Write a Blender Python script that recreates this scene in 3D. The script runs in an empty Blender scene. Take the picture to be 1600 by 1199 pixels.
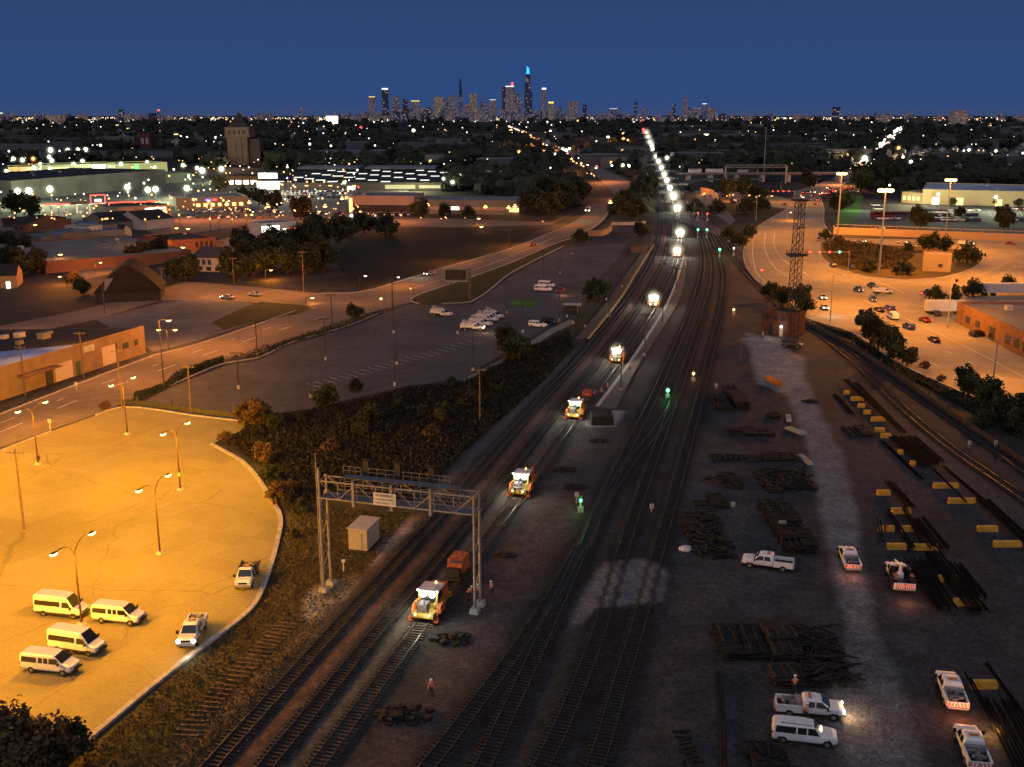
import bpy, math, random
import numpy as np
from mathutils import Vector, Matrix
random.seed(7); RS = np.random.RandomState(5)
sc = bpy.context.scene; COL = sc.collection
F, CX, CY, H = 1670.0, 800.0, 599.5, 55.0
TH = math.atan((CY-180)/F); ST, CT = math.sin(TH), math.cos(TH)

def G(u, v, z=0.0):
    """ground position seen at photo coordinates (u, v), on the plane of height z"""
    x = (u-CX)/F; y = (CY-v)/F
    t = (H-z)/(ST-y*CT)
    return Vector((x*t, t*(CT+y*ST), z))
def hgt(u, v, vt):
    """height of something standing on (u, v) whose top shows at vt"""
    Y = G(u, v).y; y = (CY-vt)/F
    return H+Y*(-ST+y*CT)/(CT+y*ST)
def head(u0, v0, u1, v1):
    a = G(u0, v0); b = G(u1, v1); return math.atan2(b.y-a.y, b.x-a.x)

# ------------------------------------------------------------ materials
MATS = {}
def _nt(name):
    m = bpy.data.materials.new(name); m.use_nodes = True
    nt = m.node_tree; return m, nt, nt.nodes['Principled BSDF'], nt.links
def M(name, col, rough=.8, var=.3, scale=1.5, metal=0., bump=0., spec=.3):
    if name in MATS: return MATS[name]
    m, nt, b, L = _nt(name)
    tc = nt.nodes.new('ShaderNodeTexCoord'); n = nt.nodes.new('ShaderNodeTexNoise')
    n.inputs['Scale'].default_value = scale; n.inputs['Detail'].default_value = 6
    L.new(tc.outputs['Object'], n.inputs['Vector'])
    r = nt.nodes.new('ShaderNodeMapRange'); r.inputs['From Min'].default_value = .3; r.inputs['From Max'].default_value = .7
    r.inputs['To Min'].default_value = 1-var; r.inputs['To Max'].default_value = 1+var
    L.new(n.outputs['Fac'], r.inputs['Value'])
    mx = nt.nodes.new('ShaderNodeVectorMath'); mx.operation = 'SCALE'; mx.inputs[0].default_value = col[:3]
    L.new(r.outputs['Result'], mx.inputs['Scale']); L.new(mx.outputs[0], b.inputs['Base Color'])
    b.inputs['Roughness'].default_value = rough; b.inputs['Metallic'].default_value = metal
    b.inputs['Specular IOR Level'].default_value = spec
    if bump:
        bp = nt.nodes.new('ShaderNodeBump'); bp.inputs['Strength'].default_value = bump
        L.new(n.outputs['Fac'], bp.inputs['Height']); L.new(bp.outputs['Normal'], b.inputs['Normal'])
    MATS[name] = m; return m
def EM(name, col, s, sample=False):
    if name in MATS: return MATS[name]
    m, nt, b, L = _nt(name); b.inputs['Base Color'].default_value = (.02, .02, .02, 1)
    b.inputs['Emission Color'].default_value = (*col, 1); b.inputs['Emission Strength'].default_value = s
    if not sample: m.cycles.emission_sampling = 'NONE'
    MATS[name] = m; return m
def ground_mat(name, col, col2, scale=.05, var=.35, rough=.9, cracks=0., joints=0., attr=False, fine=2.5):
    """asphalt / concrete / soil: big stains, grain, optional cracks and slab joints"""
    m, nt, b, L = _nt(name); N = nt.nodes
    tc = N.new('ShaderNodeTexCoord')
    def noise(s, d=8, dist=0.):
        n = N.new('ShaderNodeTexNoise'); n.inputs['Scale'].default_value = s; n.inputs['Detail'].default_value = d
        n.inputs['Distortion'].default_value = dist; L.new(tc.outputs['Object'], n.inputs['Vector']); return n.outputs['Fac']
    def rng(src, a, b_, c, d):
        r = N.new('ShaderNodeMapRange'); r.inputs[1].default_value = a; r.inputs[2].default_value = b_
        r.inputs[3].default_value = c; r.inputs[4].default_value = d; L.new(src, r.inputs[0]); return r.outputs[0]
    mix = N.new('ShaderNodeMix'); mix.data_type = 'RGBA'
    mix.inputs[6].default_value = (*col, 1); mix.inputs[7].default_value = (*col2, 1)
    L.new(rng(noise(scale, 8, .6), .35, .65, 0, 1), mix.inputs[0])
    out = mix.outputs[2]
    if attr:
        a = N.new('ShaderNodeVertexColor'); a.layer_name = 'Col'; out = a.outputs[0]
    f = rng(noise(fine, 10), .3, .7, 1-var, 1+var)
    g = rng(noise(scale*6, 6, .4), .3, .7, 1-var*.6, 1+var*.6)
    mm = N.new('ShaderNodeMath'); mm.operation = 'MULTIPLY'; L.new(f, mm.inputs[0]); L.new(g, mm.inputs[1]); fac = mm.outputs[0]
    def mul(src):
        nonlocal fac
        q = N.new('ShaderNodeMath'); q.operation = 'MULTIPLY'; L.new(fac, q.inputs[0]); L.new(src, q.inputs[1]); fac = q.outputs[0]
    if attr:
        mul(rng(noise(9, 3), .60, .72, 1, 2.8)); mul(rng(noise(1.3, 5, .5), .35, .65, .72, 1.28))      # pale stones
    if cracks:
        v = N.new('ShaderNodeTexVoronoi'); v.feature = 'DISTANCE_TO_EDGE'; v.inputs['Scale'].default_value = .05
        w = N.new('ShaderNodeTexNoise'); w.inputs['Scale'].default_value = .25; L.new(tc.outputs['Object'], w.inputs['Vector'])
        ad = N.new('ShaderNodeVectorMath'); ad.operation = 'MULTIPLY_ADD'; ad.inputs[1].default_value = (2.5, 2.5, 0)
        L.new(w.outputs['Color'], ad.inputs[0]); L.new(tc.outputs['Object'], ad.inputs[2]); L.new(ad.outputs[0], v.inputs['Vector'])
        mul(rng(v.outputs['Distance'], .0015, .005, 1-cracks, 1))
    if joints:
        br = N.new('ShaderNodeTexBrick'); br.offset = 0; br.inputs['Scale'].default_value = 1
        br.inputs['Brick Width'].default_value = 5; br.inputs['Row Height'].default_value = 3.6
        br.inputs['Mortar Size'].default_value = .05; br.inputs['Color1'].default_value = (1, 1, 1, 1); br.inputs['Color2'].default_value = (.85, .85, .85, 1)
        br.inputs['Mortar'].default_value = (1-joints,)*3+(1,)
        mp = N.new('ShaderNodeMapping'); mp.inputs['Rotation'].default_value = (0, 0, .5); L.new(tc.outputs['Object'], mp.inputs[0]); L.new(mp.outputs[0], br.inputs['Vector'])
        bw = N.new('ShaderNodeRGBToBW'); L.new(br.outputs['Color'], bw.inputs[0]); mul(bw.outputs[0])
    sc_ = N.new('ShaderNodeVectorMath'); sc_.operation = 'SCALE'; L.new(out, sc_.inputs[0]); L.new(fac, sc_.inputs['Scale'])
    L.new(sc_.outputs[0], b.inputs['Base Color']); b.inputs['Roughness'].default_value = rough; b.inputs['Specular IOR Level'].default_value = .15
    bp = N.new('ShaderNodeBump'); bp.inputs['Strength'].default_value = .25; bp.inputs['Distance'].default_value = .1
    L.new(noise(4, 6), bp.inputs['Height']); L.new(bp.outputs['Normal'], b.inputs['Normal'])
    MATS[name] = m; return m
def window_mat(name, wall, lit, cell=(12, 12), thr=.6, strength=1.2, airlight_glow=0.):
    """facade with some lit windows: cells of a grid, each lit or dark at random"""
    m, nt, b, L = _nt(name); N = nt.nodes
    tc = N.new('ShaderNodeTexCoord'); oi = N.new('ShaderNodeObjectInfo'); sp = N.new('ShaderNodeSeparateXYZ'); L.new(tc.outputs['Object'], sp.inputs[0])
    def mth(op, a, b_=None):
        q = N.new('ShaderNodeMath'); q.operation = op
        for i, s in enumerate((a, b_)):
            if s is None: continue
            if isinstance(s, (int, float)): q.inputs[i].default_value = s
            else: L.new(s, q.inputs[i])
        return q.outputs[0]
    u = mth('DIVIDE', mth('ADD', sp.outputs[0], sp.outputs[1]), cell[0]); w = mth('DIVIDE', sp.outputs[2], cell[1])
    cb = N.new('ShaderNodeCombineXYZ'); L.new(mth('FLOOR', u), cb.inputs[0]); L.new(mth('FLOOR', w), cb.inputs[1]); L.new(oi.outputs['Random'], cb.inputs[2])
    wn = N.new('ShaderNodeTexWhiteNoise'); L.new(cb.outputs[0], wn.inputs['Vector'])
    on = mth('GREATER_THAN', wn.outputs['Value'], thr)
    inu = mth('LESS_THAN', mth('FRACT', u), .7); inw = mth('LESS_THAN', mth('FRACT', w), .65)
    k = mth('MULTIPLY', mth('MULTIPLY', on, mth('MULTIPLY', inu, inw)), strength)
    k = mth('MULTIPLY', k, mth('MULTIPLY', wn.outputs['Value'], wn.outputs['Value']))
    k = mth('ADD', k, airlight_glow)  # even emission imitating airlight over the whole facade
    cr = N.new('ShaderNodeValToRGB'); e = cr.color_ramp.elements; e[0].color = (*lit, 1); e[1].color = (1, .78, .6, 1); L.new(wn.outputs['Color'], cr.inputs[0])
    L.new(cr.outputs[0], b.inputs['Emission Color']); L.new(k, b.inputs['Emission Strength'])
    b.inputs['Base Color'].default_value = (*wall, 1); b.inputs['Roughness'].default_value = .7
    m.cycles.emission_sampling = 'NONE'; MATS[name] = m; return m

# ------------------------------------------------------------ mesh builder
class MB:
    def __init__(s): s.v = []; s.f = []; s.mi = []; s.c = 0
    def add(s, vs, fs, mi=0):
        o = len(s.v); s.v += [tuple(p) for p in vs]; s.f += [tuple(i+o for i in f) for f in fs]; s.mi += [mi]*len(fs); return s
    def box(s, c, d, rz=0, mi=0, top=1.0, taper=None):
        hx, hy, hz = d[0]/2, d[1]/2, d[2]/2; ca, sa = math.cos(rz), math.sin(rz); tx, ty = taper or (top, top); P = []
        for k in (-1, 1):
            for (i, j) in ((-1, -1), (1, -1), (1, 1), (-1, 1)):
                x = i*hx*(tx if k > 0 else 1); y = j*hy*(ty if k > 0 else 1)
                P.append((c[0]+x*ca-y*sa, c[1]+x*sa+y*ca, c[2]+k*hz))
        return s.add(P, [(3, 2, 1, 0), (4, 5, 6, 7), (0, 1, 5, 4), (1, 2, 6, 5), (2, 3, 7, 6), (3, 0, 4, 7)], mi)
    def tube(s, p0, p1, r0, r1=None, n=8, mi=0, caps=True):
        r1 = r0 if r1 is None else r1; p0 = Vector(p0); p1 = Vector(p1); a = (p1-p0).normalized()
        x = a.orthogonal().normalized(); y = a.cross(x); P = []
        for p, r in ((p0, r0), (p1, r1)):
            for i in range(n):
                t = 2*math.pi*i/n; P.append(p+x*r*math.cos(t)+y*r*math.sin(t))
        fs = [(i, (i+1) % n, n+(i+1) % n, n+i) for i in range(n)]
        if caps: fs += [tuple(range(n-1, -1, -1)), tuple(range(n, 2*n))]
        return s.add(P, fs, mi)
    def path(s, pts, r, n=6, mi=0):
        for a, b in zip(pts, pts[1:]): s.tube(a, b, r, n=n, mi=mi)
        return s
    def loft(s, rings, mi=0, caps=True):
        n = len(rings[0]); P = [p for r in rings for p in r]; fs = []
        for k in range(len(rings)-1):
            for i in range(n): fs.append((k*n+i, k*n+(i+1) % n, (k+1)*n+(i+1) % n, (k+1)*n+i))
        if caps: fs += [tuple(range(n-1, -1, -1)), tuple((len(rings)-1)*n+i for i in range(n))]
        return s.add(P, fs, mi)
    def quad(s, a, b, c, d, mi=0): return s.add([a, b, c, d], [(0, 1, 2, 3)], mi)
    def ball(s, c, r, n=8, m=5, mi=0, sx=1, sy=1, sz=1, top=0.):
        P = [(c[0], c[1], c[2]+r*sz)]; fs = []
        for j in range(1, m):
            t = math.pi*j/m
            for i in range(n):
                q = 2*math.pi*i/n; P.append((c[0]+r*sx*math.sin(t)*math.cos(q), c[1]+r*sy*math.sin(t)*math.sin(q), c[2]+r*sz*math.cos(t)))
        P.append((c[0], c[1], c[2]-r*sz))
        for i in range(n): fs.append((0, 1+i, 1+(i+1) % n)); fs.append((len(P)-1, 1+(m-2)*n+(i+1) % n, 1+(m-2)*n+i))
        for j in range(m-2):
            for i in range(n): fs.append((1+j*n+i, 1+(j+1)*n+i, 1+(j+1)*n+(i+1) % n, 1+j*n+(i+1) % n))
        return s.add(P, fs, mi)
    def prism(s, poly, z0, z1, mi=0, mtop=None):
        n = len(poly); P = [(p[0], p[1], z0) for p in poly]+[(p[0], p[1], z1) for p in poly]
        s.add(P, [(i, (i+1) % n, n+(i+1) % n, n+i) for i in range(n)], mi)
        return s.add([(p[0], p[1], z1) for p in poly], [tuple(range(n))], mi if mtop is None else mtop)
    def mesh(s, name, mats, smooth=False):
        me = bpy.data.meshes.new(name); me.from_pydata(s.v, [], s.f)
        for m in (mats if isinstance(mats, (list, tuple)) else [mats]): me.materials.append(m)
        if any(s.mi): me.polygons.foreach_set('material_index', s.mi)
        if smooth: me.polygons.foreach_set('use_smooth', [True]*len(s.f))
        me.validate(); return me
    def build(s, name, mats, parent=None, smooth=False):
        return link(name, s.mesh(name, mats, smooth), parent)
def link(name, data, parent=None):
    o = bpy.data.objects.new(name, data); COL.objects.link(o)
    if parent: o.parent = parent
    return o
def tag(o, label=None, cat=None, group=None, kind=None):
    if label: o['label'] = label
    if cat: o['category'] = cat
    if group: o['group'] = group
    if kind: o['kind'] = kind
    return o
def empty(name, label, cat, loc=(0, 0, 0), rz=0, group=None):
    o = link(name, None); o.location = loc; o.rotation_euler = (0, 0, rz); o.empty_display_size = .3
    return tag(o, label, cat, group)
PROTO_KIDS = {}
def copy_tree(o, parent=None):
    c = o.copy(); COL.objects.link(c)
    if parent: c.parent = parent
    for ch in KIDS(o): copy_tree(ch, c)
    return c
def KIDS(o):
    if o.name not in PROTO_KIDS: PROTO_KIDS[o.name] = [x for x in COL.objects if x.parent == o]
    return PROTO_KIDS[o.name]
USED = set()
def put(proto, loc, rz, label, group=None, scale=1.0, cat=None):
    """first call places the prototype itself, later calls copy it with all its parts"""
    KIDS(proto)
    if proto.name in USED: o = copy_tree(proto)
    else: o = proto; USED.add(proto.name); [KIDS(k) for k in KIDS(proto)]
    o.location = loc; o.rotation_euler = (0, 0, rz)
    o.scale = (scale,)*3 if isinstance(scale, (int, float)) else scale
    o['label'] = label
    if cat: o['category'] = cat
    if group: o['group'] = group
    elif 'group' in o: del o['group']
    return o
def lamp(pos, col, power, r=.25, spot=None, aim=None):
    d = bpy.data.lights.new('lamp_light', 'SPOT' if spot else 'POINT'); d.color = col; d.energy = power; d.shadow_soft_size = r
    if spot: d.spot_size = math.radians(spot); d.spot_blend = .7
    o = bpy.data.objects.new('lamp_light', d); COL.objects.link(o); o.location = pos
    if aim is not None: o.rotation_euler = (Vector(aim)-Vector(pos)).to_track_quat('-Z', 'Y').to_euler()
    return o
ORD = ['first', 'second', 'third', 'fourth', 'fifth', 'sixth', 'seventh', 'eighth', 'ninth', 'tenth', 'eleventh', 'twelfth', 'thirteenth', 'fourteenth', 'fifteenth', 'sixteenth', 'seventeenth', 'eighteenth', 'nineteenth', 'twentieth']
def ordn(i): return ORD[i] if i < 20 else (ORD[-1][:-4]+'y-'+ORD[i-20] if i < 29 else 'number %d' % (i+1))
ORANGE = (1, .31, .03); AMBER = (1, .405, .002); WHITE = (1, .93, .75); COOL = (.85, .93, 1); RED = (1, .05, .03); GREEN = (.05, 1, .25)
E_OR = EM('sodium_lamp_glow', (1, .50, .13), 13); E_WH = EM('white_lamp_glow', (1, .94, .8), 6); E_RED = EM('red_lamp_glow', RED, 5); E_GR = EM('green_lamp_glow', (.1, 1, .35), 6)
E_DOR = EM('dim_orange_glow', (1, .33, .08), 3.); E_SOFT = EM('far_white_glow', (1, .9, .7), 2.2)
GREY = M('galvanised_steel', (.30, .29, .30), .55, .25, 3, .3); DARKM = M('dark_painted_metal', (.03, .027, .027), .6, .3, 3); CONC = M('concrete', (.36, .33, .31), .9, .3, 1.2, bump=.2)
BLACK = M('black_rubber', (.018, .018, .018), .85, .2, 5); STEEL = M('rail_steel', (.25, .23, .22), .32, .4, 2, .9)
WOODP = M('weathered_pole_wood', (.12, .08, .055), .9, .35, 3)

# ------------------------------------------------------------ camera, sky, soft dusk light
cd = bpy.data.cameras.new('camera'); cd.sensor_width = 36; cd.lens = F/1600*36; cd.clip_end = 90000; cd.clip_start = .5
cam = bpy.data.objects.new('camera', cd); COL.objects.link(cam); cam.location = (0, 0, H); cam.rotation_euler = (math.pi/2-TH, 0, 0); sc.camera = cam
w = bpy.data.worlds.new("World"); sc.world = w; w.use_nodes = True; nt = w.node_tree; L = nt.links
bg = nt.nodes['Background']; tc = nt.nodes.new('ShaderNodeTexCoord'); sp = nt.nodes.new('ShaderNodeSeparateXYZ'); L.new(tc.outputs['Generated'], sp.inputs[0])
def ramp(src, els):
    r = nt.nodes.new('ShaderNodeValToRGB'); r.color_ramp.interpolation = 'EASE'
    e = r.color_ramp.elements; e[0].position, e[0].color = els[0][0], (*els[0][1], 1); e[1].position, e[1].color = els[-1][0], (*els[-1][1], 1)
    for p, c in els[1:-1]: x = e.new(p); x.color = (*c, 1)
    L.new(src, r.inputs[0]); return r.outputs[0]
east = ramp(sp.outputs[2], [(0, (.040, .068, .17)), (.010, (.029, .066, .195)), (.03, (.026, .066, .200)), (.075, (.027, .062, .175)), (.12, (.027, .056, .145)), (.4, (.018, .03, .08)), (1, (.05, .06, .11))])
west = ramp(sp.outputs[2], [(0, (.33, .27, .28)), (.2, (.27, .27, .33)), (.6, (.12, .13, .20)), (1, (.05, .06, .11))])
mr = nt.nodes.new('ShaderNodeMapRange'); mr.interpolation_type = 'SMOOTHSTEP'; L.new(sp.outputs[1], mr.inputs[0]); mr.inputs[1].default_value = .35; mr.inputs[2].default_value = -.6
mx = nt.nodes.new('ShaderNodeMix'); mx.data_type = 'RGBA'; L.new(mr.outputs[0], mx.inputs[0]); L.new(east, mx.inputs[6]); L.new(west, mx.inputs[7])
L.new(mx.outputs[2], bg.inputs[0]); bg.inputs[1].default_value = 1.0
sd = bpy.data.lights.new('dusk_sky_light', 'SUN'); sd.energy = .52; sd.angle = math.radians(70); sd.color = (.93, .93, 1)
so = bpy.data.objects.new('dusk_sky_light', sd); COL.objects.link(so); so.rotation_euler = (math.radians(28), 0, math.radians(-8))
sc.view_settings.view_transform = 'Standard'; sc.view_settings.look = 'None'; sc.view_settings.exposure = 0
sc.render.engine = 'CYCLES'; sc.cycles.use_denoising = True; sc.cycles.sample_clamp_indirect = 2; sc.cycles.sample_clamp_direct = 12
sc.cycles.max_bounces = 4; sc.cycles.diffuse_bounces = 2; sc.cycles.transparent_max_bounces = 8; sc.cycles.caustics_reflective = False; sc.cycles.caustics_refractive = False
# ------------------------------------------------------------ track centre lines (photo coordinates on the ground)
def smooth(px, step=2.0, raw=False):
    P = [G(*p) for p in px] if not raw else [Vector(p) for p in px]; P = [P[0]*2-P[1]]+P+[P[-1]*2-P[-2]]; out = []
    for i in range(1, len(P)-2):
        a, b, c, d = P[i-1:i+3]; n = max(2, int((c-b).length/step))
        for k in range(n):
            t = k/n; t2 = t*t; t3 = t2*t
            # centripetal-ish tangents scaled to the segment keep far, long segments tame
            L = (c-b).length; m1 = (c-a).normalized()*L; m2 = (d-b).normalized()*L
            out.append(b*(2*t3-3*t2+1)+m1*(t3-2*t2+t)+c*(-2*t3+3*t2)+m2*(t3-t2))
    out.append(P[-2].copy()); return out
def offset(P, d):
    out = []
    for i, p in enumerate(P):
        a = P[max(0, i-1)]; b = P[min(len(P)-1, i+1)]; t = (b-a); t.z = 0; t.normalize(); out.append(p+Vector((-t.y, t.x, 0))*d)
    return out
T3 = smooth([(425, 1300), (496, 1199), (567, 1104), (665, 970), (715, 905), (751, 857), (812, 775), (897, 655), (965, 565), (1023, 477), (1050, 425), (1061, 385), (1062, 358), (1057, 328), (1046, 298), (1034, 268), (1021, 238), (1012, 215), (1007, 203)])
T2 = offset(T3, 4.3); T1 = offset(T3, 9.0)
T5 = smooth([(690, 1290), (755, 1199), (786, 1134), (830, 1040), (892, 899), (930, 815), (972, 720), (1008, 650), (1040, 580), (1068, 515), (1090, 455), (1098, 410), (1092, 372), (1078, 340), (1063, 305), (1050, 275), (1030, 240)])
T4 = smooth([(590, 1290), (670, 1199), (785, 1049), (823, 995), (866, 930), (893, 880), (912, 850)])
T6 = smooth([(780, 1310), (847, 1199), (900, 1085), (937, 985), (962, 899), (1000, 780), (1040, 665), (1075, 565), (1100, 490), (1113, 440), (1112, 405), (1101, 370), (1086, 340), (1071, 305), (1058, 275)])
T7 = smooth([(870, 1330), (930, 1199), (965, 1085), (1003, 960), (1018, 899), (1054, 770), (1090, 635), (1112, 545), (1128, 475), (1131, 430), (1123, 395), (1108, 362), (1092, 335), (1077, 305), (1064, 275)])
TX = smooth([(915, 855), (942, 790), (985, 725), (1030, 668), (1052, 630), (1066, 592)])
TA = smooth([(1700, 858), (1600, 780), (1487, 702), (1410, 638), (1362, 592), (1325, 558), (1285, 526), (1240, 496), (1213, 474), (1185, 448), (1155, 412), (1130, 380), (1108, 348), (1088, 318)])
TB = smooth([(1700, 808), (1600, 735), (1480, 652), (1400, 598), (1350, 562), (1312, 535)])
TRACKS = [('leftmost main line track next to the rust stained strip', T1), ('middle main line track of the three on the left', T2), ('main line track carrying the work machines', T3),
          ('yard track running into a turnout left of the middle yard tracks', T4), ('left yard lead track curving up to the green signals', T5), ('middle yard track crossing the concrete patch', T6),
          ('right yard track along the sleeper stacks', T7), ('short crossover track linking two yard tracks', TX), ('long curved siding left of its twin beside the orange road', TA), ('outer siding nearest to the road embankment', TB)]

# ------------------------------------------------------------ colour field of the rail yard ground
def vnoise(X, Y, s, seed):
    rs = np.random.RandomState(seed); T = rs.rand(256, 256); x = X/s; y = Y/s
    xi = np.floor(x).astype(int); yi = np.floor(y).astype(int); fx = x-xi; fy = y-yi; fx = fx*fx*(3-2*fx); fy = fy*fy*(3-2*fy)
    g = lambda i, j: T[(xi+i) % 256, (yi+j) % 256]
    return (g(0, 0)*(1-fx)+g(1, 0)*fx)*(1-fy)+(g(0, 1)*(1-fx)+g(1, 1)*fx)*fy
def fbm(X, Y, s, seed): return (vnoise(X, Y, s, seed)*.5+vnoise(X, Y, s/2.1, seed+1)*.27+vnoise(X, Y, s/4.3, seed+2)*.15+vnoise(X, Y, s/9, seed+3)*.08)
def dist_line(X, Y, P):
    D = np.full(X.shape, 1e9); Q = np.array([(p.x, p.y) for p in P])
    for a, b in zip(Q[:-1], Q[1:]):
        d = b-a; l = (d**2).sum()+1e-9; t = np.clip(((X-a[0])*d[0]+(Y-a[1])*d[1])/l, 0, 1)
        D = np.minimum(D, (X-a[0]-t*d[0])**2+(Y-a[1]-t*d[1])**2)
    return np.sqrt(D)
def inside(X, Y, P):
    ins = np.zeros(X.shape, bool); n = len(P)
    for i in range(n):
        x0, y0 = P[i][0], P[i][1]; x1, y1 = P[(i+1) % n][0], P[(i+1) % n][1]
        c = ((y0 > Y) != (y1 > Y)); ins ^= c & (X < (x1-x0)*(Y-y0)/((y1-y0) if y1 != y0 else 1e-9)+x0)
    return ins
def sdf(X, Y, px):
    P = [G(*p) for p in px]; D = dist_line(X, Y, P+[P[0]]); return np.where(inside(X, Y, P), -D, D)
def sm(d, w): return np.clip(.5-d/(2*w), 0, 1)

xs = np.concatenate([np.arange(-110, -75, 2.), np.arange(-75, 125, .7), np.arange(125, 190, 2.)]); ys = np.concatenate([np.arange(64, 300, .7), np.arange(300, 560, 2.0)])
XX, YY = np.meshgrid(xs, ys); X = XX.ravel(); Y = YY.ravel()
base = np.array([.036, .036, .040]); C = np.tile(base, (X.size, 1)); nb = fbm(X, Y, 22, 11); nf = fbm(X, Y, 4, 21); nm = fbm(X, Y, 9, 31)
def blend(mask, col, amt=1.0):
    global C
    m = (mask*amt)[:, None]; C = C*(1-m)+np.array(col)*m
C *= (.62+.8*nb)[:, None]
warp = (nm-.5)*5+(nf-.5)*2.4
# rusty / reddish soil blotches
blend(np.clip((fbm(X, Y, 30, 41)-.5)*4, 0, 1), (.058, .046, .044), .35)
# pale gravel drive through the yard
blend(sm(sdf(X, Y, [(1165, 520), (1215, 528), (1262, 600), (1318, 720), (1338, 800), (1345, 880), (1375, 1000), (1420, 1110), (1450, 1230), (1330, 1230), (1290, 1100), (1325, 1000), (1300, 900), (1285, 800), (1262, 700), (1228, 620), (1215, 612), (1185, 600)])+warp*.3, .6), (.145, .138, .144), .95)
blend(sm(sdf(X, Y, [(1160, 528), (1200, 525), (1255, 560), (1262, 600), (1215, 615), (1195, 590)])+warp*.4, .8), (.20, .185, .19), .8)
blend(sm(sdf(X, Y, [(1040, 720), (1110, 700), (1150, 790), (1230, 800), (1240, 900), (1330, 1000), (1200, 960), (1050, 960)])+warp, 3), (.058, .057, .063), .6)
blend(sm(sdf(X, Y, [(1330, 960), (1500, 940), (1600, 1000), (1600, 1199), (1350, 1199)])+warp, 5), (.066, .059, .057), .38)  # warm light on the yard floor, painted into the ground colour
blend(sm(sdf(X, Y, [(1400, 640), (1600, 800), (1600, 900), (1380, 680)])+warp, 4), (.07, .068, .07), .6)
blend(sm(sdf(X, Y, [(940, 1000), (1110, 1000), (1110, 1240), (880, 1240)])+warp, 4), (.050, .044, .043), .6)
# reddish soil between main line and yard lead
blend(sm(sdf(X, Y, [(845, 760), (880, 740), (900, 800), (830, 900), (800, 960), (700, 1100), (600, 1240), (540, 1240), (690, 1040), (760, 920), (800, 850)])+warp*.5, 1.6), (.085, .060, .055), .7)
blend(sm(sdf(X, Y, [(870, 640), (960, 620), (930, 700), (880, 730), (860, 700)])+warp*.5, 1.5), (.10, .085, .08), .6)
# concrete slab patch over the yard tracks
blend(sm(sdf(X, Y, [(930, 640), (975, 643), (960, 668), (918, 668), (912, 650)])+warp*.2, .5), (.26, .24, .25), .9)
# strip beside the sodium lit lot : grass, orange-brown soil, abandoned sleepers
blend(sm(sdf(X, Y, [(300, 1240), (60, 1240), (240, 1075), (350, 990), (420, 900), (445, 820), (430, 780), (520, 780), (650, 800), (660, 830), (600, 890), (480, 1030)])+warp*.4, 1.2), (.062, .048, .020), .95)
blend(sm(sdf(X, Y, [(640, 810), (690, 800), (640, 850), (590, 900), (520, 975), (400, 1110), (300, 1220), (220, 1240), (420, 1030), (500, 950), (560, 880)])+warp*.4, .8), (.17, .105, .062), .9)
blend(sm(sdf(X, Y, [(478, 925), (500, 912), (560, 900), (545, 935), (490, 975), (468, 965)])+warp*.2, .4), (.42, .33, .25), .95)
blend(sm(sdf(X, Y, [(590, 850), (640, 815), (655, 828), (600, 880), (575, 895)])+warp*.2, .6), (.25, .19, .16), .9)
# dark brush floor
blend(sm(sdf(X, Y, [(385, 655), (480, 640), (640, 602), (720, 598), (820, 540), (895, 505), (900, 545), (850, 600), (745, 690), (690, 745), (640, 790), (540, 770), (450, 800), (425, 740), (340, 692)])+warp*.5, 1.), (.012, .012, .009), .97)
# pale service path between brush and tracks
blend(sm(sdf(X, Y, [(905, 545), (890, 575), (800, 670), (720, 745), (680, 790), (660, 785), (740, 695), (850, 590)])+warp*.3, 1.2), (.075, .068, .070), .8)
# ballast : darker sleeper band under every track, greyer shoulders
DT = [dist_line(X, Y, P[::2]+[P[-1]]) for _, P in TRACKS]
for d in DT[:3]: blend(sm(d-2.3+(nf-.5), .5), (.034, .031, .031), .9)
for d in DT[3:]: blend(sm(d-1.9+(nf-.5), .6), (.020, .018, .018), .93)
blend(sm(sdf(X, Y, [(945, 880), (1000, 872), (1045, 885), (1035, 940), (985, 945), (940, 950), (912, 968), (888, 985), (905, 940), (925, 905)])+warp*.22, .3)*np.where(np.minimum(np.abs(DT[5]-.72), np.abs(DT[6]-.72)) < .35, .25, 1), (.15, .135, .135), .9)
blend(sm(np.abs(dist_line(X, Y, offset(T3, 6.7)))-.55+(nf-.5)*.7, .35), (.12, .062, .045), .7)       # rust band between tracks one and two
blend(sm(dist_line(X, Y, offset(T3, 2.1))-.5+(nf-.5)*.8, .4)*(Y < 190), (.11, .10, .085), .75)   # fresh pale ballast
C *= (.78+.44*nf)[:, None]
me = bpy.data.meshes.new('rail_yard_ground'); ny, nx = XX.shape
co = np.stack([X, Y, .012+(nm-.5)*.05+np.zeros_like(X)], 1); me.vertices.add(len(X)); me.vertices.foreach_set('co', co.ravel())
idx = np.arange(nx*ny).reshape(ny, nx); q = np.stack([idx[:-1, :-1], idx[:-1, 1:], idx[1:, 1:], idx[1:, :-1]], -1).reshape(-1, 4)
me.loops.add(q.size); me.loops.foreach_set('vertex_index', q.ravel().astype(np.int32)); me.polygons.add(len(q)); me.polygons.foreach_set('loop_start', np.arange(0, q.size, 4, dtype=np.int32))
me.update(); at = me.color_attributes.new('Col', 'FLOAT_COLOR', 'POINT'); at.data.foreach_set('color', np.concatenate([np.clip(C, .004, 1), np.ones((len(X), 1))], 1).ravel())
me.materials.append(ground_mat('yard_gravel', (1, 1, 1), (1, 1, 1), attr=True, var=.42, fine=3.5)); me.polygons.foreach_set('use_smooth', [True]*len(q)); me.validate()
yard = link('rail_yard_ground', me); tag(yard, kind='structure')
# base ground out to the horizon
b = MB(); b.quad((-40000, -3000, -.06), (40000, -3000, -.06), (40000, 60000, -.06), (-40000, 60000, -.06))
tag(b.build('ground', ground_mat('far_ground', (.022, .023, .019), (.040, .038, .034), scale=.006, var=.4, fine=.05)), kind='structure')

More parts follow.
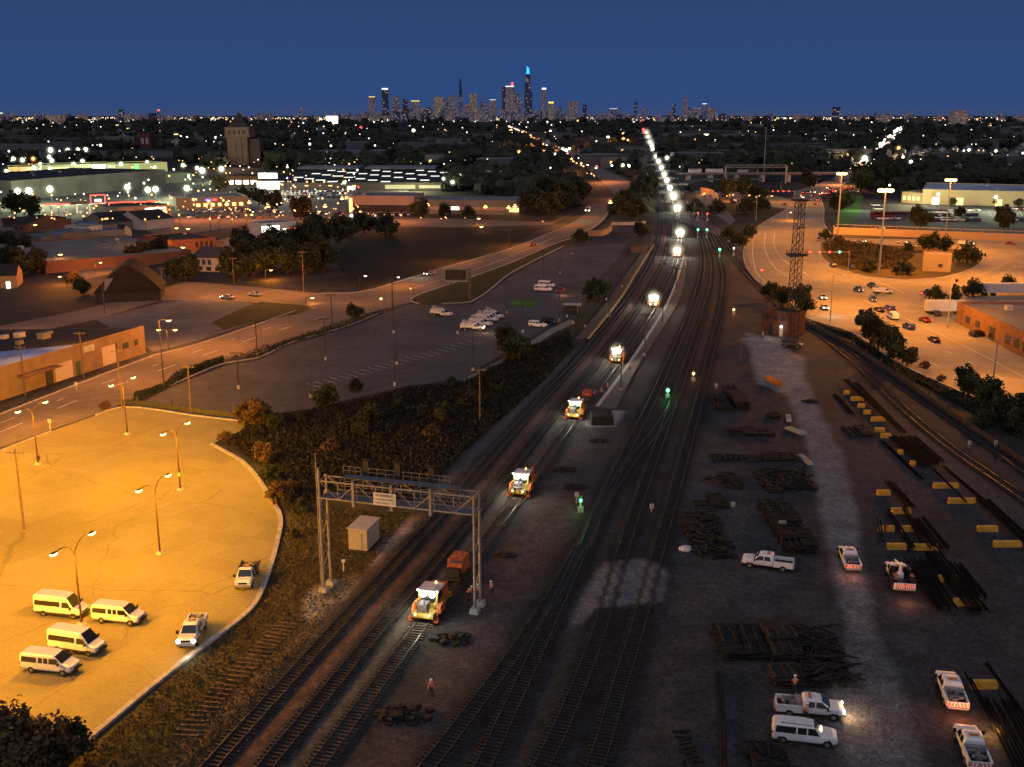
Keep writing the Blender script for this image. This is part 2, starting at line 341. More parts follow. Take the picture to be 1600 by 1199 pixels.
# ------------------------------------------------------------ flat sheets (roads, lots, grass)
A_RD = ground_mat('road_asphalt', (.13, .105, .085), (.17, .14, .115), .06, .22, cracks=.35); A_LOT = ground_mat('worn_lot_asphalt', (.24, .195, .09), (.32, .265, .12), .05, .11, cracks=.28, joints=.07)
A_DK = ground_mat('dark_lot_asphalt', (.060, .060, .064), (.088, .086, .09), .05, .25, cracks=.4); A_PL = ground_mat('pale_concrete_road', (.23, .20, .15), (.30, .26, .20), .05, .15, joints=.3)
GRS = ground_mat('short_grass', (.022, .03, .012), (.035, .038, .018), .1, .45); GRB = ground_mat('bright_grass', (.04, .13, .03), (.05, .15, .04), .1, .35); DIRT = ground_mat('vacant_gravel', (.085, .085, .092), (.13, .13, .135), .06, .3)
WALKM = ground_mat('pavement_concrete', (.18, .165, .15), (.24, .22, .20), .08, .2, joints=.25)
def sheet(name, px, z, m, raw=False, kind='structure'):
    P = [G(*p) for p in px] if not raw else px
    b = MB(); b.add([(p[0], p[1], z) for p in P], [tuple(range(len(P)))]); me = b.mesh(name, m)
    if me.polygons and me.polygons[0].normal.z < 0: me.flip_normals()
    o = link(name, me); tag(o, kind=kind); return o
LOT = [(-120, 760), (0, 706), (80, 675), (150, 650), (190, 637), (240, 641), (300, 650), (385, 660), (380, 672), (352, 686), (330, 695), (350, 706), (378, 722), (400, 745), (420, 775), (435, 800), (439, 815), (437, 832), (425, 880), (403, 938), (385, 960), (350, 988), (300, 1025), (240, 1072), (185, 1118), (120, 1172), (60, 1225), (-200, 1330)]
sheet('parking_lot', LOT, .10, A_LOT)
sheet('town_ground', [(-60, 640), (140, 590), (235, 552), (400, 505), (490, 480), (620, 440), (800, 388), (860, 345), (860, 330), (700, 340), (560, 338), (560, 290), (400, 262), (-60, 262)], .02, ground_mat('town_ground_m', (.028, .025, .024), (.050, .044, .041), .04, .4))
ROAD = [(-150, 710), (0, 648), (150, 590), (240, 556), (300, 541), (400, 508), (462, 486), (470, 478), (390, 473), (330, 470), (250, 470), (150, 500), (0, 530), (0, 510), (140, 482), (250, 452), (290, 440), (400, 449), (470, 456), (520, 460), (570, 455), (620, 441), (700, 417), (800, 388), (880, 356), (915, 335), (925, 318), (948, 320), (948, 336), (930, 352), (905, 366), (870, 378), (800, 409), (735, 433), (650, 462), (640, 473), (600, 483), (545, 506), (450, 532), (400, 555), (350, 562), (300, 580), (255, 602), (205, 625), (150, 648), (80, 672), (0, 700), (-150, 770)]
sheet('main_road', ROAD, .05, A_RD)
LOTB = [(205, 636), (255, 612), (300, 592), (352, 572), (402, 564), (452, 541), (545, 513), (602, 490), (640, 476), (700, 478), (740, 476), (800, 432), (880, 388), (978, 380), (970, 400), (925, 446), (912, 478), (893, 492), (860, 508), (780, 556), (722, 594), (640, 603), (480, 640), (385, 652), (300, 642), (240, 634)]
sheet('commuter_parking_lot', LOTB, .05, A_DK)
sheet('grass_verge', [(640, 470), (652, 462), (735, 435), (800, 411), (870, 381), (905, 370), (930, 374), (880, 384), (800, 426), (735, 472), (690, 475), (655, 475)], .09, GRS)
sheet('hillside_meadow', [(545, 440), (520, 400), (560, 368), (620, 357), (700, 356), (790, 362), (850, 356), (800, 384), (700, 413), (620, 437), (560, 452)], .10, ground_mat('meadow', (.014, .015, .010), (.022, .021, .014), .03, .35))
sheet('vacant_lot', [(150, 500), (250, 474), (310, 468), (385, 474), (460, 480), (400, 503), (300, 535), (240, 550)], .06, DIRT)
sheet('vacant_lot_grass', [(330, 505), (370, 486), (400, 474), (465, 480), (400, 503), (350, 516)], .10, GRS)
sheet('crossroad_verge', [(405, 472), (480, 478), (487, 484), (462, 492), (400, 503), (395, 490)], .13, GRS)
sheet('platform_lawn', [(722, 600), (800, 560), (860, 520), (900, 497), (930, 478), (945, 470), (900, 530), (898, 545), (850, 592), (790, 640)], .08, GRS)
sheet('path', [(722, 594), (775, 567), (860, 515), (890, 500), (900, 505), (868, 520), (790, 567), (735, 600)], .12, WALKM)
sheet('lot_grass_island', [(792, 474), (800, 471), (840, 472), (846, 476), (830, 480), (800, 479)], .13, GRB)
# right side : concrete junction, ramps, shopping car park
JUN = [(1242, 298), (1232, 325), (1205, 341), (1180, 358), (1166, 380), (1162, 402), (1172, 428), (1192, 446), (1232, 470), (1262, 498), (1330, 520), (1395, 563), (1445, 588), (1600, 655), (1800, 760), (1800, 372), (1600, 376), (1420, 374), (1330, 373), (1302, 370), (1288, 350), (1287, 325), (1278, 300)]
sheet('road_junction', JUN, .05, A_PL)
ISL = [(1281, 392), (1284, 378), (1305, 373), (1340, 380), (1440, 386), (1528, 392), (1534, 408), (1515, 422), (1470, 434), (1410, 437), (1350, 431), (1305, 418), (1286, 404)]
sheet('grass_island', ISL, .14, ground_mat('dry_island', (.05, .038, .02), (.075, .055, .03), .12, .4))
sheet('embankment', [(1262, 500), (1330, 522), (1395, 566), (1445, 592), (1600, 660), (1700, 706), (1700, 850), (1600, 715), (1480, 640), (1400, 585), (1330, 535), (1285, 510)], .09, ground_mat('embankment_m', (.028, .026, .020), (.045, .04, .033), .08, .4))
sheet('side_street', [(1095, 312), (1140, 318), (1190, 322), (1232, 327), (1238, 312), (1190, 302), (1130, 300)], .06, A_PL)
sheet('shop_parking', [(1318, 318), (1345, 312), (1420, 312), (1800, 318), (1800, 368), (1600, 368), (1330, 356)], .05, A_DK)
sheet('store_lawn', [(1305, 348), (1310, 330), (1335, 306), (1350, 306), (1338, 345), (1322, 354)], .11, GRB)
sheet('brick_shop_yard', [(1445, 478), (1480, 470), (1530, 480), (1800, 560), (1800, 640), (1600, 560)], .10, A_RD)
sheet('side_street', [(1040, 345), (1060, 345), (1130, 372), (1160, 395), (1160, 380), (1130, 360), (1090, 340)], .09, DIRT)
sheet('service_yard', [(1100, 322), (1085, 300), (1095, 296), (1128, 320), (1150, 345), (1140, 352)], .09, DIRT)
# shopping area on the left and far avenues
sheet('shopping_parking', [(-60, 330), (-60, 285), (280, 278), (420, 283), (620, 286), (640, 300), (540, 330), (470, 345), (300, 335)], .04, ground_mat('shop_asph', (.12, .11, .10), (.16, .14, .13), .03, .2))
sheet('cross_avenue', [(200, 352), (300, 338), (470, 325), (560, 336), (700, 342), (860, 348), (900, 332), (860, 352), (700, 356), (560, 352), (420, 345), (260, 372)], .10, A_RD)
sheet('avenue', [(945, 318), (960, 305), (950, 292), (915, 262), (860, 232), (830, 214), (790, 197), (800, 197), (845, 212), (885, 232), (940, 262), (1000, 292), (1010, 308), (975, 322)], .12, A_RD)
sheet('avenue', [(1240, 300), (1300, 280), (1335, 262), (1380, 225), (1408, 200), (1414, 200), (1396, 225), (1362, 255), (1330, 283), (1290, 302)], .12, A_PL)
sheet('far_road', [(-60, 238), (250, 236), (600, 240), (620, 250), (250, 246), (-60, 250)], .12, ground_mat('far_road_m', (.085, .08, .078), (.10, .095, .09), .01, .2))
for nm, px in (('side_street', [(100, 410), (250, 392), (330, 376), (360, 388), (250, 412), (130, 438)]), ('side_street', [(0, 345), (120, 350), (260, 330), (275, 338), (140, 362), (0, 362)])): sheet(nm, px, .07, A_RD)

# kerbs
def kerb(label, px, w_=.32, h=.16, z=.0, m=CONC, name='kerb', closed=False):
    P = smooth(px, 3.0); b = MB(); A = offset(P, w_/2); B = offset(P, -w_/2)
    for i in range(len(P)-1):
        a, c, d, e = A[i], B[i], B[i+1], A[i+1]
        b.add([(q.x, q.y, zz) for zz in (z, z+h) for q in (a, c, d, e)], [(4, 5, 6, 7), (0, 1, 5, 4), (1, 2, 6, 5), (2, 3, 7, 6), (3, 0, 4, 7)])
    o = b.build(name, m); me = o.data; tag(o, kind='structure'); return o
kerb('', [(-20, 1290), (60, 1225), (120, 1172), (185, 1118), (240, 1072), (300, 1025), (350, 988), (385, 960), (403, 938), (425, 880), (437, 832), (439, 815), (435, 800), (420, 775), (400, 745), (378, 722), (350, 706), (330, 695)], .6, .30)
kerb('', [(385, 660), (300, 650), (240, 641), (190, 637), (150, 650)], .5, .26); kerb('', [(80, 675), (0, 706), (-120, 760)], .35, .26)
for px in ([(205, 632), (255, 608), (300, 588), (352, 568), (402, 560), (452, 537), (545, 509), (600, 486)], [(655, 475), (642, 471), (652, 462), (735, 434), (800, 410), (870, 380), (905, 368), (930, 353)], [(690, 475), (735, 472), (800, 426), (880, 385)],
           [(500, 459), (560, 457), (620, 441), (700, 417), (800, 388), (880, 356)], [(240, 556), (300, 541), (400, 508), (462, 486)], [(0, 648), (150, 590), (240, 556)],
           [(1242, 298), (1232, 325), (1205, 341), (1180, 358), (1166, 380), (1162, 402), (1172, 428), (1192, 446), (1232, 470), (1262, 498), (1330, 520), (1395, 563), (1445, 588), (1600, 655)], ISL+[ISL[0]],
           [(1302, 371), (1288, 350), (1287, 325), (1278, 300)]): kerb('', px, .4, .2)
# painted markings
PAINT = M('road_paint', (.62, .58, .5), .7, .35, .6)
def stripe(px, w_=.16, z=.075, dash=None):
    P = smooth(px, 2.0); b = MB(); A = offset(P, w_/2); B = offset(P, -w_/2)
    for i in range(len(P)-1):
        if dash and (i*2) % (dash[0]+dash[1]) >= dash[0]: continue
        b.quad((*A[i][:2], z), (*A[i+1][:2], z), (*B[i+1][:2], z), (*B[i][:2], z))
    tag(b.build('lane_marking', PAINT), kind='structure')
stripe([(1178, 367), (1176, 395), (1182, 425), (1200, 445)], .22); stripe([(1196, 365), (1195, 390), (1212, 420), (1245, 440)], .22); stripe([(1210, 365), (1210, 385), (1226, 408), (1265, 432)], .22)
stripe([(1255, 345), (1262, 320), (1268, 302)], .2); stripe([(1245, 415), (1262, 430), (1290, 440)], .2, dash=(3, 6))
stripe([(1350, 470), (1430, 505), (1520, 548), (1600, 590)], .2); stripe([(1340, 480), (1420, 520), (1500, 560), (1600, 608)], .2, dash=(4, 8)); stripe([(1290, 480), (1400, 540), (1500, 590), (1600, 640)], .18, dash=(4, 8))
stripe([(1365, 437), (1412, 458)], .25); stripe([(1350, 486), (1425, 487)], .25); stripe([(1400, 440), (1470, 442), (1530, 430), (1575, 410)], .2); stripe([(1390, 450), (1470, 450), (1545, 436), (1600, 410)], .18, dash=(4, 6))
stripe([(0, 676), (150, 615), (300, 562), (450, 512), (560, 480)], .25, dash=(6, 10)); stripe([(640, 452), (735, 424), (800, 400), (870, 370)], .25); stripe([(0, 662), (150, 604), (300, 552), (450, 503)], .2, dash=(3, 12))
# parking bay lines
for k in range(22):
    t = k/22; stripe([(480+t*260, 600-t*70), (500+t*260, 606-t*72)], .12, dash=None)
for k in range(14):
    u = 1400+k*16; stripe([(u, 330), (u+6, 338)], .3)

# ------------------------------------------------------------ the tracks
TIE = M('creosoted_sleeper_wood', (.030, .026, .024), .9, .45, 1.3); TIE2 = M('weathered_sleeper_wood', (.060, .050, .042), .9, .45, 1.3)
SLABP = [G(*p) for p in ((925, 893), (950, 872), (1050, 872), (1050, 942), (990, 950), (900, 968))]
def in_slab(p):
    return bool(inside(np.array([p.x]), np.array([p.y]), SLABP)[0])
def track(label, P, ties_until=330, tm=TIE, stopY=3300):
    e = empty('railway_track', label, 'railway track', (P[0].x, P[0].y, 0)); o = Vector((P[0].x, P[0].y, 0)); P = [p-o for p in P if p.y < stopY]
    for s in (-1, 1):
        b = MB(); A = offset(P, s*.7175); I = offset(A, .04); O = offset(A, -.04); rings = []
        for a, c in zip(I, O):
            rings.append([(a.x, a.y, .30), (c.x, c.y, .30), (c.x, c.y, .14), (a.x, a.y, .14)])
        b.loft(rings); b.build('rail', STEEL, e)
    b = MB(); acc = 0
    for i in range(len(P)-1):
        d = P[i+1]-P[i]; L = d.length; rz = math.atan2(d.y, d.x)
        while acc < L:
            p = P[i]+d*(acc/L)
            if (p+o).y < ties_until and (p+o).y > 74 and not in_slab(p+o):
                j = random.uniform(-.04, .04); b.box((p.x, p.y, .075+random.uniform(-.012, .012)), (.24, 2.6+random.uniform(-.1, .1), .17), rz+j*.4)
            acc += .58
        acc -= L
    if b.v: tag(b.build('sleepers', tm, e), kind='stuff')
for i, (lb, P) in enumerate(TRACKS): track(lb, P, tm=TIE2 if i == 2 else TIE)
# abandoned sleeper row beside the lot
b = MB(); P = smooth([(290, 1150), (340, 1085), (400, 1025), (455, 970)], .8)
e = empty('abandoned_track_bed', 'row of old weathered sleepers left in the rusty soil beside the bright lot', 'sleepers', P[0])
for p, q in zip(P, P[1:]):
    b.box((p.x-P[0].x, p.y-P[0].y, .06), (.24, 2.5, .14), math.atan2((q-p).y, (q-p).x)+random.uniform(-.1, .1))
b.build('sleepers', M('rusty_sleeper', (.10, .06, .045), .9, .4), e)
# ------------------------------------------------------------ twin arm sodium lamps of the bright lot
def arc(p0, p1, rise, n=9):
    p0 = Vector(p0); p1 = Vector(p1); out = []
    for i in range(n+1):
        t = i/n; h = 1-(1-t)**2.2
        out.append(Vector((p0.x+(p1.x-p0.x)*t**1.25, p0.y+(p1.y-p0.y)*t**1.25, p0.z+(p1.z-p0.z)*h+rise*math.sin(math.pi*t)*.35)))
    return out
def make_twin():
    e = empty('twin_arm_street_lamp', 'x', 'street lamp')
    b = MB(); b.box((0, 0, .25), (.9, .9, .5), top=.7); b.build('concrete_base', CONC, e)
    m = M('rusty_brown_pole', (.045, .022, .014), .6, .3, 3)
    b = MB(); b.tube((0, 0, .4), (0, 0, 8.6), .13, .09, 10); b.build('pole', m, e)
    for s in (-1, 1):
        P = arc((0, 0, 8.5), (s*2.7, 0, 9.9), .6); b = MB(); b.path(P, .06, 6); b.build('arm', m, e)
        b = MB(); b.ball((s*3.05, 0, 9.9), .42, 10, 6, sx=1.2, sy=.62, sz=.3); hd = b.build('lamp_head', m, e)
        b = MB(); b.ball((s*3.08, 0, 9.78), .46, 10, 6, sx=1.15, sy=.75, sz=.42); b.build('glowing_bulb', E_OR, hd)
    return e
tw = make_twin()
TW = [((250, 867), (217, 767), (272, 738), 'second twin arm lamp from the kerb, standing alone in the middle of the bright lot'), ((282, 767), (248, 680), (299, 658), 'twin arm lamp on the bright lot with a small notice tied to its pole'),
      ((199, 680), (168, 604), (213, 587), 'twin arm lamp at the far edge of the bright lot next to the street'), ((60, 727), (21, 650), (78, 631), 'leftmost twin arm lamp with an electric box low on its pole'),
      ((128, 978), (75, 875), (154, 833), 'twin arm lamp rising among the parked white vans')]
ARM = math.atan2((G(272, 738, 9.9)-G(217, 767, 9.9)).y, (G(272, 738, 9.9)-G(217, 767, 9.9)).x)
LAMP_POS = []
def twin_at(p, lb, power=7500, grp='twin arm lamps of the sodium lit parking lot'):
    o = put(tw, p, ARM, lb, grp)
    for s in (-1, 1): lamp((p[0]+s*3.1*math.cos(ARM), p[1]+s*3.1*math.sin(ARM), 9.35), AMBER, power, .35)
    return o
for b_, h0, h1, lb in TW: twin_at(G(*b_), lb, 18500)
twin_at(Vector((-67, 120, 0)), 'twin arm lamp just outside the left edge of the view', 18500); twin_at(Vector((-56, 97, 0)), 'twin arm lamp beyond the lower left corner of the view', 18500)
twin_at(Vector((-88, 152, 0)), 'twin arm lamp further left of the view beside the street', 18500)
b = MB(); b.box((0, 0, 2.6), (.3, .3, .5)); b.build('notice', M('pale_notice', (.6, .55, .2)), None)
nb_ = COL.objects['notice']; nb_.location = G(282, 767); tag(nb_, 'small pale notice fixed on a twin arm lamp pole of the bright lot', 'notice')
b = MB(); b.box((.15, -.1, 1.3), (.45, .4, .7)); ob = b.build('electric_box', DARKM); ob.location = G(60, 727); tag(ob, 'dark electric box on the pole of the leftmost twin arm lamp', 'electric box')

def mat_pole(h, r0=.14, r1=.09): return h, r0, r1
def pole_thing(name, label, cat, u, v, vt, headpx=None, kind='dark', group=None, glow=None, power=0, lcol=ORANGE):
    p = G(u, v); h = hgt(u, v, vt); e = empty(name, label, cat, p, 0, group)
    m = {'dark': DARKM, 'wood': WOODP, 'grey': GREY}[kind]
    b = MB(); b.tube((0, 0, 0), (0, 0, h), .15 if kind != 'wood' else .17, .10, 8); b.build('pole', m, e)
    return e, p, h
# unlit lamp posts of the commuter lot
DP = [(402, 557, 498), (486, 622, 552), (509, 563, 499), (519, 513, 461), (615, 521, 436), (620, 570, 505), (617, 603, 554), (739, 580, 515), (715, 522, 470), (792, 490, 440), (817, 520, 422), (849, 442, 400), (874, 502, 445), (914, 512, 457),
      (947, 470, 425), (972, 450, 402), (893, 398, 375), (875, 428, 390), (970, 612, 540), (1007, 557, 492), (1035, 510, 455), (1056, 458, 420), (952, 495, 455), (373, 608, 552)]
WHERE = ['beside the left hedge of the commuter lot', 'at the near corner bushes of the commuter lot', 'by the hedge and the leaning tree', 'at the hedge beside the signal controlled crossing', 'standing tallest in the middle of the commuter lot', 'on the small island in the middle of the commuter lot',
         'in front of the brush edge of the commuter lot', 'beside the path near the parked utility trucks', 'just left of the parked utility truck with the red tail light', 'behind the row of parked utility trucks', 'above the white estate car and the shade tree', 'behind the two white passenger vans', 'right of the red tail lights in the commuter lot',
         'on the lawn beside the dark waiting shelter', 'on the lawn left of the curved platform', 'near the station hut of the curved platform', 'at the far end of the commuter lot', 'at the far verge of the commuter lot', 'at the near end of the lit platform', 'halfway along the lit platform', 'near the middle work machine on the lit platform',
         'at the far end of the lit platform', 'by the path along the platform lawn', 'at the left end of the commuter lot near the utility pole']
for i, ((u, v, vt), wh) in enumerate(zip(DP, WHERE)):
    e, p, h = pole_thing('parking_lot_lamp', 'unlit dark lamp post '+wh, 'lamp post', u, v, vt, group='unlit lamp posts of the station and its parking lot')
    b = MB(); b.box((0, 0, h+.05), (1.9, .14, .14)); [b.box((s*1.0, 0, h), (.8, .4, .2), top=.8) for s in (-1, 1)]; b.build('lamp_head', DARKM, e)
    b = MB(); b.tube((0, 0, 0), (0, 0, .8), .32, .28, 8); b.build('concrete_base', CONC, e)
# wooden utility poles
UP = [(38, 828, 702, 'leaning wooden pole standing on the bright lot at the left edge'), (299, 645, 570, 'wooden utility pole at the kerb corner behind the bright lot'), (191, 638, 545, 'pale wooden pole behind the far twin arm lamp'), (40, 618, 540, 'utility pole in front of the warehouse awning'),
      (131, 590, 518, 'utility pole with crossarm in front of the warehouse doors'), (750, 662, 575, 'bare pole standing in the dark brush by the main line'), (164, 490, 438, 'utility pole in front of the dark dome barn'), (366, 446, 402, 'utility pole by the white gabled house'), (254, 450, 418, 'utility pole right of the dome barn'), (475, 458, 392, 'braced utility pole at the signal crossing'),
      (795, 388, 352, 'tall pole on the hill at the edge of the main road'), (732, 468, 420, 'pole beside the billboard'), (996, 357, 320, 'pole left of the main line beyond the station'), (965, 362, 330, 'pole on the slope near the road bridge'), (1157, 565, 530, 'short pole beside the brick signal house')]
for u, v, vt, lb in UP:
    e, p, h = pole_thing('utility_pole', lb, 'utility pole', u, v, vt, kind='wood'); b = MB(); b.box((0, 0, h-.5), (2.4, .14, .14)); b.build('crossarm', WOODP, e)
    b = MB(); [b.tube((s*.9, 0, h-.43), (s*.9, 0, h-.2), .05) for s in (-1, -.4, .4, 1)]; b.build('insulators', GREY, e)
# street lamps with one or two lit heads: (u, v base, v top, list of head offsets px)
def street_lamp(label, u, v, vt, kind='dark', heads=((1.5,)), col=ORANGE, power=2500, glow=None, name='street_lamp', rz=0.0, group='lit street lamps of the town', r=.34, arm=1.7):
    e, p, h = pole_thing(name, label, 'street lamp', u, v, vt, kind=kind, group=group); e.rotation_euler = (0, 0, rz); m = DARKM if kind == 'dark' else GREY
    for s in heads:
        b = MB(); b.path(arc((0, 0, h-.4), (s*arm, 0, h+.1), .2, 4), .06, 5); b.build('arm', m, e)
        b = MB(); b.ball((s*(arm+.3), 0, h+.1), r*1.15, 8, 5, sz=.4); hd = b.build('lamp_head', m, e)
        b = MB(); b.ball((s*(arm+.3), 0, h-.02), r, 8, 5, sz=.6); b.build('glowing_bulb', glow or E_OR, hd)
        if power: lamp((p.x+s*(arm+.3)*math.cos(rz), p.y+s*(arm+.3)*math.sin(rz), h-.6), col, power, .3)
    return e
SL = [(257, 612, 500, (1.0,), 'tall lamp post with one lit head over the street by the hedge', 3200), (263, 546, 515, (-1, 1), 'short twin headed lamp at the vacant lot kerb', 1300),
      (57, 410, 395, (1,), 'orange street lamp above the leftmost tree', 1600), (88, 420, 397, (1,), 'orange street lamp on the lane left of the dome barn', 1600), (150, 428, 410, (1,), 'orange street lamp directly behind the dome barn', 2200), (104, 446, 432, (-1, 1), 'twin orange lamp near the hedge of the yellow house', 2200),
      (157, 392, 378, (1,), 'orange street lamp beside the terraced flats', 1700), (217, 402, 389, (1,), 'orange street lamp over the side street bushes', 2000), (255, 384, 369, (1,), 'orange lamp at the brick warehouse corner', 2200), (279, 402, 386, (1,), 'orange lamp in front of the red brick building', 2600),
      (270, 372, 356, (1,), 'white and orange lamp behind the red brick building', 1800), (288, 376, 357, (1,), 'orange lamp right behind the red brick building', 1800), (50, 368, 351, (1,), 'orange lamp over the dark terrace roofs', 1500), (157, 352, 337, (1,), 'orange lamp among the trees behind the terraces', 1800),
      (415, 438, 422, (1,), 'orange street lamp at the end of the lane below the trees', 2200), (443, 408, 398, (1,), 'faint lamp among the trees on the hill', 500), (478, 475, 465, (1,), 'low orange signal lamp at the crossing kerb', 400),
      (493, 345, 330, (1,), 'orange lamp on the avenue before the gas station', 5000), (503, 340, 322, (1,), 'orange lamp on the avenue left of the long store', 5000), (530, 330, 310, (1,), 'orange lamp at the corner of the long store', 6000), (663, 336, 320, (1,), 'amber wall lamp in front of the long store wall', 4500),
      (753, 338, 323, (1,), 'amber lamp right of the white sign on the long store', 6000), (789, 338, 324, (1,), 'amber lamp at the far end of the long store', 6000), (799, 338, 322, (1,), 'last amber lamp by the long store', 5000), (742, 352, 341, (1,), 'white lamp on the avenue before the hill', 700), (746, 362, 354, (1,), 'low white lamp on the avenue kerb', 250),
      (557, 345, 330, (1,), 'orange lamp over the store car park entrance', 6000), (414, 338, 322, (1,), 'amber lamp on the avenue beside the strip mall', 4500), (388, 346, 335, (1,), 'orange lamp near the tree on the avenue', 4500), (385, 330, 316, (1,), 'orange lamp in the strip mall entrance', 4500), (350, 335, 318, (1,), 'orange lamp before the strip mall', 4500),
      (948, 330, 316, (1,), 'orange lamp on the road bridge', 2500), (987, 305, 297, (1,), 'orange lamp on the far side of the bridge road', 3500), (1000, 306, 297, (1,), 'orange lamp right of the bridge road', 3500), (890, 262, 248, (1,), 'orange lamp where the far avenue bends', 6000), (905, 268, 255, (1,), 'white orange lamp on the far avenue', 6000)]
for u, v, vt, hs, lb, pw in SL: street_lamp(lb, u, v, vt, heads=hs, power=pw*2.6, r=.55 if v > 420 else .9 if v > 340 else 1.25)
street_lamp('tall green white street lamp post at the crossing by the hedge', 562, 455, 431, heads=(1,), glow=E_WH, power=0, r=.5); street_lamp('tall white lamp post beside the main road above the lot', 613, 482, 433, heads=(1,), glow=E_WH, power=0, r=.4)
# right junction high masts and lamps
def high_mast(label, u, v, vt, power, r=1.3, lit=True):
    e, p, h = pole_thing('high_mast_lamp', label, 'high mast lamp', u, v, vt, kind='grey', group='high mast lamps around the road junction')
    b = MB(); b.tube((0, 0, 0), (0, 0, h), .38, .2, 10); b.build('mast', GREY, e); b = MB(); b.tube((0, 0, h-.2), (0, 0, h+.2), 1.1, 1.1, 12); b.build('ring', GREY, e)
    if lit:
        for k in range(6):
            q = k*math.pi/3; b = MB(); b.ball((r*1.5*math.cos(q), r*1.5*math.sin(q), h-.2), r*.8, 8, 5, sz=.6); b.build('lamp_head', E_OR, e)
        lamp((p.x, p.y, h-1.8), (1, .32, .015), power*3.0, .8)
high_mast('brightest and nearest high mast lamp, standing on the round grass island', 1373, 430, 297, 62000); high_mast('high mast lamp left of the store lawn', 1308, 372, 271, 70000, 1.1); high_mast('high mast lamp right of the grass island before the long store', 1475, 392, 281, 60000, 1.1)
high_mast('very tall unlit grey mast standing beyond the highway bridge', 1193, 278, 200, 0, lit=False)
for u, v, vt, lb, pw in [(1229, 345, 332, 'low white lamp beside the lattice tower on the road', 3000), (1297, 503, 430, 'tall thin lamp post left of the junction kerb', 0), (1181, 345, 305, 'slim pale pole on the left edge of the junction', 0), (1275, 305, 280, 'slim pole at the far queue of cars', 0), (1134, 305, 275, 'slim pole below the highway bridge', 0), (1220, 300, 283, 'short pole below the highway gantry', 0), (1156, 302, 290, 'thin pole over the sunken car park', 0)]:
    street_lamp(lb, u, v, vt, kind='grey', heads=(1,), power=pw*2, glow=E_OR if pw else GREY, group='lamp posts around the road junction', r=.5 if pw else .25)
street_lamp('bent grey lamp post with long arm in front of the brick shop', 1549, 622, 530, kind='grey', heads=(1,), power=0, glow=GREY, group='lamp posts around the road junction', arm=5, r=.3)
street_lamp('slim grey lamp post left of the brick shop', 1480, 512, 430, kind='grey', heads=(1,), power=0, glow=GREY, group='lamp posts around the road junction', r=.25)
for p, pw in (((1225, 372), 16000), ((1440, 520), 15000), ((1560, 600), 8000), ((1330, 480), 15000), ((1560, 440), 16000), ((1250, 318), 12000)):
    q = G(*p); lamp((q.x, q.y, 14), (1, .32, .015), pw*2.9, .6)
for u, v, pw in ((700, 410, 2600), (800, 385, 4200), (880, 352, 3600), (330, 545, 3600), (420, 515, 1200), (60, 668, 1800), (430, 462, 4500), (350, 465, 2500), (210, 600, 1600), (560, 475, 900), (905, 340, 4000), (40, 612, 1100), (120, 585, 900), (250, 560, 2500), (620, 448, 2500), (300, 452, 2500), (120, 455, 2200), (240, 398, 2500), (40, 520, 900), (180, 486, 700)):
    q = G(u, v); lamp((q.x, q.y, 9), ORANGE, pw*3.8, .3)

# ------------------------------------------------------------ signals
def signal(label, u, v, vt, mat, col, glowr=.2, name='railway_signal', pw=60, grp=None):
    e, p, h = pole_thing(name, label, 'signal', u, v, vt, kind='grey', group=grp)
    b = MB(); b.box((0, .12, h), (.55, .2, 1.3)); b.build('signal_head', DARKM, e)
    b = MB(); b.ball((0, -.1, h), glowr, 10, 6); b.build('signal_lamp', mat, e); lamp((p.x, p.y-.8, h), col, pw*.3, .1)
    b = MB(); b.box((0, 0, .4), (.8, .6, .8)); b.build('equipment_box', GREY, e)
for a in [('bright green signal between the middle yard tracks', 1043, 622, 610, E_GR, GREEN, .36, 500), ('green signal low in the scrub beside a white number board', 907, 800, 782, E_GR, GREEN, .22, 300), ('small orange signal lamp beside the middle yard tracks', 1083, 596, 584, E_OR, ORANGE, .26, 300), ('orange signal lamp on the right yard lead', 1146, 492, 484, E_OR, ORANGE, .3, 200),
          ('left one of the two far green signals', 1090, 372, 359, E_GR, GREEN, .5, 800), ('right one of the two far green signals', 1104, 372, 359, E_GR, GREEN, .5, 800), ('green signal at the beginning of the curve', 1124, 402, 390, E_GR, GREEN, .5, 800), ('pale green signal right of the curve', 1146, 400, 388, E_WH, (.6, 1, .7), .35, 300),
          ('left far red signal above the tracks', 1090, 345, 333, E_RED, RED, .42, 500), ('right far red signal above the tracks', 1105, 345, 334, E_RED, RED, .42, 500)]:
    signal(a[0], a[1], a[2], a[3], a[4], a[5], a[6], pw=a[7])
def traffic_signal(label, u, v, vt, mats):
    e, p, h = pole_thing('traffic_signal', label, 'traffic light', u, v, vt, kind='grey'); n = len(mats)
    if n > 1: b = MB(); b.tube((0, 0, h), (-3.6*n, 0, h), .1); b.build('mast_arm', GREY, e)
    for i, m in enumerate(mats):
        x = -3.6*(n-i) if n > 1 else 0; b = MB(); b.box((x, .2, h), (.5, .3, 1.3)); hd = b.build('signal_head', DARKM, e); b = MB(); b.ball((x, -.12, h), .42 if v < 470 else .3, 8, 5); b.build('signal_lamp', m, hd)
traffic_signal('mast arm traffic lights showing red on the round grass island', 1325, 424, 394, [E_RED, E_RED, E_RED, E_GR]); traffic_signal('single red traffic light in front of the junction bushes', 1439, 470, 458, [E_RED]); traffic_signal('red traffic light at the left edge of the junction', 1189, 445, 422, [E_RED])
traffic_signal('traffic lights with a row of red lamps over the far side street', 1240, 312, 299, [E_RED, E_RED, E_RED, E_RED]); traffic_signal('traffic light with an amber lamp at the entrance of the commuter lot', 596, 488, 467, [E_OR]); traffic_signal('traffic light at the verge corner by the billboard', 642, 470, 451, [E_DOR])
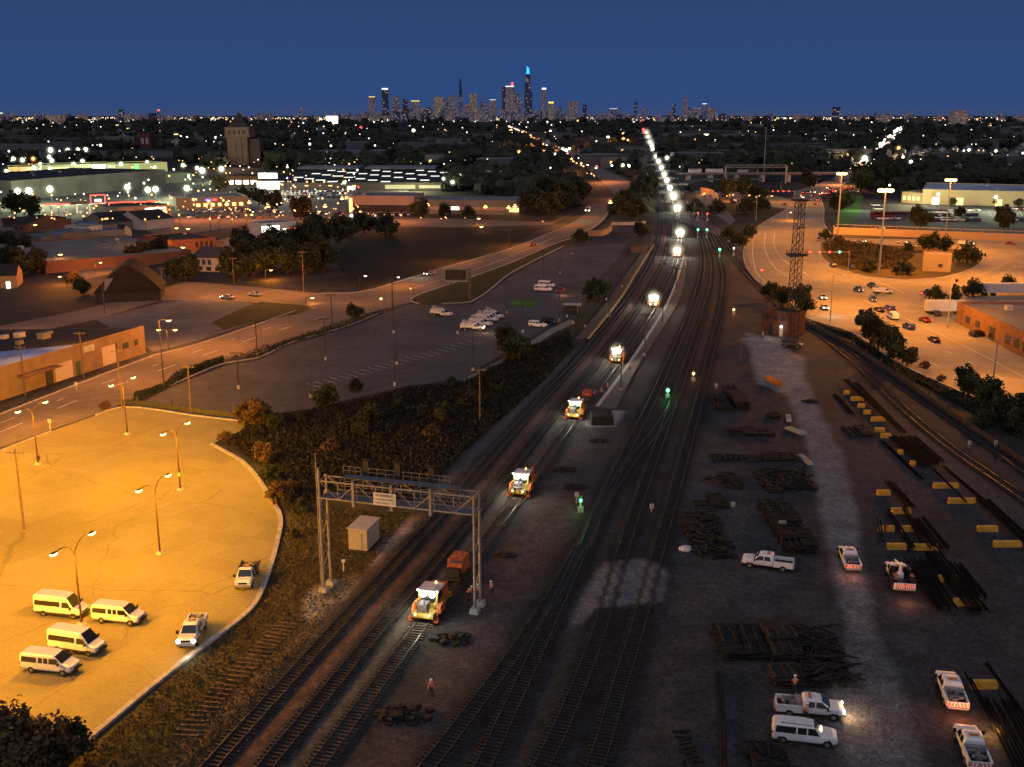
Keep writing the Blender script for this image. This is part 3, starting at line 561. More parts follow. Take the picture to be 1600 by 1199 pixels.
# white number boards
def board(label, u, v, vt, w=.55, hh=.7):
    e, p, h = pole_thing('number_board', label, 'track sign', u, v, vt, kind='grey'); b = MB(); b.box((0, -.05, h), (w, .05, hh)); b.build('board', M('white_sign_paint', (.62, .6, .6), .6, .15), e)
    b = MB(); [b.box((0, -.09, h+z), (w*.6, .02, .07)) for z in (-.2, 0, .2)]; b.build('numerals', DARKM, e)
for lb, u, v, vt in (('white number board between the right yard tracks', 1018, 800, 791), ('white number board next to the green signal', 901, 786, 773), ('white board by the right yard track near the sleeper racks', 1119, 608, 602), ('left one of two white boards by the curved sidings', 1514, 700, 692), ('right one of two white boards by the curved sidings', 1555, 700, 692), ('white street sign at the kerb of the bright lot', 79, 675, 658), ('white sign in front of the warehouse', 120, 612, 600), ('white marker at the sleeper pile by the white pickup', 1145, 795, 788)): board(lb, u, v, vt)

# ------------------------------------------------------------ signal gantry
def gantry():
    A = G(506, 925); B_ = G(742, 958); d = B_-A; Ln = d.length; rz = math.atan2(d.y, d.x)
    e = empty('signal_gantry', 'grey steel gantry with lattice truss, walkway and warning sign spanning the main line tracks', 'gantry', A, rz)
    h = hgt(506, 925, 778); h1 = h+2.1; D = 1.9     # bottom and top chord heights, depth of truss
    m = M('gantry_steel', (.27, .235, .22), .6, .25, 2, .2); dk = M('walkway_grating', (.13, .13, .13), .8, .3, 3)
    for k, x in enumerate((0, Ln)):
        b = MB()
        for y in (0, D): b.tube((x, y, .3), (x, y, h1+(1.6 if k == 0 and y == 0 else .2)), .17, .15, 8)
        z = .8; s = 0
        while z < h-1: b.tube((x, 0 if s else D, z), (x, D if s else 0, z+2.0), .05, n=5); b.tube((x, 0, z), (x, D, z), .04, n=5); z += 2.0; s ^= 1
        b.build('column', m, e); b = MB(); b.box((x, 0, .3), (1.1, 1.1, .7), top=.8); b.box((x, D, .3), (1.1, 1.1, .7), top=.8); b.build('concrete_footing', CONC, e)
    b = MB()
    for y in (0, D):
        for z in (h, h1): b.box((Ln/2, y, z), (Ln+.6, .16, .16))
        n = 8; st = Ln/n
        for i in range(n):
            x0, x1 = i*st, (i+1)*st; a, c = (h, h1) if i % 2 else (h1, h)
            b.tube((x0, y, a), (x1, y, c), .05, n=5); b.tube((x1, y, h), (x1, y, h1), .055, n=5)
    for i in range(9):
        x = i*Ln/8; b.tube((x, 0, h1), (x, D, h1), .05, n=5); b.tube((x, 0, h), (x, D, h), .05, n=5)
        if i < 8: b.tube((x, 0 if i % 2 else D, h1), (x+Ln/8, D if i % 2 else 0, h1), .045, n=5)
    for i in (2, 4, 6): b.box((i*Ln/8-.4, -.12, (h+h1)/2-.1), (.28, .2, h1-h+1.0))
    b.build('truss', m, e)
    b = MB(); b.box((Ln/2, D/2, h+.02), (Ln, D*.8, .05)); b.box((Ln*.5, D+.1, h1+.15), (Ln*.76, 1.2, .06)); b.build('walkway', dk, e)
    b = MB()
    for x0, x1 in ((.1, .22), (.27, .44), (.50, .66), (.70, .80)):
        for z in (.5, 1.0): b.tube((Ln*x0, D+.7, h1+.15+z), (Ln*x1, D+.7, h1+.15+z), .03, n=5)
        for q in range(4): x = Ln*(x0+(x1-x0)*q/3); b.tube((x, D+.7, h1+.1), (x, D+.7, h1+1.15), .03, n=5)
    for x0, x1 in ((.08, .92),):
        for z in (.6, 1.1): b.tube((Ln*x0, D*.9, h+z), (Ln*x1, D*.9, h+z), .03, n=5)
    b.build('handrail', m, e)
    for x in (.25, .46, .68):
        b = MB(); b.box((Ln*x, D+.9, h1+1.0), (.7, .3, 2.0)); b.box((Ln*x, D+1.05, h1+1.0), (.95, .05, 2.3)); b.tube((Ln*x, D+.8, h1-.8), (Ln*x, D+.8, h1+.2), .08); b.build('signal_head', DARKM, e)
    b = MB(); b.box((Ln*.44, -.28, h+.78), (2.75, .06, 1.5)); sg = b.build('warning_sign', M('dull_white_sign', (.62, .58, .58), .7, .12, 2), e)
    for t, z, s in (('WARNING', 1.1, .46), ('LOW CLEARANCE', .68, .30), ('THIS TRACK 7 12', .25, .32)):
        cu = bpy.data.curves.new('lettering', 'FONT'); cu.body = t; cu.size = s; cu.align_x = 'CENTER'; cu.extrude = .004; cu.materials.append(DARKM); t_ = link('lettering', cu); dg = bpy.context.evaluated_depsgraph_get(); me = bpy.data.meshes.new_from_object(t_.evaluated_get(dg)); bpy.data.objects.remove(t_)
        o = link('lettering', me, sg); o.location = (Ln*.44, -.325, h+z-.02); o.rotation_euler = (math.pi/2, 0, 0)
    b = MB(); b.tube((-.25, -.1, .3), (-.25, -.1, h1+3.4), .05, n=6); b.build('mast', m, e)
gantry()
# signal house next to the gantry, bin, small post
def utility_box():
    a = G(545, 860); c = G(574, 863); d = c-a; rz = math.atan2(d.y, d.x); W = d.length; e = empty('equipment_cabin', 'pale metal equipment cabin with grey roof left of the tracks behind the gantry', 'equipment cabin', (a+c)/2, rz)
    h = hgt(560, 862, 830); m = M('tan_sheet_metal', (.30, .27, .25), .6, .12, 2)
    b = MB(); b.box((0, 2.2, h/2+.15), (W, 4.4, h)); b.build('cabin_body', m, e)
    b = MB(); b.box((0, 2.2, h+.22), (W+.25, 4.7, .14)); b.build('roof', M('cabin_roof', (.33, .31, .32), .6, .1), e)
    b = MB(); b.box((.1, -.03, h*.48), (.9, .06, h*.8)); b.build('door', m, e); b = MB(); b.box((0, 2.2, .08), (W+.6, 5, .16)); b.build('plinth', DARKM, e)
utility_box()
b = MB(); b.tube((0, 0, 0), (0, 0, 1.4), .1, .08); b.box((0, 0, 1.4), (.4, .3, .3)); o = b.build('marker_post', M('white_post', (.6, .58, .5))); o.location = G(537, 893); tag(o, 'small white marker post between the cabin and the gantry', 'post')
# ------------------------------------------------------------ vehicles : +X is forward, origin on the ground under the middle
WHITEP = M('white_vehicle_paint', (.74, .73, .73), .35, .10, 1.1, 0, 0, .5); GLASS = M('dark_vehicle_glass', (.012, .013, .016), .12, .1, 2, 0, 0, .6); TRIM = M('black_trim', (.02, .02, .02), .6, .2); RIM = M('wheel_rim', (.33, .32, .31), .4, .2, 5, .6)
LENS = M('clear_lens', (.55, .55, .55), .2, .1); REDL = M('red_lens', (.25, .01, .01), .25, .1); HL_ON = EM('lit_headlight', (1, .93, .75), 14); TL_ON = EM('lit_tail_light', (1, .06, .03), 5); HL_FAR = EM('lit_headlight_far', (1, .9, .68), 6)
BLACKP = M('black_vehicle_paint', (.02, .02, .023), .3, .1, 2, 0, 0, .5); REDP = M('red_vehicle_paint', (.22, .02, .02), .35, .1, 2); SILV = M('silver_vehicle_paint', (.4, .4, .41), .35, .1, 2, .3); BLUEP = M('blue_vehicle_paint', (.03, .05, .14), .35, .1, 2)
def ring(x, w, zb, zm, wt, zt):
    """car cross section: width w at belt zm, narrowing to wt at the top zt"""
    a = w/2; t = wt/2
    R = [(a*.88, zb), (a*.985, zb+.16), (a, (zb+zm)/2), (a*.985, zm), (t+(a-t)*.12, zt-(zt-zm)*.14), (t*.86, zt), ]
    return [(x, y, z) for y, z in R]+[(x, -y, z) for y, z in reversed(R)]
def wheels(e, xs, half, r, wd=.26, dually=False):
    for x in xs:
        for s in (-1, 1):
            b = MB(); b.tube((x, s*(half-wd), r), (x, s*half, r), r, r, 18); wl = b.build('wheel', BLACK, e)
            b = MB(); b.tube((x, s*(half-.04), r), (x, s*(half+.012), r), r*.58, r*.5, 12); b.build('rim', RIM, wl)
            b = MB(); b.tube((x, s*(half-wd), r+.02), (x, s*(half-.03), r+.02), r*1.16, r*1.16, 18); b.build('wheel_arch', TRIM, wl)
def side_win(e, x0, x1, z0, z1, y0, y1, slant0=0, slant1=0, name='side_window', m=None):
    for s in (-1, 1):
        b = MB(); P = [(x0, s*y0, z0), (x1, s*y0, z0), (x1-slant1, s*y1, z1), (x0+slant0, s*y1, z1)]
        b.add(P+[(p[0], p[1]-s*.05, p[2]) for p in P], [(0, 1, 2, 3), (4, 5, 6, 7), (0, 1, 5, 4), (1, 2, 6, 5), (2, 3, 7, 6), (3, 0, 4, 7)]); b.build(name, m or GLASS, e)
def glassq(e, name, xa, za, wa, xb, zb, wb, off=.02):
    d = Vector((xb-xa, 0, zb-za)).normalized(); n = Vector((-d.z, 0, d.x)); n = n*(1 if n.z > 0 or (abs(n.z) < 1e-6) else -1)
    if name == 'windshield' and n.x < 0 or name == 'rear_window' and n.x > 0: n = -n
    P = [Vector((xa, -wa/2, za)), Vector((xa, wa/2, za)), Vector((xb, wb/2, zb)), Vector((xb, -wb/2, zb))]; b = MB()
    b.add([p+n*off for p in P]+[p-n*.03 for p in P], [(0, 1, 2, 3), (4, 5, 6, 7), (0, 1, 5, 4), (1, 2, 6, 5), (2, 3, 7, 6), (3, 0, 4, 7)]); b.build(name, GLASS, e)
def lights_(e, xf, xr, w, zf, zr, on=False, tail=False, size=.16, rh=.3):
    for s in (-1, 1):
        b = MB(); b.ball((xf-.03, s*(w/2-.24), zf), size, 8, 5, sx=.4, sy=1.25) ; b.build('headlight', HL_ON if on else LENS, e)
        b = MB(); b.box((xr+.02, s*(w/2-.12), zr), (.09, .18, rh)); b.build('tail_light', TL_ON if tail else REDL, e)
def make_van(kind):
    L_, W, Hh = (5.7, 2.02, 2.12) if kind == 0 else (5.9, 2.06, 2.5); f = L_/2; e = empty('passenger_van', 'x', 'van')
    z = .38; R = []; nose = 1.05 if kind == 0 else .95
    for x, zb, zm, wt, zt, w in ((-f, z+.12, 1.15, W*.80, Hh-.12, W*.93), (-f+.12, z, 1.18, W*.84, Hh-.03, W), (-f+.7, z, 1.18, W*.86, Hh, W), (0, z, 1.18, W*.86, Hh, W), (f-nose-1.0, z, 1.18, W*.84, Hh-.02, W), (f-nose-.82, z, 1.18, W*.82, Hh-.10, W), (f-nose+.02, z, 1.14, W*.84, 1.32, W), (f-.35, z, 1.0, W*.78, 1.12, W*.95), (f-.08, z+.05, .82, W*.72, .98, W*.86), (f, z+.12, .7, W*.66, .86, W*.76)): R.append(ring(x, w, zb, zm, wt, zt))
    b = MB(); b.loft(R); b.build('body', WHITEP, e, smooth=False)
    glassq(e, 'windshield', f-nose+.02, 1.34, W*.80, f-nose-.80, Hh-.14, W*.72); glassq(e, 'rear_window', -f+.02, 1.28, W*.7, -f+.04, Hh-.3, W*.64)
    y0, y1 = W/2*1.0+.004, W/2*.93; zt = Hh-.33 if kind == 0 else Hh-.6
    if kind == 0:
        side_win(e, f-nose-1.35, f-nose-.15, 1.25, zt, y0, y1, 0, .42); side_win(e, f-nose-1.95, f-nose-1.5, 1.25, zt, y0, y1); side_win(e, f-nose-2.55, f-nose-2.08, 1.25, zt, y0, y1); side_win(e, -f+.2, f-nose-2.75, 1.25, zt, y0, y1, .05, 0)
    else:
        side_win(e, f-nose-1.3, f-nose-.1, 1.3, zt, y0, y1, 0, .5); side_win(e, -f+.2, f-nose-1.55, 1.35, zt, y0, y1, .08, 0)
        b = MB(); [b.box((0, s*(W/2+.01), z+.1), (L_*.9, .05, .22)) for s in (-1, 1)]; b.build('side_skirt', TRIM, e)
    wheels(e, (-f+1.25, f-.95), W/2+.01, .37); lights_(e, f-.03, -f, W, .92, 1.1)
    b = MB(); b.box((f+.02, 0, .5), (.16, W*.86, .26)); b.box((f-.02, 0, .76), (.08, W*.5, .2)); b.build('front_bumper', TRIM, e); b = MB(); b.box((-f-.02, 0, .5), (.14, W*.9, .2)); b.build('rear_bumper', TRIM, e)
    for s in (-1, 1): b = MB(); b.box((f-nose-.2, s*(W/2+.16), 1.38), (.12, .26, .3)); b.build('mirror', TRIM, e)
    b = MB(); [b.box((x, s*(W/2+.006), .85), (.012, .008, .9)) for s in (-1, 1) for x in (f-nose-1.42, f-nose-.1, f-nose-2.65)]; b.build('door_seams', TRIM, e)
    return e
def make_pickup(kind='crew', bedstuff=False, chevron=False, on=False, tail=False, dark_bed=False, label='pickup truck'):
    L_, W = 6.2, 2.03; f = L_/2; e = empty('pickup_truck', 'x', 'pickup truck'); z = .55; Hh = 1.95; cf = f-1.25; cb = cf-(2.55 if kind == 'crew' else 1.75)
    R = [ring(x, w, zb, zm, wt, zt) for x, zb, zm, wt, zt, w in ((cb, z, 1.15, W*.76, Hh-.16, W), (cb+.22, z, 1.2, W*.78, Hh-.02, W), (cf-1.3, z, 1.2, W*.78, Hh, W), (cf-.85, z, 1.2, W*.76, Hh-.08, W), (cf-.02, z, 1.18, W*.84, 1.27, W), (f-.45, z, 1.12, W*.82, 1.24, W*.99), (f-.12, z, 1.05, W*.8, 1.16, W*.95), (f, z+.05, .98, W*.78, 1.08, W*.9))]
    b = MB(); b.loft(R); b.build('cab', WHITEP, e)
    glassq(e, 'windshield', cf-.04, 1.30, W*.78, cf-.82, Hh-.11, W*.70); glassq(e, 'rear_window', cb-.005, 1.32, W*.68, cb+.10, Hh-.25, W*.62)
    y0, y1 = W/2+.003, W/2*.86
    side_win(e, cf-1.35, cf-.3, 1.27, Hh-.2, y0, y1, 0, .5)
    if kind == 'crew': side_win(e, cb+.3, cf-1.48, 1.27, Hh-.2, y0, y1, .12, 0)
    bl = MB()
    if kind == 'flat':
        b = MB(); b.box(((cb-f)/2-.1, 0, 1.02), (cb+f-.1, 2.25, .12)); b.box((cb-.15, 0, 1.5), (.1, 1.9, .9)); [b.box(((cb-f)/2-.1, s*1.1, 1.25), (cb+f-.1, .06, .35)) for s in (-1, 1)]; b.build('flat_bed', BLACKP if dark_bed else WHITEP, e)
        b = MB(); b.box((-f+1.1, 0, .72), (2.2, .9, .4)); b.build('chassis', TRIM, e)
    else:
        t = .09; x0, x1 = -f, cb-.04; zc = 1.26; b = MB(); b.box(((x0+x1)/2, 0, .72), (x1-x0, W-.06, .3))
        for s in (-1, 1): b.box(((x0+x1)/2, s*(W/2-t), (z+zc)/2+.04), (x1-x0, 2*t, zc-z))
        b.box((x1-.06, 0, 1.05), (.1, W-.2, .45)); b.build('cargo_bed', WHITEP, e)
        b = MB(); b.box(((x0+x1)/2, 0, .885), (x1-x0-.2, W-.38, .03)); b.build('bed_liner', TRIM, e)
        b = MB(); b.box((x0+.02, 0, 1.0), (.1, W-.25, .5)); tg = b.build('tailgate', WHITEP, e)
        if chevron:
            for i in range(6):
                b = MB(); y = -.8+i*.32; sg = 1 if i < 3 else -1; b.add([(x0-.04, y, .8), (x0-.04, y+.14, .8), (x0-.04, y+.14+sg*.16, 1.2), (x0-.04, y+sg*.16, 1.2)], [(3, 2, 1, 0)]); b.build('chevron_stripe', M('orange_red_reflector', (.62, .10, .04), .4, .1), tg)
    if bedstuff:
        b = MB(); xx = (-f+cb)/2
        for k in range(7): b.box((xx+random.uniform(-.7, .7), random.uniform(-.6, .6), 1.1+random.uniform(0, .15)), (random.uniform(.3, .9), random.uniform(.2, .5), random.uniform(.2, .5)), random.uniform(0, 3))
        b.tube((xx-.8, .2, 1.2), (xx+.8, -.3, 1.45), .1); b.tube((xx-.5, -.6, 1.3), (xx-.5, .6, 1.3), .16); b.build('bed_cargo', M('mixed_cargo', (.16, .15, .15), .7, .9, 4), e)
        b = MB(); b.box((cb-.35, 0, 1.36), (.5, 1.75, .32)); b.build('tool_box', M('checker_plate', (.3, .3, .32), .4, .2, 5, .6), e)
    wheels(e, (-f+1.2, f-.98), W/2+.02, .42, .28); lights_(e, f-.02, -f, W, 1.0, 1.02, on, tail, .17 if not on else .22, .34)
    b = MB(); b.box((f+.04, 0, .66), (.18, W*.94, .24)); b.box((-f-.08, 0, .66), (.18, W*.9, .2)); b.build('bumper', GREY, e)
    b = MB(); b.box((f+.01, 0, 1.0), (.05, W*.5, .24)); b.build('grille', TRIM, e)
    for s in (-1, 1): b = MB(); b.box((cf-.3, s*(W/2+.2), 1.35), (.14, .28, .34)); b.build('mirror', TRIM, e)
    b = MB(); b.box((cf-1.9, 0, Hh+.04), (.3, .8, .09)); b.build('beacon_bar', M('amber_plastic', (.5, .2, .03)), e)
    b = MB(); [b.box((x, s*(W/2+.006), .92), (.012, .008, .62)) for s in (-1, 1) for x in (cb+.08, cf-1.41, cf-.12)]; b.build('door_seams', TRIM, e)
    return e
def make_suv(L_=5.5, W=2.0, Hh=1.9, paint=None, on=False, tail=False, name='sport_utility_vehicle', cat='car', sedan=False, detail=True):
    paint = paint or WHITEP; f = L_/2; e = empty(name, 'x', cat); z = .35; zm = .98 if not sedan else .86
    if sedan: S = ((-f, z+.1, .8, W*.8, .92, W*.86), (-f+.25, z, zm, W*.84, 1.0, W), (-f+.85, z, zm, W*.82, 1.03, W), (-f+1.5, z, zm, W*.68, Hh-.03, W), (0, z, zm, W*.68, Hh, W), (.35, z, zm, W*.68, Hh-.05, W), (1.05, z, zm-.02, W*.8, .96, W), (f-.4, z, .8, W*.78, .84, W*.96), (f, z+.1, .62, W*.7, .7, W*.82))
    else: S = ((-f, z+.1, 1.0, W*.72, Hh-.35, W*.92), (-f+.15, z, zm+.1, W*.76, Hh-.06, W), (-f+.7, z, zm+.1, W*.78, Hh, W), (0, z, zm+.1, W*.78, Hh, W), (f-2.1, z, zm+.1, W*.76, Hh-.08, W), (f-1.3, z, zm+.06, W*.84, 1.2, W), (f-.4, z, 1.0, W*.8, 1.08, W*.97), (f-.06, z+.05, .85, W*.74, .95, W*.9), (f, z+.12, .7, W*.7, .85, W*.84))
    b = MB(); b.loft([ring(x, w, zb, m_, wt, zt) for x, zb, m_, wt, zt, w in S]); b.build('body', paint, e)
    y0, y1 = W/2+.003, W/2*(.86 if not sedan else .75)
    if sedan: glassq(e, 'windshield', 1.03, .98, W*.74, .37, Hh-.07, W*.6); glassq(e, 'rear_window', -f+.88, 1.05, W*.72, -f+1.47, Hh-.06, W*.6); side_win(e, -f+1.0, .95, .9, Hh-.14, y0, y1, .5, .6)
    else:
        glassq(e, 'windshield', f-1.33, 1.23, W*.78, f-2.07, Hh-.11, W*.7); glassq(e, 'rear_window', -f+.02, 1.2, W*.7, -f+.1, Hh-.2, W*.62)
        side_win(e, f-2.6, f-1.55, 1.16, Hh-.2, y0, y1, 0, .45); side_win(e, f-3.5, f-2.72, 1.16, Hh-.2, y0, y1); side_win(e, -f+.25, f-3.65, 1.16, Hh-.2, y0, y1, .1, 0)
        if detail: b = MB(); [b.tube((-f+.7, s*.7, Hh+.07), (f-2.3, s*.7, Hh+.05), .03, n=5) for s in (-1, 1)]; b.build('roof_rack', TRIM, e)
    wheels(e, (-f+.95, f-.9), W/2+.01, .35 if sedan else .39, .24); lights_(e, f, -f, W, .72 if sedan else .85, .82 if sedan else 1.1, on, tail, .15, .2)
    b = MB(); b.box((f+.01, 0, .5), (.1, W*.8, .2)); b.box((-f-.01, 0, .5), (.1, W*.84, .2)); b.build('bumper', TRIM, e)
    return e
def make_crane_truck():
    e = make_pickup('flat', dark_bed=True); e.name = 'crane_truck'; e['category'] = 'truck'
    b = MB(); b.box((-1.0, .1, 1.35), (.6, .6, .6)); b.tube((-1.0, .1, 1.5), (-1.0, .1, 2.5), .2, .16); b.tube((-1.0, .1, 2.45), (.3, .5, 2.55), .13, .09); b.build('crane_boom', WHITEP, e)
    b = MB(); b.box((-3.15, 0, .95), (.08, 2.2, .75)); p = b.build('rear_panel', WHITEP, e)
    for i in range(10): b = MB(); y = -1.05+i*.21; sg = 1 if i < 5 else -1; b.add([(-3.21, y, .62), (-3.21, y+.1, .62), (-3.21, y+.1+sg*.18, 1.28), (-3.21, y+sg*.18, 1.28)], [(3, 2, 1, 0)]); b.build('chevron_stripe', M('orange_red_reflector', (.62, .10, .04), .4, .1), p)
    b = MB(); [b.box((x, s*.85, 1.5), (.9, .45, .8)) for x in (-.2, -2.2) for s in (-1, 1)]; b.build('tool_locker', BLACKP, e); return e
def make_utility_truck(on=False):
    e = make_pickup('flat', on=on, tail=on); e.name = 'utility_truck'; e['category'] = 'truck'
    b = MB(); [b.box((-1.6, s*.82, 1.55), (2.9, .5, 1.0)) for s in (-1, 1)]; b.build('service_body', WHITEP, e)
    b = MB(); [b.box((x, s*1.08, 1.55), (.8, .02, .75)) for x in (-2.6, -1.6, -.6) for s in (-1, 1)]; b.build('locker_door', M('pale_grey_paint', (.5, .5, .5)), e)
    b = MB(); b.tube((-1.7, 0, 1.2), (-1.7, 0, 2.6), .25, .2); b.tube((-1.7, 0, 2.5), (.8, .2, 2.35), .14, .12); b.box((-2.3, 0, 2.5), (.9, .8, .7)); b.build('lift_boom', GREY, e); return e

def at(proto, r, f, label, group=None, scale=1, z=.0):
    a = G(*r); c = G(*f); p = (a+c)/2; p.z = z; return put(proto, p, math.atan2(c.y-a.y, c.x-a.x), label, group, scale)
van0 = make_van(0); van1 = make_van(1); VG = 'white passenger vans parked under the sodium lamps'
at(van0, (48, 1045), (114, 1052), 'white passenger van parked nearest to the bottom left tree with its headlights lit', VG, z=.1)
at(van0, (152, 968), (222, 975), 'white passenger van standing right of the lamp pole with a black grille', VG, z=.1)
at(van1, (64, 957), (132, 964), 'white high roof van with black side skirt left of the lamp pole', VG, z=.1)
at(van1, (88, 1012), (156, 1022), 'white van between the lamp pole and the nearest van, second from the bottom', VG, z=.1)
pk_on = make_pickup('crew', bedstuff=True, on=True); pk_flat = make_pickup('flat', dark_bed=True, bedstuff=True); pk = make_pickup('crew', bedstuff=False); pk_ch = make_pickup('crew', bedstuff=True, chevron=True); pk_tail = make_pickup('crew', chevron=True, tail=True, bedstuff=True)
at(pk_on, (312, 975), (291, 1018), 'white pickup with both headlights lit and cargo in the bed beside the lot kerb', z=.1)
at(pk_flat, (396, 886), (377, 932), 'white flatbed truck with a black bed at the kerb of the bright lot', z=.1)
at(pk, (1239, 892), (1160, 882), 'white crew cab pickup standing side on in the gravel yard', 'parked white pickups in the yard'); at(pk_ch, (1332, 895), (1321, 868), 'white pickup seen from behind with orange chevrons at the pale gravel drive')
at(pk_tail, (1494, 1112), (1477, 1068), 'white pickup with red tail lights lit and striped tailgate'); at(pk_ch, (1530, 1210), (1506, 1150), 'white pickup cut by the bottom edge with cargo in its bed')
at(pk_on, (1220, 1112), (1308, 1120), 'white pickup with work gear in its bed parked right in front of the sleeper stacks')
suv = make_suv(5.7, 2.02, 1.92); at(suv, (1212, 1152), (1300, 1162), 'long white estate with roof rack parked beside the loaded pickup')
ct = make_crane_truck(); at(ct, (1416, 938), (1392, 885), 'white crane truck with dark bed and striped rear panel', scale=(1.1, 1.12, 1.1))
ut = make_utility_truck(); ut2 = make_utility_truck(True); UG = 'white utility trucks parked in the commuter lot'
at(ut, (674, 493), (706, 496), 'white utility truck parked alone left of the group', UG); at(ut2, (720, 516), (757, 517), 'white utility truck with red tail and lit headlight nearest in the row', UG, z=.0)
for i, (r, f) in enumerate((((736, 508), (766, 511)), ((746, 501), (776, 504)), ((757, 495), (786, 500)))): at(ut, r, f, 'white utility truck, %s behind the one with lit headlight' % ORD[i], UG)
wsuv = make_suv(4.8, 1.9, 1.75, detail=False); at(wsuv, (826, 510), (855, 513), 'white estate car parked by the path'); dsuv = make_suv(4.8, 1.9, 1.7, paint=BLACKP, detail=False); at(dsuv, (848, 504), (870, 508), 'black car parked behind the white estate car')
at(van0, (836, 455), (862, 456), 'white passenger van in front in the commuter lot', 'vans at the far side of the commuter lot'); at(van0, (842, 448), (868, 450), 'white passenger van behind the other in the commuter lot', 'vans at the far side of the commuter lot')
sed_t = make_suv(4.6, 1.85, 1.45, paint=SILV, sedan=True, name='car', tail=True, on=True); sed = make_suv(4.6, 1.85, 1.45, paint=SILV, sedan=True, name='car'); sed_b = make_suv(4.6, 1.85, 1.45, paint=BLACKP, sedan=True, name='car', tail=True); sed_r = make_suv(4.6, 1.85, 1.45, paint=REDP, sedan=True, name='car', tail=True); bsuv = make_suv(4.9, 1.95, 1.8, paint=BLUEP, name='car', tail=True, detail=False)
at(sed_r, (882, 453), (868, 461), 'small car with red tail lights near the white vans in the commuter lot'); at(suv, (1100, 5000), (1110, 5000), 'x') if False else None
at(dsuv, (1224, 541), (1252, 544), 'dark car parked beside the lattice tower'); at(sed_t, (366, 468), (346, 467), 'silver car with lit lamps turning at the crossroad'); at(sed, (386, 462), (411, 464), 'pale car waiting at the crossroad'); at(sed_t, (682, 428), (660, 432), 'silver car with bright headlights driving down the main road by the billboard'); at(sed_r, (826, 388), (840, 383), 'red lit car driving up towards the road bridge')
bt = make_utility_truck(True); at(bt, (925, 326), (912, 338), 'truck with glaring headlights coming off the road bridge', scale=1.3)
# cars on the junction
JC = [(sed_t, (1281, 463), (1290, 472), 'first of two oncoming cars with white headlights left on the junction'), (sed_t, (1284, 479), (1293, 488), 'second of two oncoming cars with white headlights, nearer to the sidings'), (sed_t, (1340, 495), (1352, 503), 'oncoming car half hidden behind the tree by the sidings'), (sed_t, (1384, 518), (1400, 528), 'oncoming car right of the big tree by the sidings'),
      (sed_b, (1380, 490), (1366, 484), 'dark car first in the queue at the red light'), (bsuv, (1395, 488), (1384, 483), 'blue car next to it at the head of the queue'), (van0, (1402, 503), (1388, 494), 'white van waiting in the queue'), (bsuv, (1428, 518), (1412, 510), 'dark blue car behind the white van'), (sed_r, (1452, 506), (1437, 500), 'red car in the outer lane of the queue'), (sed_b, (1467, 538), (1452, 530), 'last dark car approaching the queue'),
      (dsuv, (1515, 527), (1540, 524), 'black car parked in front of the brick shop'), (dsuv, (1546, 530), (1572, 536), 'dark car parked at the corner of the brick shop'), (ut, (1362, 460), (1396, 459), 'flat truck crossing the junction'), (bsuv, (1462, 461), (1438, 460), 'dark blue car beside the red traffic light'),
      (sed_t, (1338, 378), (1352, 380), 'silver car entering the curved ramp'), (sed_t, (1402, 381), (1415, 381), 'pale car on the ramp behind the island trees'), (ut2, (1488, 384), (1530, 384), 'pale truck on the ramp behind the round bush'), (sed_r, (1568, 382), (1588, 383), 'red car on the ramp at the right edge')]
for p, r, f, lb in JC:
    o = at(p, r, f, lb)
for i, (u, v) in enumerate([(1228, 322), (1242, 318), (1252, 314), (1258, 321), (1264, 315), (1270, 309), (1275, 322), (1246, 324), (1236, 312), (1280, 306)]):
    at([sed_r, sed_t, sed_b][i % 3], (u, v), (u+(3 if i % 3 else -3), v-3), '%s car from the left in the evening queue beyond the lattice tower' % ORD[i], 'cars queueing beyond the lattice tower')
# headlight and tail light pools
for u, v, c, pw in ((300, 1034, (1, .9, .7), 120), (1322, 1122, (1, .6, .3), 350), (1500, 1128, (1, .25, .1), 220), (1420, 945, (1, .35, .15), 160), (1330, 905, (1, .3, .12), 80), (762, 522, (1, .55, .3), 500), (880, 462, (1, .4, .2), 300), (1545, 1150, (1, .5, .15), 260), (1300, 495, WHITE, 600), (655, 436, WHITE, 500), (912, 346, (1, .8, .5), 2500)):
    q = G(u, v); lamp((q.x, q.y, 1.2 if pw < 400 else 3), c, pw, .3)
# ------------------------------------------------------------ people
HIVIS = M('orange_hi_vis_cloth', (.75, .13, .04), .8, .15, 6); SKIN = M('skin', (.45, .26, .18), .6, .1, 5); DENIM = M('dark_work_trousers', (.03, .035, .05), .85, .2, 6); HELM = M('white_hard_hat', (.75, .74, .70), .35, .05)
def skinned(name, nodes, edges, mat, parent, sub=1):
    me = bpy.data.meshes.new(name); me.from_pydata([n[0] for n in nodes], edges, []); me.materials.append(mat); o = link(name, me, parent)
    md = o.modifiers.new('Skin', 'SKIN'); o.modifiers.new('Sub', 'SUBSURF').levels = sub; o.modifiers['Sub'].render_levels = sub
    for i, n in enumerate(nodes):
        r = n[1]; me.skin_vertices[0].data[i].radius = (r, r) if not isinstance(r, tuple) else r; me.skin_vertices[0].data[i].use_root = (i == 0)
    dg = bpy.context.evaluated_depsgraph_get(); dg.update(); nm = bpy.data.meshes.new_from_object(o.evaluated_get(dg)); o.modifiers.clear(); o.data = nm
    if not nm.materials: nm.materials.append(mat)
    nm.polygons.foreach_set('use_smooth', [True]*len(nm.polygons)); return o
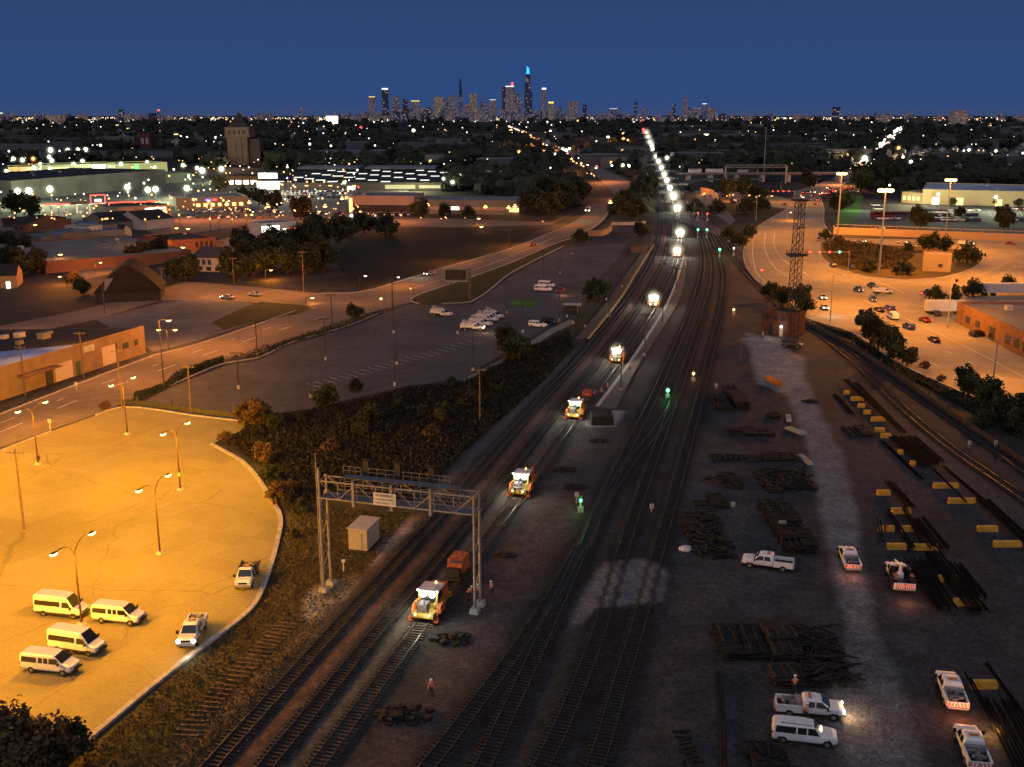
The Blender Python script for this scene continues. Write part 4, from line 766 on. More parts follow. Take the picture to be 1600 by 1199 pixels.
def make_person(bend=0.0, arm=.3, step=.12):
    e = empty('person', 'x', 'person'); V = Vector
    hip = V((0, 0, .93)); ch = hip+V((math.sin(bend)*.42, 0, math.cos(bend)*.42)); nk = hip+V((math.sin(bend)*.56, 0, math.cos(bend)*.56)); hd = nk+V((.03+math.sin(bend)*.1, 0, .17)); N = [(hip, .13), (ch, .15), (nk, .065), (hd, .095), (hd+V((.01, 0, .09)), .085)]; E_ = [(0, 1), (1, 2), (2, 3), (3, 4)]
    J = [(hip, .145), (hip+(ch-hip)*.5, .15), (ch, .165)]; JE = [(0, 1), (1, 2)]; T = [(hip, .145)]; TE = []
    for s in (-1, 1):
        sh = ch+V((0, s*.2, .06)); el = sh+V((math.sin(arm)*.26, s*.07, -math.cos(arm)*.27)); wr = el+V((math.sin(arm+.6)*.25, -s*.02, -math.cos(arm+.6)*.25)); pm = wr+V((.05, 0, -.06)); k = len(N)
        N += [(sh, .06), (el, .043), (wr, .03), (pm, .04)]; E_ += [(1, k), (k, k+1), (k+1, k+2), (k+2, k+3)]; kk = len(J); J += [(sh, .078), (el, .06), (wr-(wr-el)*.1, .046)]; JE += [(2, kk), (kk, kk+1), (kk+1, kk+2)]
        for q in range(4): N.append((pm+V((.035, (q-1.5)*.02, -.055-.012*(q in (1, 2)))), .009)); E_.append((k+3, len(N)-1))
        N.append((pm+V((.045, -s*.035, -.01)), .01)); E_.append((k+3, len(N)-1))
        hj = hip+V((0, s*.1, -.06)); kn = V((step*s+.04, s*.12, .5)); an = V((step*s*1.6-.02, s*.12, .09)); to = an+V((.16, 0, -.045)); k = len(N); N += [(hj, .09), (kn, .058), (an, .045), (to, .035)]; E_ += [(0, k), (k, k+1), (k+1, k+2), (k+2, k+3)]
        kk = len(T); T += [(hj, .105), (kn, .078), (an+V((0, 0, .04)), .066)]; TE += [(0, kk), (kk, kk+1), (kk+1, kk+2)]
    skinned('body', N, E_, SKIN, e); skinned('jacket', J, JE, HIVIS, e); skinned('trousers', T, TE, DENIM, e)
    b = MB()
    for s in (-1, 1): b.ball((step*s*1.6+.05, s*.12, .06), .1, 8, 5, sx=1.5, sy=.6, sz=.6)
    b.build('boots', BLACK, e)
    b = MB(); c = hd+V((.01, 0, .09)); b.ball((c.x, 0, c.z+.03), .125, 12, 6, sz=.85); b.tube((c.x+.02, 0, c.z+.0), (c.x+.02, 0, c.z+.02), .165, .15, 12); b.build('hard_hat', HELM, e)
    b = MB(); b.ball((hd.x+.1, 0, hd.z+.02), .02, 6, 4); [b.ball((hd.x+.085, s*.035, hd.z+.05), .013, 6, 4) for s in (-1, 1)]; b.build('face_features', SKIN, e)
    b = MB(); [b.box((ch.x+math.sin(bend)*0+.0, s*.09, ch.z-.02), (.36, .05, .34)) for s in (-1, 1)]; b.build('reflective_stripes', M('reflective_tape', (.7, .7, .5), .4, .1), e)
    return e
pA = make_person(.08, .25); pB = make_person(.7, .2, .16)
PP = [(pA, 768, 931, 2.2, 'person in orange hi-vis standing right of the gantry leg'), (pB, 731, 938, .4, 'person in orange bending down left of the gantry leg'), (pA, 746, 935, -1.2, 'person in orange hidden behind the gantry leg'), (pA, 674, 1087, -1.6, 'person in orange jacket and white hard hat alone on the soil between tracks'), (pA, 1241, 1082, 1.4, 'person in a white hard hat behind the loaded pickup'), (pA, 1258, 1125, -.6, 'person in orange vest standing between the pickup and the white estate'),
      (pB, 926, 626, .3, 'person in orange nearest to work machine on the platform edge'), (pA, 940, 623, 2.9, 'person in orange in the middle of the group on the platform edge'), (pB, 948, 615, 1.2, 'person in orange furthest up in the group on the platform edge'), (pA, 984, 582, -2, 'person in red orange alone on the lit platform'), (pA, 1191, 530, -1.0, 'person by the door of the brick signal house'), (pA, 895, 512, .6, 'person in a red jacket beside the parking path'), (pA, 886, 502, 2.0, 'person walking on the path by the waiting shelter')]
for p, u, v, rz, lb in PP: q = G(u, v); q.z = .02 if not 920 < u < 990 else .35; put(p, q, rz, lb)
# ------------------------------------------------------------ work machines on the middle track
YEL = M('yellow_machine_paint', (.34, .24, .05), .55, .5, 1.6); ORP = M('orange_machine_paint', (.42, .11, .03), .55, .5, 1.6); ROOFP = M('machine_roof_paint', (.55, .5, .55), .5, .1); WORKL = EM('work_light', (1, .95, .82), 40); WL2 = EM('small_work_light', (1, .85, .55), 14)
def glare_mat(name, col, s):
    """glowing ball added to imitate lamp glare: emission that fades to nothing at the edge of its sphere"""
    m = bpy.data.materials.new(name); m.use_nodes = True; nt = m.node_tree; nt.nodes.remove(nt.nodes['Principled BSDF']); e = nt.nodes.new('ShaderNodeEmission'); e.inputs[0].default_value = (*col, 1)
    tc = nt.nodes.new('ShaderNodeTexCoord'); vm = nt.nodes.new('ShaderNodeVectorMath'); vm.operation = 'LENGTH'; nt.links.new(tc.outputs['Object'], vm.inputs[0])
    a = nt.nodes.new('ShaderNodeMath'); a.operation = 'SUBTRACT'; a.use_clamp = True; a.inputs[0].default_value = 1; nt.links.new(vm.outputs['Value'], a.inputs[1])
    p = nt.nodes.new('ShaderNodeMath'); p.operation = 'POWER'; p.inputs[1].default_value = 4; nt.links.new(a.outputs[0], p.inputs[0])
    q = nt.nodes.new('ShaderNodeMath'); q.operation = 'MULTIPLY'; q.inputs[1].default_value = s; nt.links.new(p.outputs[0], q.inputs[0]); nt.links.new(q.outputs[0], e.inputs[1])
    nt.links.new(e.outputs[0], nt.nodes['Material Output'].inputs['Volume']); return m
GLARE = {}
def glare_ball(parent, loc, R, k, col=(1, .90, .66)):  # adds an emissive ball that imitates glare round a lamp
    if 'me' not in GLARE: b = MB(); b.ball((0, 0, 0), 1.0, 20, 14); GLARE['me'] = b.mesh('added_glare', [glare_mat('tmp', (1, 1, 1), 1)], True)
    o = link('added_glare', GLARE['me'].copy(), parent); o.location = loc; o.scale = (R,)*3; o.data.materials[0] = glare_mat('added_glare', col, k/R); return o
def make_machine(bright=1, var=0):
    e = empty('track_work_machine', 'x', 'rail work machine'); z = .3
    b = MB(); b.box((0, 0, z+.55), (6.4, 2.3, .35)); b.box((2.9, 0, z+.75), (.9, 2.5, .5)); b.box((-3.1, 0, z+.6), (.4, 2.5, .5)); b.build('frame', YEL, e)
    b = MB(); b.box((-1.9, 0, z+1.5), (2.0, 1.9, 1.5), top=.94); [b.box((-1.9, s*.96, z+1.5), (1.4, .04, .9)) for s in (-1, 1)]; b.build('engine_hood', ORP, e)
    b = MB(); b.box((.25, 0, z+1.75), (2.0, 2.1, 2.1), taper=(.9, .95)); b.build('cab', YEL, e)
    b = MB(); b.box((.2, 0, z+2.88), (2.5, 2.45, .16), top=.95); b.box((.2, 0, z+3.0), (1.2, 1.1, .1)); b.build('cab_roof', ROOFP, e)
    for s in (-1, 1): b = MB(); b.box((.25, s*1.03, z+2.05), (1.5, .05, 1.0)); b.build('side_window', GLASS, e)
    b = MB(); b.box((1.23, 0, z+2.05), (.05, 1.7, 1.05)); b.build('windshield', GLASS, e)
    for s in (-1, 1):
        b = MB(); b.ball((1.5, s*.55, z+2.5), .36*bright, 10, 6, sx=.7); b.build('work_light', WORKL, e)
        b = MB(); b.ball((1.5, s*1.15, z+2.95), .12*bright, 8, 5); b.build('corner_lamp', WL2, e)
        b = MB(); b.ball((3.4, s*.8, z+.9), .10*bright, 8, 5); b.build('front_lamp', WL2, e)
        b = MB(); b.tube((1.3, s*1.1, z+.7), (1.3, s*1.1, z+2.85), .05); b.tube((3.2, s*1.15, z+1), (3.2, s*1.15, z+1.9), .04); b.tube((1.3, s*1.1, z+1.9), (3.2, s*1.15, z+1.9), .04); b.build('handrail', YEL, e)
        b = MB(); b.box((1.2, s*1.45, z+1.0), (1.5, .5, .9), top=.8); b.tube((2.3, s*1.5, z+1.3), (2.9, s*1.5, z+.1), .09); b.box((2.9, s*1.5, z+.15), (.6, .5, .3)); b.build('work_head', ORP, e)
        for x in (-2.4, 2.3): b = MB(); b.tube((x, s*.66, z+.36), (x, s*.8, z+.36), .38, n=16); b.tube((x, s*.62, z+.36), (x, s*.66, z+.36), .44, n=16); b.build('wheel', STEEL, e)
    b = MB(); b.box((2.3, -.2, z+1.4), (1.2, 1.1, 1.0)); b.tube((1.9, .4, z+1.5), (3.2, .5, z+.8), .1); b.tube((2.0, -.6, z+1.9), (3.3, -.6, z+.9), .08); b.tube((2.6, 0, z+1.9), (2.6, 0, z+2.4), .1); b.build('hydraulic_gear', DARKM, e)
    if var:
        b = MB(); b.box((-3.9, 0, z+.9), (1.6, 2.2, .2)); b.tube((-3.4, .8, z+1), (-3.4, .8, z+2.6), .07); b.tube((-3.4, .8, z+2.5), (-5.2, .2, z+1.8), .09); b.box((-4.2, -.4, z+1.3), (.8, .9, .7)); b.build('rear_crane', ORP, e)
        b = MB(); [b.tube((3.2, y, z+.2), (3.8, y, z+1.6), .06) for y in (-.9, -.3, .3, .9)]; b.box((3.7, 0, z+1.6), (.15, 2.2, .15)); b.build('tamping_tools', DARKM, e)
    b = MB(); b.ball((-.6, .3, z+3.15), .12, 8, 5); b.build('beacon', E_OR, e); return e
mc = make_machine(); mcv = make_machine(1.15, 1); mcm = make_machine(2.3, 1); mcf = make_machine(3.6); mcf.name = 'track_work_machine'
def on_track(P, u, v):
    q = G(u, v); i = min(range(len(P)), key=lambda k: (P[k]-q).length); a = P[max(0, i-1)]; c = P[min(len(P)-1, i+1)]; return P[i].copy(), math.atan2((a-c).y, (a-c).x)
MG = 'rail work machines lined up on the main line track'
for i, (u, v, lb) in enumerate([(684, 955, 'yellow rail work machine with glaring front lights under the gantry, nearest of all'), (816, 768, 'yellow rail work machine with pale roof, second from the gantry'), (902, 652, 'yellow rail work machine by the black crate at the platform end'), (971, 566, 'rail work machine halfway along the lit platform'), (1024, 478, 'rail work machine throwing the widest glare on the platform'), (1054, 402, 'rail work machine where the platform begins to bend away'), (1062, 372, 'rail work machine just above the far end of the platform'),
      (1057, 332, 'rail work machine beside the far red signals'), (1051, 313, 'rail work machine below the blinding cluster'), (1046, 299, 'lowest machine in the blinding cluster of lights'), (1041, 287, 'second machine up in the blinding cluster of lights'), (1037, 277, 'third machine up in the blinding cluster of lights'), (1032, 266, 'topmost machine in the blinding cluster of lights'), (1027, 256, 'machine directly above the blinding cluster'), (1024, 248, 'first bright machine beyond the highway'), (1020, 236, 'second bright machine beyond the highway'), (1017, 230, 'machine between the second and third bright ones'), (1015, 224, 'third bright machine beyond the highway'), (1009, 209, 'faintest machine at the vanishing end of the track'), (1012, 216, 'last but one and small machine on the far straight track')]):
    p, rz = on_track(T3, u, v); o = put((mcv if v in (768, 566) else mc) if v > 570 or v == 566 else mcm if v > 390 else mcf, p, rz, lb, MG); dx, dy = math.cos(rz), math.sin(rz)
    big = v < 520; k = 1 if v > 600 else 1.5 if v > 480 else 2.5
    lamp((p.x+dx*4.2, p.y+dy*4.2, 2.6), (1, .93, .72), (650*k if v > 620 else 1900*k) if v > 340 else 14000, .3)
    lamp((p.x+dx*1+dy*3, p.y+dy*1-dx*3, 1.8), (1, .95, .65), 260*k, .2)
    D = (p-cam.location).length; R0 = D/F*(9 if v > 600 else 15 if v > 450 else 15 if v > 310 else 17)
    glare_ball(o, (1.6, 0, 2.9), R0*(1.25 if v > 310 else .62), 2.2*(1.0 if v > 600 else 2.2 if v > 310 else 2.0))
# orange tamper behind the first machine and small red trolleys
def make_trolley(name, label, u, v, m, s=1.0, cover=True):
    p, rz = on_track(T3, u, v); e = empty(name, label, 'rail vehicle', p, rz)
    b = MB(); b.box((0, 0, .85), (4.2*s, 2.1*s, .4)); b.build('frame', DARKM, e); b = MB(); b.box((-.3*s, 0, 1.9*s+.1), (3.0*s, 2.0*s, 1.7*s), taper=(.86, .9)); b.box((-.3*s, 0, 2.8*s+.12), (2.7*s, 1.8*s, .1)); b.build('engine_cover', m, e)
    b = MB(); b.box((1.55*s, 0, 1.55*s), (.8*s, 1.7*s, .9*s)); b.build('radiator_grille', DARKM, e); b = MB(); b.box((.9*s, 0, 2.65*s+.1), (.5*s, 1.1*s, .3)); b.build('vent_panel', M('dull_blue_panel', (.06, .07, .15)), e)
    for x in (-1.4, 1.4):
        for q in (-1, 1): b = MB(); b.tube((x*s, q*.66, .66), (x*s, q*.8, .66), .36, n=14); b.build('wheel', STEEL, e)
make_trolley('track_tamper', 'orange covered rail machine coupled behind the nearest work machine', 713, 905, ORP); make_trolley('rail_trolley', 'small red orange rail trolley behind the machine at the platform end', 922, 628, M('red_trolley', (.4, .07, .03)), .8); make_trolley('rail_trolley', 'red and amber trolley between the two far machines', 1054, 322, M('red_trolley', (.4, .07, .03)))
b = MB(); b.box((0, 0, .9), (4.2, 4.8, 1.6), top=.92); b.box((0, 2.5, 1.75), (5.6, .3, .12)); o = b.build('black_crate', M('black_tarp', (.012, .012, .012), .9)); o.location = G(940, 660); tag(o, 'big black covered crate standing on the pale concrete at the platform end', 'crate')
# ------------------------------------------------------------ platforms, shelters
def platform(label, edge, outer, m, estripe, h=.28):
    P = [G(*p) for p in edge]; Q = [G(*p) for p in outer]; A = smooth([(p.x, p.y, 0) for p in P], 3, True); B_ = smooth([(p.x, p.y, 0) for p in Q], 3, True); e = empty('station_platform', label, 'platform', A[0]); o = A[0].copy()
    b = MB(); b.prism([(p-o) for p in A]+[(p-o) for p in reversed(B_)], .02, h); b.build('platform_slab', m, e)
    I = offset(A, -.75); b = MB()
    for i in range(len(A)-1): a, c, d, f = [q-o for q in (A[i], A[i+1], I[i+1], I[i])]; b.quad((a.x, a.y, h+.006), (c.x, c.y, h+.006), (d.x, d.y, h+.006), (f.x, f.y, h+.006))
    b.build('edge_strip', estripe, e)
platform('long curved platform with pale edge between work machines and yard tracks', [(930, 637), (985, 563), (1036, 484), (1051, 452), (1061, 422), (1067, 400)], [(962, 640), (1001, 567), (1041, 505), (1061, 470), (1070, 435), (1075, 400)], M('platform_concrete', (.085, .08, .078), .9, .3, .5), M('pale_edge_paint', (.45, .41, .36), .7, .15))
platform('curved grass backed platform with yellow edge left of the main line', [(917, 531), (966, 470), (991, 430), (1010, 400), (1021, 383)][::1], [(899, 531), (950, 470), (976, 432), (1000, 400), (1013, 383)], M('platform_dark', (.06, .055, .05), .9, .3, .5), M('yellow_edge_paint', (.42, .30, .12), .7, .2))
def slabroof(name, label, cat, u, v, w_, d, h, m, legs=True, closed=None):
    e = empty(name, label, cat, G(u, v), -.2); b = MB(); b.box((0, d/2, h), (w_, d, .25), top=.95); b.build('roof', m, e)
    b = MB(); [b.box((x*w_*.45, d/2+y*d*.42, h/2), (.2, .2, h)) for x in (-1, 1) for y in (-1, 1)]; b.build('posts', DARKM, e)
    if closed: b = MB(); b.box((0, d/2, h*.45), (w_*.7, d*.6, h*.85)); b.build('wall', closed, e)
slabroof('waiting_shelter', 'small dark waiting shelter with pale roof by the commuter path', 'shelter', 892, 492, 5, 3, 2.8, M('pale_shelter_roof', (.3, .3, .3)), closed=DARKM); slabroof('station_hut', 'brown open station hut at the far end of the curved platform', 'shelter', 997, 396, 9, 6, 3.6, M('brown_roof', (.05, .035, .03)), closed=M('brown_brick_dark', (.09, .05, .04)))
# ------------------------------------------------------------ sleeper stacks and rail racks
SW = [M('stacked_sleeper_wood', (.020, .017, .016), .9, .5, 1.0), M('stacked_sleeper_brown', (.038, .027, .022), .9, .5, 1.0)]
def stack(label, u0, v0, u1, v1, h, mess=0., m=0, along=None, name='sleeper_stack'):
    a = G(u0, v1); c = G(u1, v1); bk = G((u0+u1)/2, v0); W = (c-a).length; D = max(1.2, bk.y-a.y); e = link(name, None); o = (a+c)/2; rz = math.atan2((c-a).y, (c-a).x); b = MB(); lay = max(1, int(h/.19)); bays = max(1, round(W/2.75)); rows = max(1, round(D/2.75))
    for bx in range(bays):
        for ry in range(rows):
            cx = -W/2+(bx+.5)*W/bays; cy = (ry+.5)*D/rows; bw = W/bays-.15; bd = D/rows-.15; hh = lay-random.randint(0, 2) if lay > 2 else lay
            for k in range(hh):
                if mess and random.random() < mess*.35: continue
                if k % 2 == 0: n = max(2, int(bd/.27)); S = [((cx, cy-bd/2+(i+.5)*bd/n), (min(bw, 2.7), .22), 0) for i in range(n)]
                else: n = max(2, int(bw/.9)); S = [((cx-bw/2+(i+.5)*bw/n, cy), (.22, min(bd, 2.7)), 0) for i in range(n)]
                for (p, s, r) in S:
                    if random.random() < mess*.3: continue
                    b.box((p[0]+random.gauss(0, .04+mess*.3), p[1]+random.gauss(0, .03+mess*.3), .1+k*.19+(random.random()*.3*mess)), (s[0], s[1], .17), random.gauss(0, .02+mess*.5))
    if mess > .6:
        for k in range(int(W*D*.5)): p = (random.uniform(-W/2, W/2), random.uniform(0, D)); r = random.uniform(0, 3.14); z = random.uniform(.3, h); q = Vector((math.cos(r), math.sin(r), random.uniform(-.25, .25)))*1.3; b.tube(Vector((p[0], p[1], z))-q, Vector((p[0], p[1], z))+q, .12, n=4)
    bpy.data.objects.remove(e); ob = b.build(name, SW[m]); ob.location = o; ob.rotation_euler = (0, 0, rz); tag(ob, label, 'timber stack'); return ob
for a in [('neat grid of dark sleepers, leftmost of the big stacks', 1128, 985, 1203, 1034, 1.3, .05), ('tallest squared sleeper stack between the neat grid and the loose heap', 1203, 985, 1262, 1040, 2.0, .05, 1), ('brown sleeper stack directly behind the loaded pickup', 1206, 1048, 1266, 1078, 1.5, .1, 1), ('large loose heap of tangled sleepers right of the tall stack', 1264, 990, 1340, 1076, 1.7, .95), ('dark sleeper pile cut by the bottom edge below the white estate', 1172, 1172, 1245, 1225, 1.4, .7), ('narrow dark pile at the bottom edge near the long timber line', 1074, 1142, 1100, 1220, .7, .5),
          ('high bundle of sleepers near the right yard track, seen end on', 1149, 612, 1174, 642, 1.9, .05), ('lower bundle of sleepers left of the high bundle', 1119, 622, 1143, 643, 1.2, .2), ('small dark pile beside the gravel drive with pale slabs', 1203, 648, 1222, 656, .8, .3), ('long row of sleepers with ragged ends, upper of two rows', 1141, 671, 1212, 683, .7, .2), ('longest row of sleepers with ragged ends, lower of two rows', 1113, 711, 1250, 723, .8, .2), ('jumbled timber below the longest row', 1197, 738, 1279, 770, .9, .85),
          ('big squared sleeper block by the slim dark post', 1229, 792, 1282, 868, 1.7, .3), ('scattered sleepers around a leaning pipe', 1110, 745, 1162, 766, .7, .9), ('low dark timber pile left of the white marker', 1086, 772, 1140, 796, .7, .4), ('steep heap of long timbers above the white tarpaulin', 1086, 808, 1150, 874, .9, .8), ('rack of dark timbers left of the yellow blocks', 1329, 668, 1368, 684, .8, .2)]:
    stack(*a)
b = MB(); P = [G(1117, 1050), G(1122, 1130), G(1124, 1230)]
for k in range(5): b.path([(p.x-P[0].x+k*.16, p.y-P[0].y, .15+(k % 2)*.14) for p in P], .08, 4)
o = b.build('timber_line', SW[0]); o.location = P[0]; tag(o, 'long thin line of dark rails running down to the bottom edge', 'rail bundle')
YB = M('yellow_concrete_block', (.72, .36, .05), .85, .2, 1.2)
BL = [(1319, 1328, 617), (1330, 1350, 627), (1341, 1352, 638), (1350, 1361, 648), (1362, 1384, 659), (1367, 1383, 676), (1377, 1393, 685), (1404, 1412, 711), (1423, 1431, 729), (1459, 1499, 764), (1482, 1525, 788), (1371, 1392, 775), (1394, 1424, 804), (1373, 1381, 832), (1387, 1398, 832), (1409, 1429, 832), (1387, 1417, 860), (1426, 1467, 861), (1528, 1560, 832), (1553, 1598, 856), (1467, 1475, 911), (1489, 1500, 911), (1491, 1534, 948), (1519, 1560, 1078), (1561, 1569, 1152)]
BW = ['furthest up the yard', 'second from the far end', 'third from the far end', 'fourth from the far end', 'fifth from the far end, wider than its neighbours', 'above the rack of dark timbers', 'right of the rack of dark timbers', 'almost hidden under the thick rail pile', 'small, at the lower side of the thick rail pile', 'long, under the rails nearest to the curved sidings', 'long, second under the rails nearest to the sidings', 'left, at the top of the middle rail rack', 'below it in the middle rail rack', 'small leftmost in the row of three', 'small middle one in the row of three', 'right one in the row of three', 'left of the two in the lower row above the crane truck', 'right of the two in the lower row above the crane truck', 'at the right edge, upper one', 'at the right edge, lower one', 'small, under the rails right of the crane truck', 'small, second under the rails right of the crane truck', 'long, at the lower end of the rails right of the crane truck', 'alone above the pickup with red tail lights, broken at the bottom', 'glowing bright beside the rails at the bottom right']
for (u0, u1, v), wv in zip(BL, BW):
    a = G(u0, v); c = G(u1, v); L_ = (c-a).length; b = MB(); b.box((0, .35, .4), (L_, .6, .8), top=.95); b.box((-L_*.3, .35, .82), (.25, .3, .06)); o = b.build('yellow_block', YB); o.location = (a+c)/2; tag(o, 'yellow concrete block '+wv, 'concrete block', 'yellow concrete blocks carrying steel rails')
RL = [((1322, 600), (1400, 672), 3, 9, 'upper rack'), ((1336, 604), (1412, 684), 3, 8, 'upper rack'), ((1398, 690), (1452, 735), 6, 18, 'thick pile'), ((1420, 690), (1466, 730), 5, 14, 'thick pile'), ((1456, 740), (1508, 792), 1, 4, 'siding rack'), ((1474, 737), (1545, 800), 2, 6, 'siding rack'), ((1535, 790), (1612, 862), 4, 12, 'right edge rack'), ((1388, 762), (1424, 802), 3, 8, 'middle rack'), ((1386, 806), (1428, 868), 2, 6, 'row rack'), ((1372, 822), (1378, 850), 1, 4, 'row rack'),
      ((1412, 802), (1440, 858), 2, 6, 'row rack'), ((1430, 818), (1468, 866), 6, 22, 'row rack'), ((1430, 885), (1478, 962), 6, 26, 'crane truck rack'), ((1455, 872), (1530, 966), 5, 20, 'crane truck rack'), ((1493, 890), (1534, 942), 3, 12, 'crane truck rack'), ((1510, 1068), (1588, 1210), 1, 5, 'bottom corner'), ((1542, 1052), (1612, 1150), 1, 5, 'bottom corner'), ((1560, 1110), (1625, 1235), 6, 34, 'bottom corner'), ((1306, 618), (1333, 650), 2, 3, 'ground'), ((1378, 690), (1440, 750), 2, 5, 'ground')]
RLBL = {'upper rack': 'dark steel rail lying in the upper rack on small yellow blocks', 'thick pile': 'rusty dark rail in the thick pile right of the gravel drive', 'siding rack': 'long dark rail resting on the two long yellow blocks near the sidings', 'right edge rack': 'dark rail on the yellow blocks at the right edge', 'middle rack': 'dark rail in the middle rack on two yellow blocks', 'row rack': 'dark rail on the row of yellow blocks above the crane truck', 'crane truck rack': 'dark rail stacked right of the crane truck', 'bottom corner': 'dark rail lying in the bottom right corner by the pickups', 'ground': 'dark rail lying flat on the gravel beside the racks'}
RM = M('stored_rail', (.009, .009, .010), .95, .4, .8, 0, 0, .05)
for (p0, p1, n, sp_, g) in RL:
    a = G(*p0); c = G(*p1)
    n = int(n*1.7+.5)
    for i in range(n):
        off = (i-(n-1)/2)*.27*max(1, sp_/(n*2.6)); d = (c-a).normalized(); nr = Vector((-d.y, d.x, 0)); s = random.uniform(-.6, .6); z = (.84 if g != 'ground' else .1)
        q0 = a+nr*(off+random.uniform(-.12, .12))+d*s; q1 = c+nr*(off+random.uniform(-.12, .12))+d*(s+random.uniform(-.4, .4)); L_ = (q1-q0).length
        b = MB(); b.box((0, 0, .1), (L_, .10, .07)); b.box((0, 0, .05), (L_, .04, .12)); b.box((0, 0, 0), (L_, .2, .04)); o = b.build('steel_rail', RM); o.location = ((q0+q1)/2).to_tuple()[:2]+(z+random.uniform(0, .05),); o.rotation_euler = (0, 0, math.atan2((q1-q0).y, (q1-q0).x)); tag(o, RLBL[g], 'rail', RLBL[g].replace('dark rail', 'rails').replace('dark steel rail', 'steel rails').replace('rusty rails', 'rusty rails'))
SLAB = M('pale_slab', (.30, .28, .22), .9, .2)
for u, v, w_, d, r, lb in ((1232, 655, 1.0, 4.2, -.2, 'upright pale concrete slab, upper of three along the gravel drive'), (1243, 675, 1.4, 4.6, .45, 'pale concrete slab in the middle of three along the gravel drive'), (1258, 720, 1.0, 5.0, .1, 'pale concrete slab, lowest of three along the gravel drive')):
    b = MB(); b.box((0, 0, .25), (w_, d, .4), top=.9); o = b.build('concrete_slab', SLAB); o.location = G(u, v); o.rotation_euler = (0, 0, r); tag(o, lb, 'concrete slab')
b = MB(); b.box((0, 0, .7), (.5, 5.5, 1.3)); o = b.build('orange_barrier', M('orange_barrier', (.5, .17, .03))); o.location = G(1209, 600); o.rotation_euler = (0, 0, .25); tag(o, 'tall orange barrier plate at the top of the gravel drive', 'barrier')
b = MB(); b.ball((0, 0, .15), .8, 9, 6, sx=1.3, sz=.6); o = b.build('tarpaulin', M('white_tarp', (.5, .5, .5), .8, .3, 3, bump=.3)); o.location = G(1072, 860); tag(o, 'crumpled white tarpaulin left of the white side on pickup', 'tarpaulin')
e = empty('floodlight_post', 'slim dark post with pale fixture beside the squared sleeper block', 'post', G(1219, 872)); b = MB(); b.tube((0, 0, 0), (0, 0, hgt(1219, 872, 818)), .08); b.build('pole', DARKM, e); b = MB(); b.box((0, 0, hgt(1219, 872, 816)), (.9, .3, .35)); b.build('fixture', GREY, e)
for i, (u, v, s, lb) in enumerate([(632, 1118, 1.8, 'dark ballast heap beside the lone person on the soil'), (705, 1000, 1.4, 'dark scrap heap in front of the gantry leg'), (790, 868, .8, 'small dark heap right of the gantry column'), (1265, 628, 1.0, 'dark lump on the pale gravel drive'), (880, 735, 1.2, 'dark bushy heap left of the yard tracks'), (897, 762, 1.1, 'dark heap just above the low green signal'), (935, 690, 1.0, 'dark scrub heap below the black crate')]):
    b = MB(); rr = random.Random(i)
    for k in range(70): a_ = rr.uniform(0, 6.28); r = rr.random()**.6*s*1.3; b.box((r*math.cos(a_)*1.2, r*math.sin(a_)*.8, max(.05, (s*.5-r*.3)*rr.random())), (rr.uniform(.2, .7),)*2+(rr.uniform(.15, .4),), rr.uniform(0, 3))
    o = b.build('scrap_heap', SW[0]); o.location = G(u, v); tag(o, lb, 'heap')
# ------------------------------------------------------------ buildings
BRK = M('orange_brick', (.20, .085, .05), .9, .25, .5); TANW = M('tan_rendered_wall', (.19, .13, .10), .9, .2, .4, bump=.1); GRYW = M('grey_block_wall', (.15, .145, .135), .9, .2, .1); WHW = M('off_white_wall', (.42, .39, .36), .9, .15, .4); DKR = M('dark_roof_felt', (.022, .022, .024), .9, .4, .25); GRR = M('grey_roof', (.16, .165, .19), .8, .3, .15); BLR = M('blue_grey_roof', (.10, .17, .33), .7, .3, .2)
PAN = M('window_pane_dark', (.03, .032, .04), .2, .2); PINKW = M('pinkish_store_wall', (.36, .25, .20), .9, .15, .1); DOORW = M('pale_roller_door', (.50, .40, .35), .7, .08, 1); LITY = EM('lit_window_yellow', (1, .72, .25), 2.2); LITW = EM('lit_window_white', (1, .93, .7), 5); LITO = EM('lit_window_orange', (1, .5, .15), 3); LITG = EM('lit_sign_green', (.1, 1, .15), 3); LITR = EM('lit_sign_red', (1, .08, .04), 3); LITGY = EM('lit_wall_yellow_green', (.75, .75, .28), .55)  # light on the shop walls put in as the wall's own glow
